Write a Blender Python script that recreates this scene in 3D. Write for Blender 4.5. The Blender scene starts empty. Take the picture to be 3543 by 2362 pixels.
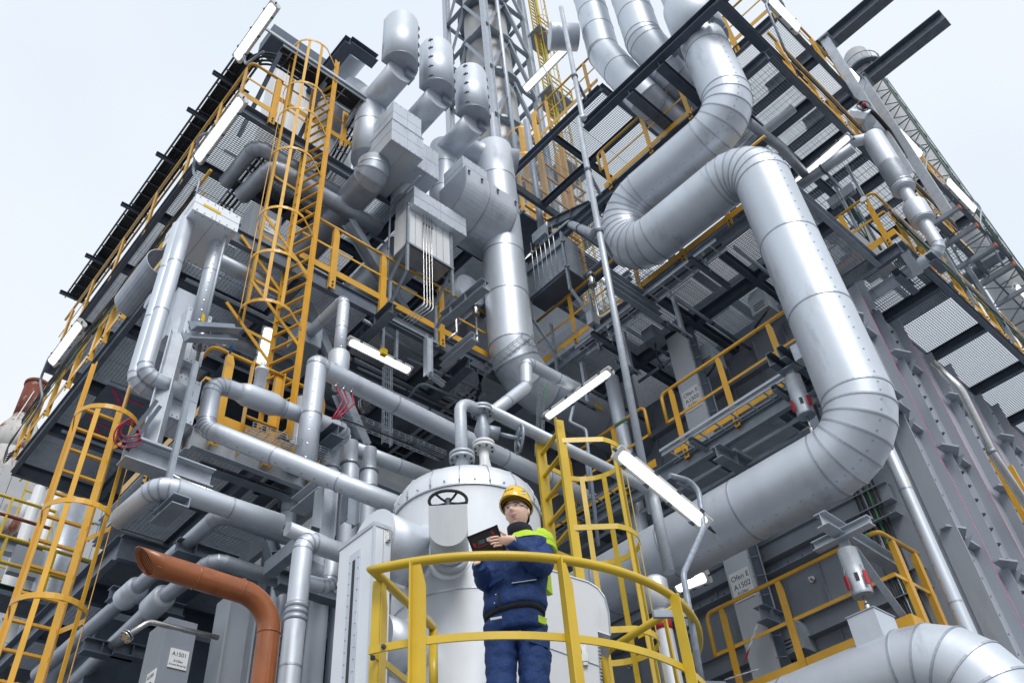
import bpy, bmesh, math, random
from mathutils import Vector as V, Matrix as M
random.seed(7)
S = bpy.context.scene
# ---------------------------------------------------------------- camera
YAW, PIT, ROL = math.radians(45.44), math.radians(42.71), math.radians(-5.38)
FPX, PW, PH = 3022.0, 3543.0, 2362.0
EYE = V((0, 0, 1.7))
FW = V((math.sin(YAW)*math.cos(PIT), math.cos(YAW)*math.cos(PIT), math.sin(PIT)))
_r = V((math.cos(YAW), -math.sin(YAW), 0)); _u = _r.cross(FW)
RT = _r*math.cos(ROL) + _u*math.sin(ROL); UP = -_r*math.sin(ROL) + _u*math.cos(ROL)
cam = bpy.data.objects.new('camera', bpy.data.cameras.new('camera'))
S.collection.objects.link(cam)
cam.matrix_world = M(((RT.x, UP.x, -FW.x, EYE.x), (RT.y, UP.y, -FW.y, EYE.y), (RT.z, UP.z, -FW.z, EYE.z), (0, 0, 0, 1)))
cam.data.sensor_fit = 'HORIZONTAL'; cam.data.sensor_width = 36.0
cam.data.lens = 36.0*FPX/PW
cam.data.clip_start = .05; cam.data.clip_end = 2000
S.camera = cam
# ---------------------------------------------------------------- sky, sun, exposure: a bright even overcast
w = bpy.data.worlds.new('World'); S.world = w; w.use_nodes = True
nt = w.node_tree; nt.nodes.clear()
SUN_EL, SUN_AZ = math.radians(46), math.radians(206)      # azimuth measured from +Y towards +X
sky = nt.nodes.new('ShaderNodeTexSky'); sky.sky_type = 'NISHITA'; sky.sun_disc = False
sky.sun_elevation = SUN_EL; sky.sun_rotation = SUN_AZ; sky.dust_density = 4; sky.air_density = 1.2
tc = nt.nodes.new('ShaderNodeTexCoord')
noi = nt.nodes.new('ShaderNodeTexNoise'); noi.inputs['Scale'].default_value = 1.6; noi.inputs['Detail'].default_value = 5
noi.inputs['Roughness'].default_value = .45
rmp = nt.nodes.new('ShaderNodeValToRGB')                   # high thin cloud layer
rmp.color_ramp.elements[0].position = .3; rmp.color_ramp.elements[0].color = (6.7, 7.4, 8.2, 1)
rmp.color_ramp.elements[1].position = .7; rmp.color_ramp.elements[1].color = (7.85, 8.2, 8.6, 1)
mx = nt.nodes.new('ShaderNodeMix'); mx.data_type = 'RGBA'; mx.inputs[0].default_value = .93
bg = nt.nodes.new('ShaderNodeBackground'); bg.inputs['Strength'].default_value = .1
ow = nt.nodes.new('ShaderNodeOutputWorld')
nt.links.new(tc.outputs['Generated'], noi.inputs['Vector']); nt.links.new(noi.outputs['Fac'], rmp.inputs['Fac'])
nt.links.new(sky.outputs['Color'], mx.inputs[6]); nt.links.new(rmp.outputs['Color'], mx.inputs[7])
nt.links.new(mx.outputs[2], bg.inputs['Color']); nt.links.new(bg.outputs['Background'], ow.inputs['Surface'])
sl = bpy.data.lights.new('sun', 'SUN'); sl.energy = 1.5; sl.angle = math.radians(25); sl.color = (1, .97, .93)
sun = bpy.data.objects.new('sun', sl); S.collection.objects.link(sun)
sd = V((math.sin(SUN_AZ)*math.cos(SUN_EL), math.cos(SUN_AZ)*math.cos(SUN_EL), math.sin(SUN_EL)))
sun.rotation_euler = (-sd).to_track_quat('-Z', 'Y').to_euler(); sun.location = sd*60
S.render.engine = 'CYCLES'
S.view_settings.view_transform = 'Standard'; S.view_settings.look = 'None'
S.view_settings.exposure = .32; S.view_settings.gamma = 1.0
try: S.view_settings.use_curve_mapping = False
except Exception: pass
# ---------------------------------------------------------------- measuring: rays through photo points met with planes of the plant
CROP = {r+str(i+1): (x, y) for r, y in (('a', 0), ('b', 780), ('c', 1562)) for i, x in enumerate((0, 900, 1700, 2543))}
def P(c, x, y, X=None, Y=None, Z=None):
    ox, oy = CROP[c]; nx, ny = ox + x/1.96, oy + y/1.96
    d = FW + RT*((nx-PW/2)/FPX) - UP*((ny-PH/2)/FPX)
    t = (X-EYE.x)/d.x if X is not None else (Y-EYE.y)/d.y if Y is not None else (Z-EYE.z)/d.z
    return EYE + d*t
# ---------------------------------------------------------------- materials
MATS = {}
def nd(n, t, **k):
    a = n.nodes.new(t)
    for q, v in k.items(): setattr(a, q, v)
    return a
def mat(name, col, rough=.5, metal=0, var=.12, scale=6, bump=0, bscale=60, rvar=.1, emit=None, spangle=0, stain=None, jitter=0.0, spec=.5, coat=0, streak=0, stain_lo=.58, bdist=.01):
    m = bpy.data.materials.new(name); m.use_nodes = True; n = m.node_tree; b = n.nodes['Principled BSDF']
    b.inputs['Metallic'].default_value = metal; b.inputs['Roughness'].default_value = rough
    b.inputs['Specular IOR Level'].default_value = spec; b.inputs['Coat Weight'].default_value = coat
    g = nd(n, 'ShaderNodeNewGeometry'); L = n.links.new
    no = nd(n, 'ShaderNodeTexNoise'); no.inputs['Scale'].default_value = scale; no.inputs['Detail'].default_value = 6
    mp = nd(n, 'ShaderNodeMapping'); mp.inputs['Scale'].default_value = (1, 1, .25 if streak else 1)
    L(g.outputs['Position'], mp.inputs['Vector']); L(mp.outputs['Vector'], no.inputs['Vector'])
    r = nd(n, 'ShaderNodeMapRange'); r.inputs['To Min'].default_value = 1-var; r.inputs['To Max'].default_value = 1+var
    r.inputs['From Min'].default_value = .3; r.inputs['From Max'].default_value = .7
    L(no.outputs['Fac'], r.inputs['Value']); val = r.outputs['Result']
    if spangle:
        vo = nd(n, 'ShaderNodeTexVoronoi'); vo.inputs['Scale'].default_value = 60; L(g.outputs['Position'], vo.inputs['Vector'])
        r2 = nd(n, 'ShaderNodeMapRange'); r2.inputs['To Min'].default_value = 1-spangle; r2.inputs['To Max'].default_value = 1+spangle
        L(vo.outputs['Color'], r2.inputs['Value'])
        mu = nd(n, 'ShaderNodeMath', operation='MULTIPLY'); L(val, mu.inputs[0]); L(r2.outputs['Result'], mu.inputs[1]); val = mu.outputs[0]
    if jitter:
        oi = nd(n, 'ShaderNodeObjectInfo'); r3 = nd(n, 'ShaderNodeMapRange'); r3.inputs['To Min'].default_value = 1-jitter; r3.inputs['To Max'].default_value = 1+jitter
        L(oi.outputs['Random'], r3.inputs['Value'])
        mu = nd(n, 'ShaderNodeMath', operation='MULTIPLY'); L(val, mu.inputs[0]); L(r3.outputs['Result'], mu.inputs[1]); val = mu.outputs[0]
    hs = nd(n, 'ShaderNodeVectorMath', operation='SCALE'); hs.inputs[0].default_value = col; L(val, hs.inputs['Scale'])
    out = hs.outputs['Vector']
    if stain:
        n2 = nd(n, 'ShaderNodeTexNoise'); n2.inputs['Scale'].default_value = 2.3; n2.inputs['Detail'].default_value = 9; n2.inputs['Roughness'].default_value = .65
        L(mp.outputs['Vector'], n2.inputs['Vector'])
        r4 = nd(n, 'ShaderNodeMapRange'); r4.inputs['From Min'].default_value = stain_lo; r4.inputs['From Max'].default_value = stain_lo+.12
        L(n2.outputs['Fac'], r4.inputs['Value'])
        mc = nd(n, 'ShaderNodeMix', data_type='RGBA'); L(r4.outputs['Result'], mc.inputs[0]); L(out, mc.inputs[6]); mc.inputs[7].default_value = (*stain, 1)
        out = mc.outputs[2]
    L(out, b.inputs['Base Color'])
    if rvar:
        nr = nd(n, 'ShaderNodeTexNoise'); nr.inputs['Scale'].default_value = scale*2.7; nr.inputs['Detail'].default_value = 4; L(g.outputs['Position'], nr.inputs['Vector'])
        rr = nd(n, 'ShaderNodeMapRange'); rr.inputs['To Min'].default_value = max(.03, rough-rvar); rr.inputs['To Max'].default_value = rough+rvar
        L(nr.outputs['Fac'], rr.inputs['Value']); L(rr.outputs['Result'], b.inputs['Roughness'])
    if bump:
        nb = nd(n, 'ShaderNodeTexNoise'); nb.inputs['Scale'].default_value = bscale; nb.inputs['Detail'].default_value = 5; L(g.outputs['Position'], nb.inputs['Vector'])
        bm_ = nd(n, 'ShaderNodeBump'); bm_.inputs['Strength'].default_value = bump; bm_.inputs['Distance'].default_value = bdist
        L(nb.outputs['Fac'], bm_.inputs['Height']); L(bm_.outputs['Normal'], b.inputs['Normal'])
    if emit:
        b.inputs['Emission Color'].default_value = (*emit[:3], 1); b.inputs['Emission Strength'].default_value = emit[3]
    MATS[name] = m; return m
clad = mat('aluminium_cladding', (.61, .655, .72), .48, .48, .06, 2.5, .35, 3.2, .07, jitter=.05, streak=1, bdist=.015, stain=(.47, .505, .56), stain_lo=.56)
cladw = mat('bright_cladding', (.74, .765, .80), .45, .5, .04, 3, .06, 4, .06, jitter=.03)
cladd = mat('dark_cladding', (.42, .455, .51), .46, .6, .12, 5, .08, 6, .08, jitter=.06)  # darker copy of the cladding; shade under the decks painted into its colour
band = mat('cladding_band', (.43, .46, .51), .42, .7, .05, 5)
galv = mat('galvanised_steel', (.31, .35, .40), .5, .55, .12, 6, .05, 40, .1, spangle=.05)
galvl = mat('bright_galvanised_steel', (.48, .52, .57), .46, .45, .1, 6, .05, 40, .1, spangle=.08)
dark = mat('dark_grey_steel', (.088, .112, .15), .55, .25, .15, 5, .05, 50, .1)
grate = mat('grating_steel', (.20, .235, .285), .5, .5, .1, 8)
black = mat('black_rubber', (.018, .019, .022), .55, 0, .2, 9)
yel = mat('amber_yellow_paint', (.70, .37, .030), .40, 0, .10, 3, .06, 40, .08, coat=.1, jitter=.05, stain=(.50, .25, .03), stain_lo=.60)
lem = mat('lemon_yellow_paint', (.62, .42, .022), .36, 0, .09, 3, .06, 40, .08, coat=.15, jitter=.04, stain=(.46, .30, .015), stain_lo=.60)
orange = mat('orange_brown_paint', (.31, .092, .024), .30, 0, .14, 4, .22, 16, .06, coat=.25, stain=(.24, .06, .018), stain_lo=.58)
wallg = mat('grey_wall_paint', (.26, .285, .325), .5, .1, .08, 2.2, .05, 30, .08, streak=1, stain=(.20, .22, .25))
wallw = mat('pale_wall_paint', (.52, .545, .585), .5, .05, .06, 2, .03, 30, .08, streak=1)
matte = mat('matte_sheet', (.50, .52, .55), .62, 0, .07, 2.5, .2, 3, .06, streak=1, bdist=.012, stain=(.43, .45, .48), stain_lo=.55)
mattew = mat('matte_white_sheet', (.60, .615, .64), .6, 0, .06, 2.5, .2, 3, .06, streak=1, bdist=.012, stain=(.52, .54, .56), stain_lo=.56)
wallb = mat('blue_grey_wall_paint', (.36, .39, .44), .5, .1, .09, 2, .04, 30, .08, streak=1, stain=(.29, .31, .35))
concg = mat('concrete', (.23, .23, .225), .85, 0, .18, 1.2, .2, 20, .05)
asph = mat('pale_concrete_yard', (.18, .188, .20), .9, 0, .25, .8, .3, 25, .05)
rust = mat('rusty_white_steel', (.50, .49, .47), .65, .05, .12, 3, .1, 30, .1, stain=(.20, .055, .022), streak=1, stain_lo=.5)
rustd = mat('rust', (.20, .06, .028), .75, .1, .35, 5, .2, 30, .1)
white = mat('white_paint', (.74, .75, .76), .4, 0, .04, 4)
cream = mat('lamp_housing', (.60, .61, .60), .45, 0, .06, 5)
glow = mat('lamp_diffuser', (.85, .87, .88), .35, 0, .02, 3, emit=(1, .985, .94, 2.2), rvar=0)
red = mat('red_paint', (.42, .02, .03), .4, 0, .1, 6)
crimson = mat('crimson_cable', (.36, .012, .05), .4, 0, .1, 6)
blue = mat('blue_enamel', (.02, .12, .36), .35, 0, .1, 6)
green = mat('green_steel', (.05, .085, .07), .5, .1, .15, 6)
greenp = mat('green_cable', (.05, .22, .08), .5, 0, .15, 6)
cond = mat('grey_conduit', (.27, .31, .37), .45, .35, .16, 26, .1, 60, .1)
darkgal = mat('shaded_zinc_steel', (.15, .175, .215), .5, .5, .14, 6, .05, 40, .1, spangle=.05)  # galvanised steel darkened, so the shade on deck beams is in the colour
stain_ = mat('stainless_steel', (.55, .55, .54), .26, .95, .1, 8, .05, 40, .08)
signw = mat('sign_white', (.80, .81, .82), .4, 0, .03, 5)
ink = mat('black_print', (.012, .012, .014), .5, 0, 0, 5, rvar=0)
tagy = mat('yellow_sticker', (.80, .53, .01), .45, 0, .05, 8)
pink = mat('magenta_chalk', (.62, .05, .17), .7, 0, .3, 30)
mortar = mat('stucco_panel', (.33, .35, .37), .7, .05, .1, 3)
# ---------------------------------------------------------------- mesh builder
class MB:
    def __init__(s): s.v = []; s.f = []; s.sm = []
    def add(s, vs, fs, smooth=False):
        o = len(s.v); s.v += [V(p) for p in vs]; s.f += [tuple(i+o for i in f) for f in fs]; s.sm += [smooth]*len(fs); return s
    def obox(s, c, a, b, d):      # centre and three half-axis vectors
        c, a, b, d = V(c), V(a), V(b), V(d)
        if a.cross(b).dot(d) < 0: d = -d
        vs = [c+a*i+b*j+d*k for k in (-1, 1) for j in (-1, 1) for i in (-1, 1)]
        return s.add(vs, [(0, 2, 3, 1), (4, 5, 7, 6), (0, 1, 5, 4), (2, 6, 7, 3), (0, 4, 6, 2), (1, 3, 7, 5)])
    def box(s, lo, hi):
        lo, hi = V(lo), V(hi); c = (lo+hi)/2; h = (hi-lo)/2
        return s.obox(c, (abs(h.x), 0, 0), (0, abs(h.y), 0), (0, 0, abs(h.z)))
    def bar(s, p, q, wd, ht, up=(0, 0, 1), off=(0, 0)):   # rectangular bar; off = shift in (side, up)
        p, q = V(p), V(q); d = q-p
        if d.length < 1e-6: return s
        t = d.normalized(); u = V(up)
        if abs(t.dot(u)) > .98: u = V((1, 0, 0)) if abs(t.x) < .9 else V((0, 1, 0))
        sd_ = t.cross(u).normalized(); u = sd_.cross(t)
        c = (p+q)/2 + sd_*off[0] + u*off[1]
        return s.obox(c, d/2, sd_*wd/2, u*ht/2)
    def prof(s, p, q, kind='I', h=.2, b=.1, t=.012, up=(0, 0, 1)):   # rolled steel sections
        if kind == 'I':
            s.bar(p, q, b, t, up, (0, h/2-t/2)); s.bar(p, q, b, t, up, (0, -h/2+t/2)); s.bar(p, q, t*.7, h-2*t, up)
        elif kind == 'C':
            s.bar(p, q, b, t, up, (0, h/2-t/2)); s.bar(p, q, b, t, up, (0, -h/2+t/2)); s.bar(p, q, t, h-2*t, up, (-b/2+t/2, 0))
        elif kind == 'L':
            s.bar(p, q, b, t, up, (0, -h/2+t/2)); s.bar(p, q, t, h-t, up, (-b/2+t/2, t/2))
        return s
    def rings(s, rs, smooth=True, close=False, caps=(True, True), seg=None):
        n = len(rs[0]); o = len(s.v)
        for r in rs: s.v += [V(p) for p in r]
        m = len(rs)
        for i in range(m if close else m-1):
            a = o+i*n; b = o+((i+1) % m)*n
            for k in range(n):
                k2 = (k+1) % n
                s.f.append((a+k, a+k2, b+k2, b+k)); s.sm.append(smooth)
        if not close:
            if caps[0]: s.f.append(tuple(o+k for k in reversed(range(n)))); s.sm.append(False)
            if caps[1]: s.f.append(tuple(o+(m-1)*n+k for k in range(n))); s.sm.append(False)
        return s
    def tube(s, pts, r, n=10, close=False, caps=(True, True), r2=None):
        pts = [V(p) for p in pts]; m = len(pts); rs = []
        u = None
        for i, p in enumerate(pts):
            if close: a = (p-pts[i-1]).normalized(); b = (pts[(i+1) % m]-p).normalized()
            else:
                a = (p-pts[i-1]).normalized() if i else (pts[1]-p).normalized()
                b = (pts[i+1]-p).normalized() if i < m-1 else a
            t = (a+b)
            t = t.normalized() if t.length > 1e-6 else a
            if u is None:
                u = t.orthogonal().normalized()
            u = (u - t*u.dot(t)); u = u.normalized() if u.length > 1e-6 else t.orthogonal().normalized()
            v_ = t.cross(u); sc = 1/max(.5, math.sqrt(max(0.01, (1+a.dot(b))/2)))
            rad = r if r2 is None else r+(r2-r)*i/(m-1)
            bis = (b-a); bis = bis.normalized() if bis.length > 1e-5 else None
            ring = []
            for k in range(n):
                q = u*math.cos(2*math.pi*k/n)+v_*math.sin(2*math.pi*k/n)
                if bis is not None: q = q + bis*(q.dot(bis)*(sc-1))
                ring.append(p+q*rad)
            rs.append(ring)
        return s.rings(rs, True, close, caps)
    def cyl(s, p, q, r, n=16, r2=None, caps=(True, True)):
        return s.tube([p, q], r, n, caps=caps, r2=r2)
    def lathe(s, o, ax, prof, n=24, smooth=True, caps=(True, True), arc=None):
        o, ax = V(o), V(ax).normalized(); u = ax.orthogonal().normalized(); v_ = ax.cross(u)
        return s.rings([[o+ax*h+(u*math.cos(2*math.pi*k/n)+v_*math.sin(2*math.pi*k/n))*r for k in range(n)] for r, h in prof], smooth, False, caps)
    def prism(s, poly, d):       # planar polygon extruded by vector d
        poly = [V(p) for p in poly]; d = V(d); n = len(poly); o = len(s.v)
        nrm = V((0, 0, 0))
        for i in range(n): nrm += (poly[i]-poly[0]).cross(poly[(i+1) % n]-poly[0])
        if nrm.dot(d) > 0: poly.reverse()
        s.v += poly+[p+d for p in poly]
        s.f.append(tuple(range(o, o+n))); s.f.append(tuple(reversed(range(o+n, o+2*n)))); s.sm += [False]*2
        for i in range(n):
            j = (i+1) % n; s.f.append((o+i, o+n+i, o+n+j, o+j)); s.sm.append(False)
        return s
    def ball(s, c, r, n=8, m=6, sc=(1, 1, 1)):
        c = V(c); rs = []
        for i in range(1, m):
            a = math.pi*i/m; rs.append([c+V((math.sin(a)*math.cos(2*math.pi*k/n)*r*sc[0], math.sin(a)*math.sin(2*math.pi*k/n)*r*sc[1], -math.cos(a)*r*sc[2])) for k in range(n)])
        return s.rings(rs)
    def strip(s, pts, wd, th, side):      # flat bar bent along pts; side(i) gives the thin (normal) direction, width along its cross
        rs = []; m = len(pts)
        for i, p in enumerate(pts):
            t = (V(pts[min(i+1, m-1)])-V(pts[max(i-1, 0)])).normalized(); nn = V(side(i)).normalized(); wv = t.cross(nn).normalized()
            rs.append([V(p)+wv*wd/2+nn*th/2, V(p)-wv*wd/2+nn*th/2, V(p)-wv*wd/2-nn*th/2, V(p)+wv*wd/2-nn*th/2])
        return s.rings(rs, False)
    def mesh(s, name, off=V((0, 0, 0))):
        me = bpy.data.meshes.new(name); me.from_pydata([p-off for p in s.v], [], s.f)
        me.polygons.foreach_set('use_smooth', s.sm); me.update(); return me
# ---------------------------------------------------------------- things and parts
C = S.collection
THINGS = []
class T:
    def __init__(s, name, label, cat, group=None, kind=None):
        s.name, s.label, s.cat, s.group, s.kind = name, label, cat, group, kind; s.parts = []; s.insts = []; THINGS.append(s); s.pre = []
    def part(s, name, mb, m, parent=None, label=None, kind=None):
        e = dict(name=name, mb=mb, m=m, parent=parent, label=label, kind=kind); s.parts.append(e); return e
    def inst(s, name, me, mats, parent=None):          # many alike parts sharing one mesh
        for mx_ in mats: s.insts.append((name, me, mx_, parent))
def shared(name, mb, m):
    me = mb.mesh(name); me.materials.append(m); return me
def finish():
    for t in THINGS:
        pts = [p for e in t.parts for p in e['mb'].v]
        if not pts: pts = [i[2].translation for i in t.insts]
        xs, ys, zs = [p.x for p in pts], [p.y for p in pts], [p.z for p in pts]
        base = V(((min(xs)+max(xs))/2, (min(ys)+max(ys))/2, min(zs)))
        if len(t.parts) == 1 and not t.insts:
            e = t.parts[0]; me = e['mb'].mesh(t.name, base); me.materials.append(e['m']); root = bpy.data.objects.new(t.name, me)
            C.objects.link(root)
        else:
            root = bpy.data.objects.new(t.name, None); root.empty_display_size = .2; C.objects.link(root)
            for e in t.parts:
                me = e['mb'].mesh(e['name'], base); me.materials.append(e['m'])
                o = bpy.data.objects.new(e['name'], me); C.objects.link(o); e['o'] = o
                o.parent = e['parent']['o'] if e['parent'] else root
                if e['label']: o['label'] = e['label']
                if e['kind']: o['kind'] = e['kind']
            tb = M.Translation(-base)
            for nm, me, mx_, par in t.insts:
                o = bpy.data.objects.new(nm, me); C.objects.link(o); o.parent = par['o'] if par else root; o.matrix_local = tb @ mx_
        root.location = base
        if t.kind: root['kind'] = t.kind
        if t.label: root['label'] = t.label
        if t.cat: root['category'] = t.cat
        if t.group: root['group'] = t.group
def frame(o, x, y, z):          # matrix from origin and axes
    return M(((x[0], y[0], z[0], o[0]), (x[1], y[1], z[1], o[1]), (x[2], y[2], z[2], o[2]), (0, 0, 0, 1)))
def arcpath(pts, R, n=6):       # fillet a polyline
    pts = [V(p) for p in pts]; out = [pts[0]]
    for i in range(1, len(pts)-1):
        p = pts[i]; r_ = R[i-1] if isinstance(R, (list, tuple)) else R
        a = (pts[i-1]-p); b = (pts[i+1]-p); th = math.pi-a.angle(b)
        if th < .02 or r_ <= 0: out.append(p); continue
        L_ = min(r_*math.tan(th/2), a.length*.495, b.length*.495); rr = L_/math.tan(th/2)
        a.normalize(); b.normalize(); bi = (a+b).normalized(); c = p+bi*(rr/math.cos(th/2))
        s0 = p+a*L_-c; ax = (p+a*L_-c).cross(p+b*L_-c).normalized()
        for k in range(n+1):
            out.append(c + M.Rotation(th*k/n, 3, ax) @ s0)
    out.append(pts[-1]); return out
BOLT = MB().lathe((0, 0, 0), (0, 0, 1), [(.017, 0), (.017, .013), (.010, .013), (.010, .026)], 6, False)
BOLTD = shared('bolt', BOLT, dark)
def boltm(p, nrm, sc=1.0):
    z = V(nrm).normalized(); x = z.orthogonal().normalized(); y = z.cross(x)
    return frame(p, x*sc, y*sc, z*sc)
# ---------------------------------------------------------------- insulated pipe: sections, gored elbows, raised bands, rivets
def pipe(t, pts, r, bend=1.3, gores=5, joint=1.3, m=None, seg=30, bm=None, rivets=True, caps=(True, True), fine=True, name='cladding_section', phase=.7, bw=.0115):
    m = m or clad; bm = bm or band
    path = arcpath(pts, [b*r if isinstance(bend, (list, tuple)) else bend*r for b in bend] if isinstance(bend, (list, tuple)) else bend*r, gores)
    full = [path[0]]
    for i in range(1, len(path)):
        d = path[i]-path[i-1]; k = max(1, round(d.length/joint)) if d.length > joint*1.1 else 1
        for j in range(1, k+1): full.append(path[i-1]+d*j/k)
    rings = []; d = (full[1]-full[0]).normalized(); u = d.orthogonal().normalized()
    if abs(d.z) > .9: u = V((1, 0, 0))
    u = (u-d*u.dot(d)).normalized(); frames = []
    for i in range(len(full)):
        d0 = (full[i]-full[i-1]).normalized() if i else (full[1]-full[0]).normalized()
        d1 = (full[i+1]-full[i]).normalized() if i < len(full)-1 else d0
        n_ = (d0+d1).normalized(); v_ = d0.cross(u)
        ring = []
        for k in range(seg):
            a = 2*math.pi*(k)/seg; q = u*math.cos(a)+v_*math.sin(a)
            q = q - d0*(q.dot(n_)/d0.dot(n_)); ring.append(q)
        rings.append(ring); frames.append((d0, d1, n_))
        u = d0.rotation_difference(d1) @ u if d0.angle(d1) > 1e-4 else u
    rv = MB(); secs = []
    if fine:
        for i in range(len(full)-1):
            mb = MB(); mb.rings([[full[i]+q*r for q in rings[i]], [full[i+1]+q*r for q in rings[i+1]]], True, False, (i == 0 and caps[0], i == len(full)-2 and caps[1]))
            e = t.part(name, mb, m); secs.append(e)
            if rivets:
                nr = max(2, int((full[i+1]-full[i]).length/.16))
                k = int(seg*phase) % seg
                for j in range(nr):
                    f = (j+.5)/nr; q = rings[i][k].lerp(rings[i+1][k], f); p = full[i].lerp(full[i+1], f)+q*r
                    rv.obox(p, q.normalized()*.006, q.orthogonal().normalized()*.009, q.cross(q.orthogonal()).normalized()*.009)
    else:
        mb = MB(); mb.rings([[full[i]+q*r for q in rings[i]] for i in range(len(full))], True, False, caps); secs.append(t.part(name, mb, m))
    allb = MB()
    for i in range(1, len(full)-1):
        d0, d1, n_ = frames[i]; mb = MB() if fine and r > .12 else allb
        w_, h_ = bw*(1 if r > .12 else .7), .007 if r > .12 else .004
        rr = [[full[i]-n_*w_+q*r*.999 for q in rings[i]], [full[i]-n_*w_+q*(r+h_) for q in rings[i]], [full[i]+n_*w_+q*(r+h_) for q in rings[i]], [full[i]+n_*w_+q*r*.999 for q in rings[i]]]
        mb.rings(rr, False, False, (False, False))
        if fine and r > .12: t.part('band', mb, bm)
    if allb.v: t.part('bands', allb, bm, kind='stuff')
    if rv.v and fine: t.part('rivets', rv, bm, kind='stuff')
    return full
# ---------------------------------------------------------------- guardrail
def rail(label, base, z0, posts, h=1.1, feet=-.18, m=None, group=None, toe=True, knee=True, inward=None, hooks=(False, False), name='guardrail', pw=.09, cat='railing'):
    """base: list of (x, y) plan points; posts: distances along the plan line"""
    m = m or yel; t = T(name, label, cat, group)
    pl = [V((x, y, z0)) for x, y in base]; up = V((0, 0, 1))
    hr = [p+up*h for p in pl]
    if hooks[0]: d = (pl[1]-pl[0]).normalized(); hr = [hr[0]-d*.0+up*(-.55)]+hr
    if hooks[1]: hr = hr+[hr[-1]+up*(-.55)]
    t.part('handrail', MB().tube(arcpath(hr, .09, 5), .026, 12), m)
    if knee:
        for a, b in zip(pl, pl[1:]): t.part('knee_rail', MB().bar(a+up*h*.52, b+up*h*.52, .012, .042), m)
    if toe:
        for a, b in zip(pl, pl[1:]): t.part('toe_board', MB().bar(a+up*.06, b+up*.06, .008, .13), m)
    Ls = [(b-a).length for a, b in zip(pl, pl[1:])]
    for s_ in posts:
        i = 0; q = s_
        while i < len(Ls)-1 and q > Ls[i]: q -= Ls[i]; i += 1
        d = (pl[i+1]-pl[i]).normalized(); n_ = d.cross(up)
        if inward is not None and n_.dot(V((inward[0], inward[1], 0))) > 0: n_ = -n_
        p = pl[i]+d*q + n_*.012
        a, b = p+up*feet, p+up*(h-.03)
        pb = MB(); pb.prism([a-d*pw/2, a+d*pw/2, b-up*.12+d*pw/2, b+d*.02, b-d*pw/2], n_*.010)
        pb.bar(a-d*(pw/2-.005)-n_*.028, b-d*(pw/2-.005)-n_*.028-up*.01, .010, .055, n_)
        po = t.part('post', pb, m)
        t.inst('bolt', BOLTD, [boltm(a+up*.05+n_*.012, n_), boltm(a+up*.13+n_*.012, n_)], po)
    return t
# ---------------------------------------------------------------- grated platform seen from below
def grating(t, x0, x1, y0, y1, z, run='x', pitch=.040, cross=.055, bh=.03, name='grating'):
    mb = MB()
    if run == 'x':
        n = max(2, int((y1-y0)/pitch))
        for i in range(n+1): y = y0+(y1-y0)*i/n; mb.box((x0, y-.0022, z-bh), (x1, y+.0022, z))
        n = max(2, int((x1-x0)/cross))
        for i in range(n+1): x = x0+(x1-x0)*i/n; mb.box((x-.003, y0, z-.010), (x+.003, y1, z-.002))
    else:
        n = max(2, int((x1-x0)/pitch))
        for i in range(n+1): x = x0+(x1-x0)*i/n; mb.box((x-.0022, y0, z-bh), (x+.0022, y1, z))
        n = max(2, int((y1-y0)/cross))
        for i in range(n+1): y = y0+(y1-y0)*i/n; mb.box((x0, y-.003, z-.010), (x1, y+.003, z-.002))
    return t.part(name, mb, grate, kind='stuff')
def deck(label, x0, x1, y0, y1, z, jx=(), jy=(), hb=.2, m=None, run='x', group='grated steel platforms', edge=(1, 1, 1, 1), jm=None, split=1.0, eb='C', holes=(), pitch=.040, cross=.055):
    m = m or galv; jm = jm or darkgal; t = T('platform', label, 'platform', group); zb = z-.034-hb/2
    E_ = [((x0, y0), (x1, y0)), ((x1, y0), (x1, y1)), ((x1, y1), (x0, y1)), ((x0, y1), (x0, y0))]
    for k, (a, b) in enumerate(E_):
        if edge[k]:
            d = V((b[0]-a[0], b[1]-a[1], 0)).normalized()*.052
            t.part('edge_beam', MB().prof(V((*a, zb))+(d if k % 2 else V((0, 0, 0))), V((*b, zb))-(d if k % 2 else V((0, 0, 0))), eb, hb+.03, .09, .010), m)
    for x in jx: t.part('joist', MB().prof((x, y0+.05, zb-.004), (x, y1-.05, zb-.004), 'I', hb-.008, .11, .010), jm)
    for y in jy: t.part('joist', MB().prof((x0+.05, y, zb-.009), (x1-.05, y, zb-.009), 'I', hb-.026, .10, .010), jm)
    if run == 'x':
        n = max(1, round((y1-y0)/split)); cuts = [y0+.01+(y1-y0-.02)*i/n for i in range(n+1)]
        for a, b in zip(cuts, cuts[1:]):
            segs = [(x0+.01, x1-.01)]
            for hx0, hx1, hy0, hy1 in holes:
                if a < hy1-.02 and b > hy0+.02: segs = [q for s_ in segs for q in ((s_[0], min(s_[1], hx0)), (max(s_[0], hx1), s_[1])) if q[1]-q[0] > .05]
            for s_ in segs: grating(t, s_[0], s_[1], a+.004, b-.004, z, 'x', pitch, cross)
    else:
        n = max(1, round((x1-x0)/split)); cuts = [x0+.01+(x1-x0-.02)*i/n for i in range(n+1)]
        for a, b in zip(cuts, cuts[1:]):
            segs = [(y0+.01, y1-.01)]
            for hx0, hx1, hy0, hy1 in holes:
                if a < hx1-.02 and b > hx0+.02: segs = [q for s_ in segs for q in ((s_[0], min(s_[1], hy0)), (max(s_[0], hy1), s_[1])) if q[1]-q[0] > .05]
            for s_ in segs: grating(t, a+.004, b-.004, s_[0], s_[1], z, 'y', pitch, cross)
    return t
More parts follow.
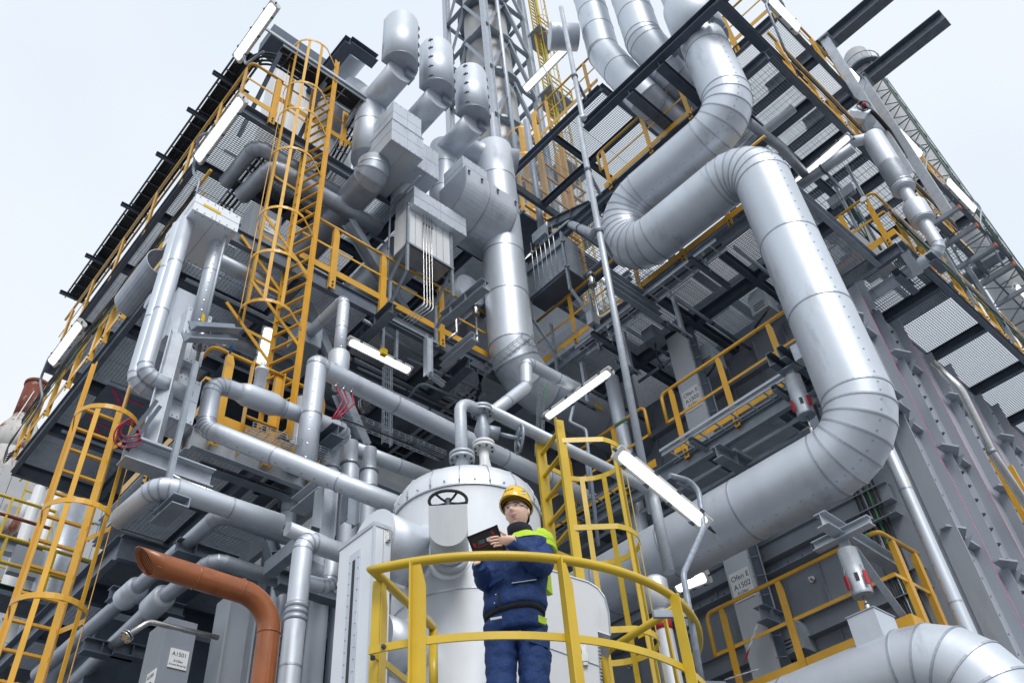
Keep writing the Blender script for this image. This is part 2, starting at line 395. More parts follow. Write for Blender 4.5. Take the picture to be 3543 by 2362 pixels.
# ---------------------------------------------------------------- tube lamp
def lamp(label, a, b, down=(0, 0, -1), wd=.15, ht=.085, pole=None, pr=.024, clips=3, cable=True, group='long tube lamps on the plant'):
    a, b = V(a), V(b); t = T('tube_lamp', label, 'lamp', group); d = (b-a).normalized(); dn = V(down); dn = (dn-d*dn.dot(d)).normalized(); sd_ = d.cross(dn)
    def ring(p, prof_): return [p+sd_*x+dn*y for x, y in prof_]
    hs = [(-wd/2, .010), (-wd/2, -ht*.5), (-wd*.3, -ht*.85), (wd*.3, -ht*.85), (wd/2, -ht*.5), (wd/2, .010), (wd*.44, .016), (-wd*.44, .016)]
    t.part('housing', MB().rings([ring(a, hs), ring(b, hs)], False), cream)
    ds = [(-wd*.34, .0), (wd*.34, .0), (wd*.33, ht*.3), (wd*.22, ht*.5), (0, ht*.56), (-wd*.22, ht*.5), (-wd*.33, ht*.3)]
    e = [ring(a+d*.035, [(x*.8, y*.45) for x, y in ds]), ring(a+d*.07, ds), ring(b-d*.07, ds), ring(b-d*.035, [(x*.8, y*.45) for x, y in ds])]
    t.part('diffuser', MB().rings(e, True), glow)
    L_ = (b-a).length
    for k in range(clips):
        p = a+d*L_*(k+.5)/clips
        for s_ in (-1, 1): t.part('clip', MB().obox(p+sd_*s_*wd*.49-dn*.004, d*.02, sd_*.012, dn*.024), dark)
    for p, q in ((a, -d), (b, d)): t.part('gland', MB().cyl(p-dn*.01, p-dn*.01+q*.035, .014, 8), dark)
    if cable: t.part('cable', MB().tube(arcpath([b-dn*.01+d*.03, b+d*.12-dn*.05, b+d*.06-dn*.14, b-d*.1-dn*.10], .05, 5), .007, 6), black)
    if pole:
        t.part('conduit_pole', MB().tube(arcpath(pole, .16, 7), pr, 12), cond)
    return t
# ---------------------------------------------------------------- caged ladder
def cage(label, a, b, z0, z1, out, dep=.75, hoops=(), pitch=.28, m=None, straps=5, sw=.07, rung=None, ztop=None, zc0=None, perf=True, name='caged_ladder', group=None, hm=None):
    """a, b: plan points of the two stringers, out: plan direction of the cage"""
    m = m or yel; t = T(name, label, 'ladder', group); a, b = V((*a, 0)), V((*b, 0)); o = V((*out, 0)).normalized(); up = V((0, 0, 1))
    w_ = (b-a).normalized(); ztop = ztop or z1
    for p, s_ in ((a, -1), (b, 1)):
        mb = MB(); mb.bar(p+up*z0, p+up*ztop, sw, .010, w_.cross(o)); mb2 = mb
        mb = MB().obox(p+up*(z0+ztop)/2, o*sw/2, w_*.005, up*(ztop-z0)/2)
        mb.obox(p+up*(z0+ztop)/2-o*(sw/2-.004)+w_*s_*.018, o*.004, w_*.018, up*(ztop-z0)/2)
        t.part('stringer', mb, m)
    rl = (b-a).length
    rb = MB().box((-rl/2+.004, -.019, -.012), (rl/2-.004, .019, .012))
    if perf:
        for k in range(int(rl/.04)): rb.box((-rl/2+.02+k*.04, -.013, .0121), (-rl/2+.035+k*.04, .013, .0175))
    rm = shared('rung', rb, m); n = int((z1-z0)/pitch)
    t.inst('rung', rm, [frame((a+b)/2+up*(z0+.12+k*pitch), w_, o, up) for k in range(n+1)])
    mid = (a+b)/2; R_ = dep*.5; hw = max(rl/2, R_*.92)
    def hp(th): return mid + o*(dep-R_) + w_*math.cos(th)*hw + o*math.sin(th)*R_
    ths = [math.pi*k/14 for k in range(15)]
    for z in hoops:
        pts = [b+up*z] + [hp(th)+up*z for th in ths] + [a+up*z]
        cen = mid+o*(dep-R_)+up*z
        t.part('hoop', MB().strip(pts, .055, .007, lambda i: (pts[i]-cen)), hm or m)
    if hoops:
        zz0, zz1 = min(hoops)-.02, max(hoops)+.02
        for k in range(straps):
            th = math.pi*(k+.5)/straps if straps > 3 else math.pi*k/(straps-1); p = hp(th); q = (p-mid-o*(dep-R_)).normalized(); p = p - q*.008
            t.part('cage_bar', MB().obox(p+up*(zz0+zz1)/2, q*.0035, up.cross(q)*.025, up*(zz1-zz0)/2), hm or m)
    return t
def tray(t, pts, wd=.3, ht=.06, rung=.25, m=None, up=(0, 0, 1), cables=0, name='cable_tray', slots=False):
    """ladder-type cable tray: two side rails and rungs"""
    m = m or galv
    for p, q in zip(pts, pts[1:]):
        p, q = V(p), V(q); d = (q-p).normalized(); s_ = d.cross(V(up)).normalized(); u = s_.cross(d)
        for k in (-1, 1): t.part('side_rail', MB().prof(p+s_*k*wd/2, q+s_*k*wd/2, 'C', ht, .02, .004, u), m)
        n = int((q-p).length/rung); rm = MB()
        rme = shared('tray_rung', MB().box((-.012, -wd/2, -.008), (.012, wd/2, .008)), m)
        t.inst('tray_rung', rme, [frame(p+d*((k+.5)*(q-p).length/max(n, 1))-u*ht*.3, d, s_, u) for k in range(n)])
        for c in range(cables):
            o = s_*((c+.5)/cables-.5)*wd*.8
            pp = [p+o+d*(q-p).length*f+u*random.uniform(-.01, .03) for f in (0, .2, .4, .6, .8, 1)]
            t.part('cable', MB().tube(pp, .021, 6), black)
def handwheel(t, c, ax, R_, m=None, spokes=5, rr=None, parent=None):
    m = m or black; c, ax = V(c), V(ax).normalized(); u = ax.orthogonal().normalized(); v_ = ax.cross(u); rr = rr or R_*.085
    e = t.part('handwheel', MB().tube([c+(u*math.cos(2*math.pi*k/24)+v_*math.sin(2*math.pi*k/24))*R_ for k in range(24)], rr, 8, True), m, parent)
    mb = MB()
    for k in range(spokes):
        th = 2*math.pi*k/spokes; q = u*math.cos(th)+v_*math.sin(th); mb.tube([c+q*R_*.12-ax*R_*.12, c+q*R_*.55-ax*R_*.1, c+q*R_*.98], rr*.75, 7)
    t.part('spokes', mb, m, e if not parent else parent); t.part('hub', MB().cyl(c-ax*R_*.2, c+ax*R_*.12, R_*.16, 10), m, e if not parent else parent)
def flange(t, p, ax, R_, th=.03, n=8, m=None, gap=.012, name='flange'):
    m = m or stain_; p, ax = V(p), V(ax).normalized(); u = ax.orthogonal().normalized(); v_ = ax.cross(u)
    for s_ in (-1, 1): f = t.part(name, MB().cyl(p+ax*s_*gap/2, p+ax*s_*(gap/2+th), R_, 20), m)
    me = BOLTD; ms = []
    for k in range(n):
        q = (u*math.cos(2*math.pi*(k+.5)/n)+v_*math.sin(2*math.pi*(k+.5)/n))*R_*.8
        for s_ in (-1, 1): ms.append(boltm(p+q+ax*s_*(gap/2+th), ax*s_, R_/.11*.7))
    t.inst('bolt', me, ms)
Z3 = V((0, 0, 1))
# ================================================================ ground
T('ground', 'grey concrete yard', 'ground', kind='structure').part('ground', MB().add([(-300, -300, 0), (300, -300, 0), (300, 300, 0), (-300, 300, 0)], [(0, 1, 2, 3)]), asph)
# ================================================================ right block: decks
G1 = 'grated decks of the right hand furnace block'
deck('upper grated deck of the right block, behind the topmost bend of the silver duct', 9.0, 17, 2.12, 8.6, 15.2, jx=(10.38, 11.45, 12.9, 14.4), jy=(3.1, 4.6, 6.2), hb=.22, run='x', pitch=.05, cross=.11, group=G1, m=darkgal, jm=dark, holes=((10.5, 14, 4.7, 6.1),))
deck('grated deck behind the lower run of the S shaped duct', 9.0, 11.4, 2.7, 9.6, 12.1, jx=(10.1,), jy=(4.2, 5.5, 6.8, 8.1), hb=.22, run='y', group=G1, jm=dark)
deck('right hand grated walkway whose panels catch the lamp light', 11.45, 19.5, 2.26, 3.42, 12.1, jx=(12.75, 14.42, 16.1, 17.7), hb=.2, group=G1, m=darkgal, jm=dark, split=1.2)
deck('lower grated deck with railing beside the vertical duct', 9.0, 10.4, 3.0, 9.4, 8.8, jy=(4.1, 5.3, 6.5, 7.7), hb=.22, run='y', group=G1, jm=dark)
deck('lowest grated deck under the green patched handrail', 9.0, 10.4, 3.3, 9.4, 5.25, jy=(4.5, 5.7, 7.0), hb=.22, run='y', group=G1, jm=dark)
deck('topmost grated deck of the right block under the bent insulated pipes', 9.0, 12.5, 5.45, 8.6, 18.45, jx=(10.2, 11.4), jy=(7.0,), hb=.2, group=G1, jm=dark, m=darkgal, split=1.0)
# railings on the right block
GR = 'yellow railings of the right block'
rail('amber railing on the deck above the upper duct run, ending in a bent tube', [(9.0, 5.95), (9.0, 3.72)], 15.28, [.15, 1.2, 2.15], inward=(1, 0), hooks=(True, False), group=GR)
rail('far amber railing high up, beside the bent insulated pipes', [(9.0, 7.35), (9.0, 5.5)], 18.62, [.35, 1.6], inward=(1, 0), hooks=(True, False), group=GR)
rail('amber railing half hidden behind the U bend of the duct', [(9.0, 8.2), (9.0, 2.75)], 12.25, [.95, 2.5, 3.45, 4.4, 5.2], inward=(1, 0), group=GR)
rail('long amber railing in front of the grey furnace wall, over a cable tray', [(9.0, 5.8), (9.0, 3.0)], 8.88, [.2, 1.1, 2.0, 2.6], inward=(1, 0), hooks=(True, False), group=GR)
rail('amber railing turning a corner with a green patch on its handrail', [(9.0, 5.9), (9.0, 3.45), (9.9, 3.45)], 5.38, [.25, 1.1, 2.0, 2.75, 3.25], inward=(1, 0), hooks=(True, False), group=GR)
rail('short amber railing left of the thin pole, with a green weld patch', [(9.0, 8.3), (9.0, 6.15)], 8.88, [.5, 1.5], inward=(1, 0), hooks=(False, True), group=GR)
rail('amber railing at the end of the right hand walkway', [(11.45, 3.4), (11.45, 2.24), (13.2, 2.24)], 12.28, [.5, 1.0, 1.75, 2.4], inward=(1, 1), group=GR)
rail('amber railing along the far right walkway behind hanging cables', [(13.5, 2.24), (19.4, 2.24)], 12.28, [.4, 1.1, 1.8, 2.6, 3.4, 4.2, 5.0, 5.7], inward=(0, 1), group=GR)
rail('amber railing along the top right roof edge', [(9.6, 2.1), (16.8, 2.1)], 15.4, [.3, 1.1, 1.9, 2.7, 3.6, 4.5, 5.4, 6.3], inward=(0, 1), group=GR)
# furnace body of the right block
t = T('furnace_wall', 'grey steel furnace wall with flat ribs behind the long amber railing', 'furnace')
t.part('plate', MB().box((10.4, 3.46, 0), (15, 9.8, 8.55)), wallg)
t.part('upper_plate', MB().box((11.2, 3.5, 8.9), (16, 9.8, 11.82)), wallg)
for zz in (1.6, 3.9, 6.4, 7.6):
    t.part('stiffener', MB().prof((10.33, 3.6, zz), (10.33, 9.6, zz), 'I', .26, .14, .012, (0, 0, 1)), wallg)
for y in [3.8+.55*i for i in range(11)]:
    for z0, z1 in ((1.75, 3.75), (4.05, 6.25), (6.55, 7.45)):
        t.part('rib', MB().box((10.36, y-.006, z0), (10.397, y+.006, z1)), wallg)
        if z1-z0 > 1.5: t.part('lug', MB().prism([(10.397, y+.2, z0+.9), (10.397, y+.2, z0+1.15), (10.27, y+.2, z0+1.09), (10.27, y+.2, z0+.98)], (0, .012, 0)), wallg)
t.inst('stud', shared('stud', MB().lathe((0, 0, 0), (-1, 0, 0), [(.045, 0), (.045, .03), (.02, .03), (.02, .09)], 10, False), stain_), [M.Translation((10.399, 3.95+1.1*i+.25*(k % 2), z)) for i in range(5) for k, z in enumerate((2.4, 3.3, 4.6, 5.7, 7.0))])
for zz in (4.98, 7.28): t.inst('bolt', BOLTD, [boltm((10.25, 3.7+.22*i, zz), (0, 0, 1), 1.2) for i in range(24)])
for zz in (4.97, 7.27): t.part('seam_flange', MB().box((10.22, 3.6, zz-.012), (10.397, 9.6, zz)), wallg)
# tall support plates with bolts, right side
t = T('bolted_wall', 'tall grey wall of bolted plates and flanges at the right, magenta chalk lines on its edges', 'wall')
t.part('plate', MB().box((10.4, 3.30, 0), (22, 3.455, 11.7)), wallb)
x1_ = P('c4', 1660, 620, Y=3.13).x; pl1 = P('c4', 1438, 470, Y=3.24).x; x2_ = P('c4', 1790, 440, Y=3.13).x; pl2 = P('c4', 1655, 430, Y=3.24).x
w1 = (P('c4', 1590, 420, Y=3.24).x-pl1)
zl = [P('c4', 1660, 640, Y=3.13).z]; dz_ = P('b4', 1330, 1420, Y=3.13).z-zl[0]; zl = [zl[0]+dz_*k for k in range(-3, 4) if zl[0]+dz_*k < 11.3]
cols = [(x1_, pl1, w1), (x2_, pl2, w1), (x2_+(x2_-x1_)*1.25, pl2+(x2_-x1_)*1.25, w1), (x2_+(x2_-x1_)*2.6, pl2+(x2_-x1_)*2.6, w1)]
for i, (x, pl, wd_) in enumerate(cols):
    pl -= .13
    t.part('cover_plate', MB().box((pl, 3.24, .05), (pl+wd_, 3.298, 11.55)), wallb)
    f = t.part('flange', MB().box((x-.014, 3.10, 0), (x+.014, 3.298, 11.62)), wallb)
    t.part('edge_rib', MB().box((pl-.03, 3.16, 0), (pl-.012, 3.298, 11.6)), wallb)
    t.part('chalk_line', MB().box((x-.006, 3.096, 1.5), (x+.006, 3.0995, 11.4)), pink, f)
    t.inst('bolt', BOLTD, [boltm((pl+wd_*(.28+.44*k), 3.239, z+.06*k), (0, -1, 0), 1.7) for z in [2.6+.235*j for j in range(38)] for k in (0, 1) if all(abs(z-zz) > .09 for zz in zl)])
    for z in zl:
        t.part('bracket', MB().prism([(x-.016, 3.14, z), (x-.016, 3.237, z), (x-.9, 3.237, z), (x-.9, 3.14, z), (x-.62, 3.02, z), (x-.42, 3.14, z)], (0, 0, .03)), wallb)
        t.part('gusset', MB().prism([(x-.42, 3.237, z), (x-.42, 3.05, z), (x-.42, 3.237, z-.2)], (.012, 0, 0)), wallb)
t.part('outer_flange', MB().box((10.38, 3.06, 0), (10.41, 3.299, 11.7)), wallb)
# ================================================================ left block: decks
G2 = 'grated decks of the left hand furnace block'
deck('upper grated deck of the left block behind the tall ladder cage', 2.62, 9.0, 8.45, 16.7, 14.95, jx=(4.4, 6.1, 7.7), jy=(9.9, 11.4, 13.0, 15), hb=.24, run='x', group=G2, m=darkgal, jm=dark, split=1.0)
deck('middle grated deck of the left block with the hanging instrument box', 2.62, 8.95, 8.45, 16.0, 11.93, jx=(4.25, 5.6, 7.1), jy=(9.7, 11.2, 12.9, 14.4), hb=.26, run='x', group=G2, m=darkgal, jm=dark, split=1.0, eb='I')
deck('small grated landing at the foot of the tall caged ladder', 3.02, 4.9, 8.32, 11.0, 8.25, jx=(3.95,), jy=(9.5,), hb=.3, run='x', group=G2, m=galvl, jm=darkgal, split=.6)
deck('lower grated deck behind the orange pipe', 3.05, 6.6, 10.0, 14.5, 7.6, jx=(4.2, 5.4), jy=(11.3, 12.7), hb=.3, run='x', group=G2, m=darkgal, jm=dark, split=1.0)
GL = 'yellow railings of the left block'
rail('amber railing in front of the hanging instrument box', [(4.05, 8.38), (8.0, 8.38)], 11.98, [.6, 1.55, 2.78], feet=-.33, inward=(0, 1), group=GL, pw=.11)
rail('long amber railing down the left edge of the middle deck, draped with cables', [(2.5, 8.6), (2.5, 15.9)], 11.98, [.7, 1.6, 2.5, 3.2, 3.75, 4.65, 5.6, 6.5, 7.1], feet=-.2, inward=(1, 0), group=GL, pw=.11)
rail('amber railing at the top left corner under the cable loop', [(2.62, 16.6), (2.62, 8.36), (3.25, 8.36)], 15.02, [.5, 1.6, 3.1, 4.6, 6.1, 7.2, 8.1, 8.8], feet=-.3, inward=(1, 1), group=GL, pw=.11)
rail('amber railing on the top deck right of the tall ladder', [(3.3, 8.6), (5.0, 8.6)], 15.9, [.2, 1.4], inward=(0, 1), group=GL)
rail('amber railing around the landing at the foot of the tall ladder', [(3.0, 10.4), (3.0, 8.26), (4.65, 8.26), (4.65, 9.4)], 8.33, [.9, 1.75, 2.4, 3.1, 3.75], feet=-.35, inward=(1, 1), group=GL, pw=.11)
# furnace body of the left block
t = T('furnace_wall', 'dark grey furnace box behind the amber railing of the left block', 'furnace')
t.part('plate', MB().box((4.2, 10.9, 12.0), (8.8, 15, 14.6)), wallg)
for x in [4.5+.7*i for i in range(7)]: t.part('rib', MB().box((x-.03, 10.80, 12.0), (x+.03, 10.897, 14.6)), red)
for x in (5.6, 7.0): t.part('chevron_board', MB().bar((x-.55, 10.6, 13.5), (x+.55, 10.6, 13.5), .02, .2), tagy)
t = T('furnace_box', 'pale grey furnace box low behind the silver pipes', 'furnace')
t.part('wall', MB().box((5.3, 9.9, 0), (8.6, 14, 10.2)), mortar)
for z in (5.2, 7.9, 9.6): t.part('stiffener', MB().box((5.25, 9.78, z), (8.62, 9.897, z+.14)), wallg)
for x in (6.3, 7.4): t.part('rib', MB().box((x, 9.83, 0), (x+.03, 9.896, 5.2)), wallg)
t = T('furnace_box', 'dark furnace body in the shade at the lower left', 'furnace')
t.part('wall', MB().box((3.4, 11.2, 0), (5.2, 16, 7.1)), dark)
t = T('furnace_box', 'dark inner casing behind the centre pipe', 'furnace')
t.part('wall', MB().box((8.6, 9.7, 0), (14, 15, 17.5)), wallg)
# ================================================================ the large S shaped duct
t = T('insulated_duct', 'large silver S shaped duct of riveted cladding sections', 'duct')
pipe(t, [(8.45, 2.88, 22), (8.45, 2.88, 13.54), (8.45, 5.40, 13.54), (8.45, 5.40, 12.37), (8.45, 2.88, 12.37), (8.45, 2.88, 7.16), (8.45, 9.2, 7.16)], .40, 1.4625, 6, 1.25, seg=40, phase=.33)
t.part('collar', MB().lathe((8.45, 2.88, 15.95), (0, 0, 1), [(.40, -.02), (.47, -.02), (.47, 1.2), (.40, 1.3)], 40), clad)
for th in (3.4, 4.1, 4.9, 5.6): t.part('clip', MB().obox((8.45+.435*math.cos(th), 2.88+.435*math.sin(th), 15.9), (.03*math.cos(th), .03*math.sin(th), 0), (-.02*math.sin(th), .02*math.cos(th), 0), (0, 0, .05)), galvl)
t = T('insulated_pipe', 'silver bent pipe at the top centre, left of its twin', 'pipe', 'bent silver pipes at the top')
zb_ = P('a3', 730, 400, X=8.6).z; en = P('a3', 1030, 660, Z=16.3)
pipe(t, [(8.6, 4.95, 22), (8.6, 4.95, zb_), en, en+V((2.5, 0, 0))], .34, 1.0, 2, .95, seg=36)
t.part('side_drum', MB().lathe((8.3, 5.3, 19.4), (-.8, .6, 0), [(.3, 0), (.3, .6), (.29, .62)], 30), clad)
t = T('insulated_pipe', 'silver bent pipe at the top, next to the thick duct', 'pipe', 'bent silver pipes at the top')
zb_ = P('a3', 985, 330, X=8.5).z; en = P('a3', 1250, 520, Z=16.6)
pipe(t, [(8.5, 3.95, 22), (8.5, 3.95, zb_), en, en+V((2.5, 0, 0))], .37, 1.0, 2, .95, seg=36)
t = T('insulated_duct', 'silver duct low at the bottom right with a box on its back', 'duct')
pipe(t, [(8.45, 8.5, 4.76), (8.45, 2.80, 4.76), (8.45, 2.80, 0)], .40, 1.6, 5, 1.2, seg=40, phase=.05)
b0 = P('c4', 770, 1150, X=8.22); b1 = P('c4', 965, 1075, X=8.22)
t.part('box', MB().box((8.2, b1.y+.02, 4.95), (8.6, b0.y, 5.36)), clad)
t.part('box_rim', MB().box((8.19, b1.y+.01, 5.362), (8.61, b0.y+.01, 5.375)), band)
# ================================================================ centre pipe in the corner
t = T('insulated_pipe', 'thick vertical silver pipe in the inner corner, bending right at its foot', 'pipe')
pipe(t, [(8.05, 7.95, 17.85), (8.05, 7.95, 11.3), (11.25, 7.95, 11.3)], .41, 1.7, 3, 1.2, seg=40)
q = P('b3', 730, 1230, Y=7.53); t.part('sticker', MB().obox(q, (.09, 0, 0), (0, .004, 0), (0, 0, .05)), tagy)
# ================================================================ drums, boxes and pipes top centre
for i, (x, lb) in enumerate(((5.03, 'leftmost of the three latched silver drums'), (5.94, 'middle one of the three latched silver drums'), (6.87, 'rightmost of the three latched silver drums, beside the lattice tower'))):
    t = T('silencer_drum', lb, 'drum', 'latched silver drums')
    r_ = .35; c = V((x, 7.28, 0)); 
    def dring(z):     # round front, flat back
        pts = [c+V((math.cos(a)*r_, math.sin(a)*r_, z)) for a in [math.pi+math.pi*k/20 for k in range(21)]]
        return pts+[c+V((r_, .13, z)), c+V((-r_, .13, z))]
    ZB, ZT = 17.2, 18.82
    t.part('shell', MB().rings([dring(ZB), dring(ZT)]), clad)
    t.part('bottom_plate', MB().prism([p+V((0, 0, -.012)) for p in dring(ZB)], (0, 0, -.012)), cladd)
    t.part('neck', MB().cyl((x, 7.28, ZB-.19), (x, 8.25, ZB-.19), .262, 30), clad)
    t.part('foot', MB().box((x+.10, 7.2, ZB-.22), (x+.3, 7.4, ZB-.03)), galv)
    for z in (.08, .45, .82, 1.18, 1.5):
        for a in (5.6,) if i == 0 else (5.6, 3.7):
            p = c+V((math.cos(a)*(r_+.006), math.sin(a)*(r_+.006), ZB+z)); q = V((math.cos(a), math.sin(a), 0)); s_ = Z3.cross(q)
            t.part('latch', MB().obox(p, q*.008, s_*.05, Z3*.010).obox(p+q*.008, q*.012, s_*.012, Z3*.026), dark)
    bot = (15.2, 14.6, 14.9)[i]
    t2 = T('insulated_pipe', ('silver pipe below the leftmost latched drum', 'silver pipe below the middle latched drum', 'silver pipe below the rightmost latched drum')[i], 'pipe', 'pipes under the drums')
    pipe(t2, [(x, 8.25, 17.27), (x, 8.25, bot)], .29, 1, 3, .9, seg=32)
# rectangular boxes
def plain_box(t, lo, hi, name='casing', m=clad, seams=True):
    e = t.part(name, MB().box(lo, hi), m)
    lo, hi = V(lo), V(hi); c = (lo+hi)/2
    if seams:
        mb = MB()
        mb.box((c.x-.004, lo.y-.003, lo.z), (c.x+.004, lo.y, hi.z)); mb.box((lo.x, lo.y-.003, c.z-.004), (hi.x, lo.y, c.z+.004))
        mb.box((lo.x-.003, lo.y, c.z-.004), (lo.x, hi.y, c.z+.004)); mb.box((lo.x-.003, c.y-.004, lo.z), (lo.x, c.y+.004, hi.z))
        mb.box((c.x-.004, lo.y, lo.z-.003), (c.x+.004, hi.y, lo.z)); 
        t.part('seam', mb, band)
        rv = MB()
        for k in range(6):
            for z in (lo.z+.03, hi.z-.03): rv.box((lo.x+(hi.x-lo.x)*(k+.5)/6-.008, lo.y-.008, z-.008), (lo.x+(hi.x-lo.x)*(k+.5)/6+.008, lo.y, z+.008))
            for y in (lo.y+.04, hi.y-.04): rv.box((lo.x+(hi.x-lo.x)*(k+.5)/6-.008, y-.008, lo.z-.008), (lo.x+(hi.x-lo.x)*(k+.5)/6+.008, y+.008, lo.z))
        t.part('rivets', rv, band, kind='stuff')
    return e
t = T('steel_housing', 'big square silver housing below the leftmost drums', 'box')
plain_box(t, (4.93, 7.32, 14.72), (5.62, 8.55, 15.35), 'lower_casing')
plain_box(t, (4.965, 7.35, 15.353), (5.60, 8.5, 16.0), 'upper_casing')
plain_box(t, (5.64, 7.6, 14.9), (6.2, 8.3, 15.75), 'side_casing')
t.part('rim', MB().box((4.92, 7.31, 15.345), (5.63, 8.555, 15.36)), galvl)
t = T('steel_housing', 'silver housing with a rounded belly and latches in front of the centre pipe', 'box')
prf = [(8.35, 15.42), (7.32, 15.42), (7.32, 15.12)] + [(7.32+.78*(1-math.cos(a)), 15.12-.62*math.sin(a)) for a in [math.pi/2*k/12 for k in range(1, 13)]] + [(8.35, 14.5)]
t.part('belly', MB().rings([[(6.62, y, z) for y, z in prf], [(7.92, y, z) for y, z in prf]], False), clad)
for x in (6.63, 7.22, 7.9): t.part('strap', MB().rings([[(x+dx, y-(.006 if y < 8.3 else 0), z-.006*(z < 15.1)) for y, z in prf] for dx in (-.012, .012)], False), band)
plain_box(t, (6.68, 7.45, 15.424), (7.30, 8.5, 15.95), 'upper_casing')
for x in (6.68, 7.0, 7.4, 7.86): t.part('latch', MB().box((x, 7.295, 15.2), (x+.03, 7.318, 15.33)).box((x-.01, 7.28, 15.28), (x+.04, 7.30, 15.30)), dark)
# horizontal ducts in the shade under the top deck
t = T('insulated_duct', 'broad silver duct running back under the top deck from the square housing', 'duct')
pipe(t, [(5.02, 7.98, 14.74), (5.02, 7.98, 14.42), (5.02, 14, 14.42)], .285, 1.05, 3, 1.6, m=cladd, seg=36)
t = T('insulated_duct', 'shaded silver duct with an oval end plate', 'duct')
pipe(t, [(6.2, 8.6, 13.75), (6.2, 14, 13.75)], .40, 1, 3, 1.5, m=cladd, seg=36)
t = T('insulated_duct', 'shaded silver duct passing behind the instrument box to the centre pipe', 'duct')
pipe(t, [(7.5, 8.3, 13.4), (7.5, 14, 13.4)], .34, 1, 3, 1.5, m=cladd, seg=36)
t = T('steel_housing', 'sloping silver transition piece between the two housings', 'box')
plain_box(t, (5.75, 7.75, 14.0), (6.95, 8.3, 14.5), 'casing', clad)
# ================================================================ white vessel
VX, VY, VR = 4.1, 4.75, .60
def vp(th, z, r=VR): return V((VX+math.cos(th)*r, VY+math.sin(th)*r, z))
t = T('white_vessel', 'bright clad cylindrical vessel with a segmented dome behind the worker', 'vessel')
t.part('shell', MB().lathe((VX, VY, 0), Z3, [(VR, 0), (VR, 5.49)], 64), cladw)
n = 16
for k in range(n):
    mb = MB(); prof = [(VR+.007, 5.49), (VR+.004, 5.59), (VR-.045, 5.69), (VR-.15, 5.765), (.2, 5.80)]
    mb2 = []
    for r_, z in prof: mb2.append([vp(2*math.pi*(k+j/4)/n, z, r_) for j in range(5)])
    mb.v = [p for r_ in mb2 for p in r_]; mb.f = [(i*5+j, i*5+j+1, i*5+j+6, i*5+j+5) for i in range(4) for j in range(4)]; mb.sm = [True]*16
    t.part('dome_segment', mb, cladw)
    th = 2*math.pi*k/n
    t.part('dome_seam', MB().tube([vp(th, z+.003, r_+.004) for r_, z in prof], .004, 6), band)
t.part('dome_cap', MB().lathe((VX, VY, 5.80), Z3, [(.21, -.01), (.2, .03), (.0, .05)], 32), cladw)
t.part('dome_hem', MB().lathe((VX, VY, 5.485), Z3, [(VR, -.005), (VR+.010, -.005), (VR+.010, .006), (VR, .006)], 64, False), band)
t.inst('rivet', shared('rivet', MB().lathe((0, 0, 0), Z3, [(.009, 0), (.009, .004), (.005, .008)], 8), band), [boltm(vp(2*math.pi*k/32, 5.525, VR+.012), (math.cos(2*math.pi*k/32), math.sin(2*math.pi*k/32), 0)) for k in range(32)])
for z in (4.62, 3.3): t.part('shell_seam', MB().lathe((VX, VY, z), Z3, [(VR, -.006), (VR+.004, -.006), (VR+.004, .006), (VR, .006)], 64, False), band)
# flanges of the valve group stand on the dome
u = V((-.653, -.757, 0)); sdv = V((.757, -.653, 0))
# hooded nozzle with handwheel, towards the camera
zc = 4.86; p0 = V((VX, VY, 0))
hn = .135
def ush(d_, zc_): return [p0+u*d_+sdv*hn*math.cos(a)+Z3*(zc_+hn*math.sin(a)) for a in [math.pi+math.pi*k/16 for k in range(17)]] + [p0+u*d_+sdv*hn+Z3*(zc_+.19), p0+u*d_-sdv*hn+Z3*(zc_+.19)]
off = -sdv*.0
def shift(ps, v_): return [p+v_ for p in ps]
sh = -sdv*.13
nz = t.part('hooded_nozzle', MB().rings([shift(ush(.56, zc), sh), shift(ush(1.0, zc), sh)], True), matte)
t.part('nozzle_band', MB().rings([[p0+sh+u*d_+sdv*(hn+h_)*math.cos(a)+Z3*(zc+(hn+h_)*math.sin(a)) for a in [2*math.pi*k/32 for k in range(32)]] for d_, h_ in ((.70, .001), (.70, .012), (.73, .012), (.73, .001))], False, False, (False, False)), band)
t.part('nozzle_collar', MB().lathe(p0+sh+u*.56+Z3*zc, u, [(.165, -.05), (.165, .035), (.15, .045)], 36), cladw)
t.part('spindle', MB().cyl(p0+sh+u*.92+Z3*(zc+.18), p0+sh+u*.92+Z3*(zc+.275), .018, 10), dark)
handwheel(t, p0+sh+u*.90+Z3*(zc+.285), Z3, .135, black, 5, .012)
# side nozzle turning down, left
a0 = V((-.995, -.10, 0)); s0 = V((.10, -.995, 0))
t.part('drum_nozzle', MB().lathe(p0+a0*.52+Z3*4.98, a0, [(.22, 0), (.22, .45)], 40), clad)
t.part('drum_end', MB().prism([p0+a0*.972+s0*.225*math.cos(2*math.pi*k/32)+Z3*(4.98+.225*math.sin(2*math.pi*k/32)) for k in range(32)], a0*.012), cladw)
t.part('drum_collar', MB().lathe(p0+a0*.56+Z3*4.98, a0, [(.255, -.03), (.255, .03), (.222, .035)], 40), cladw)
t.part('low_nozzle', MB().lathe(p0+V((0,.10,0))+a0*.5+Z3*4.30, a0, [(.19, 0), (.19, .36)], 36), clad)
t.part('low_collar', MB().lathe(p0+a0*.58+Z3*4.30, a0, [(.225, -.03), (.225, .03), (.192, .035)], 36), cladw)
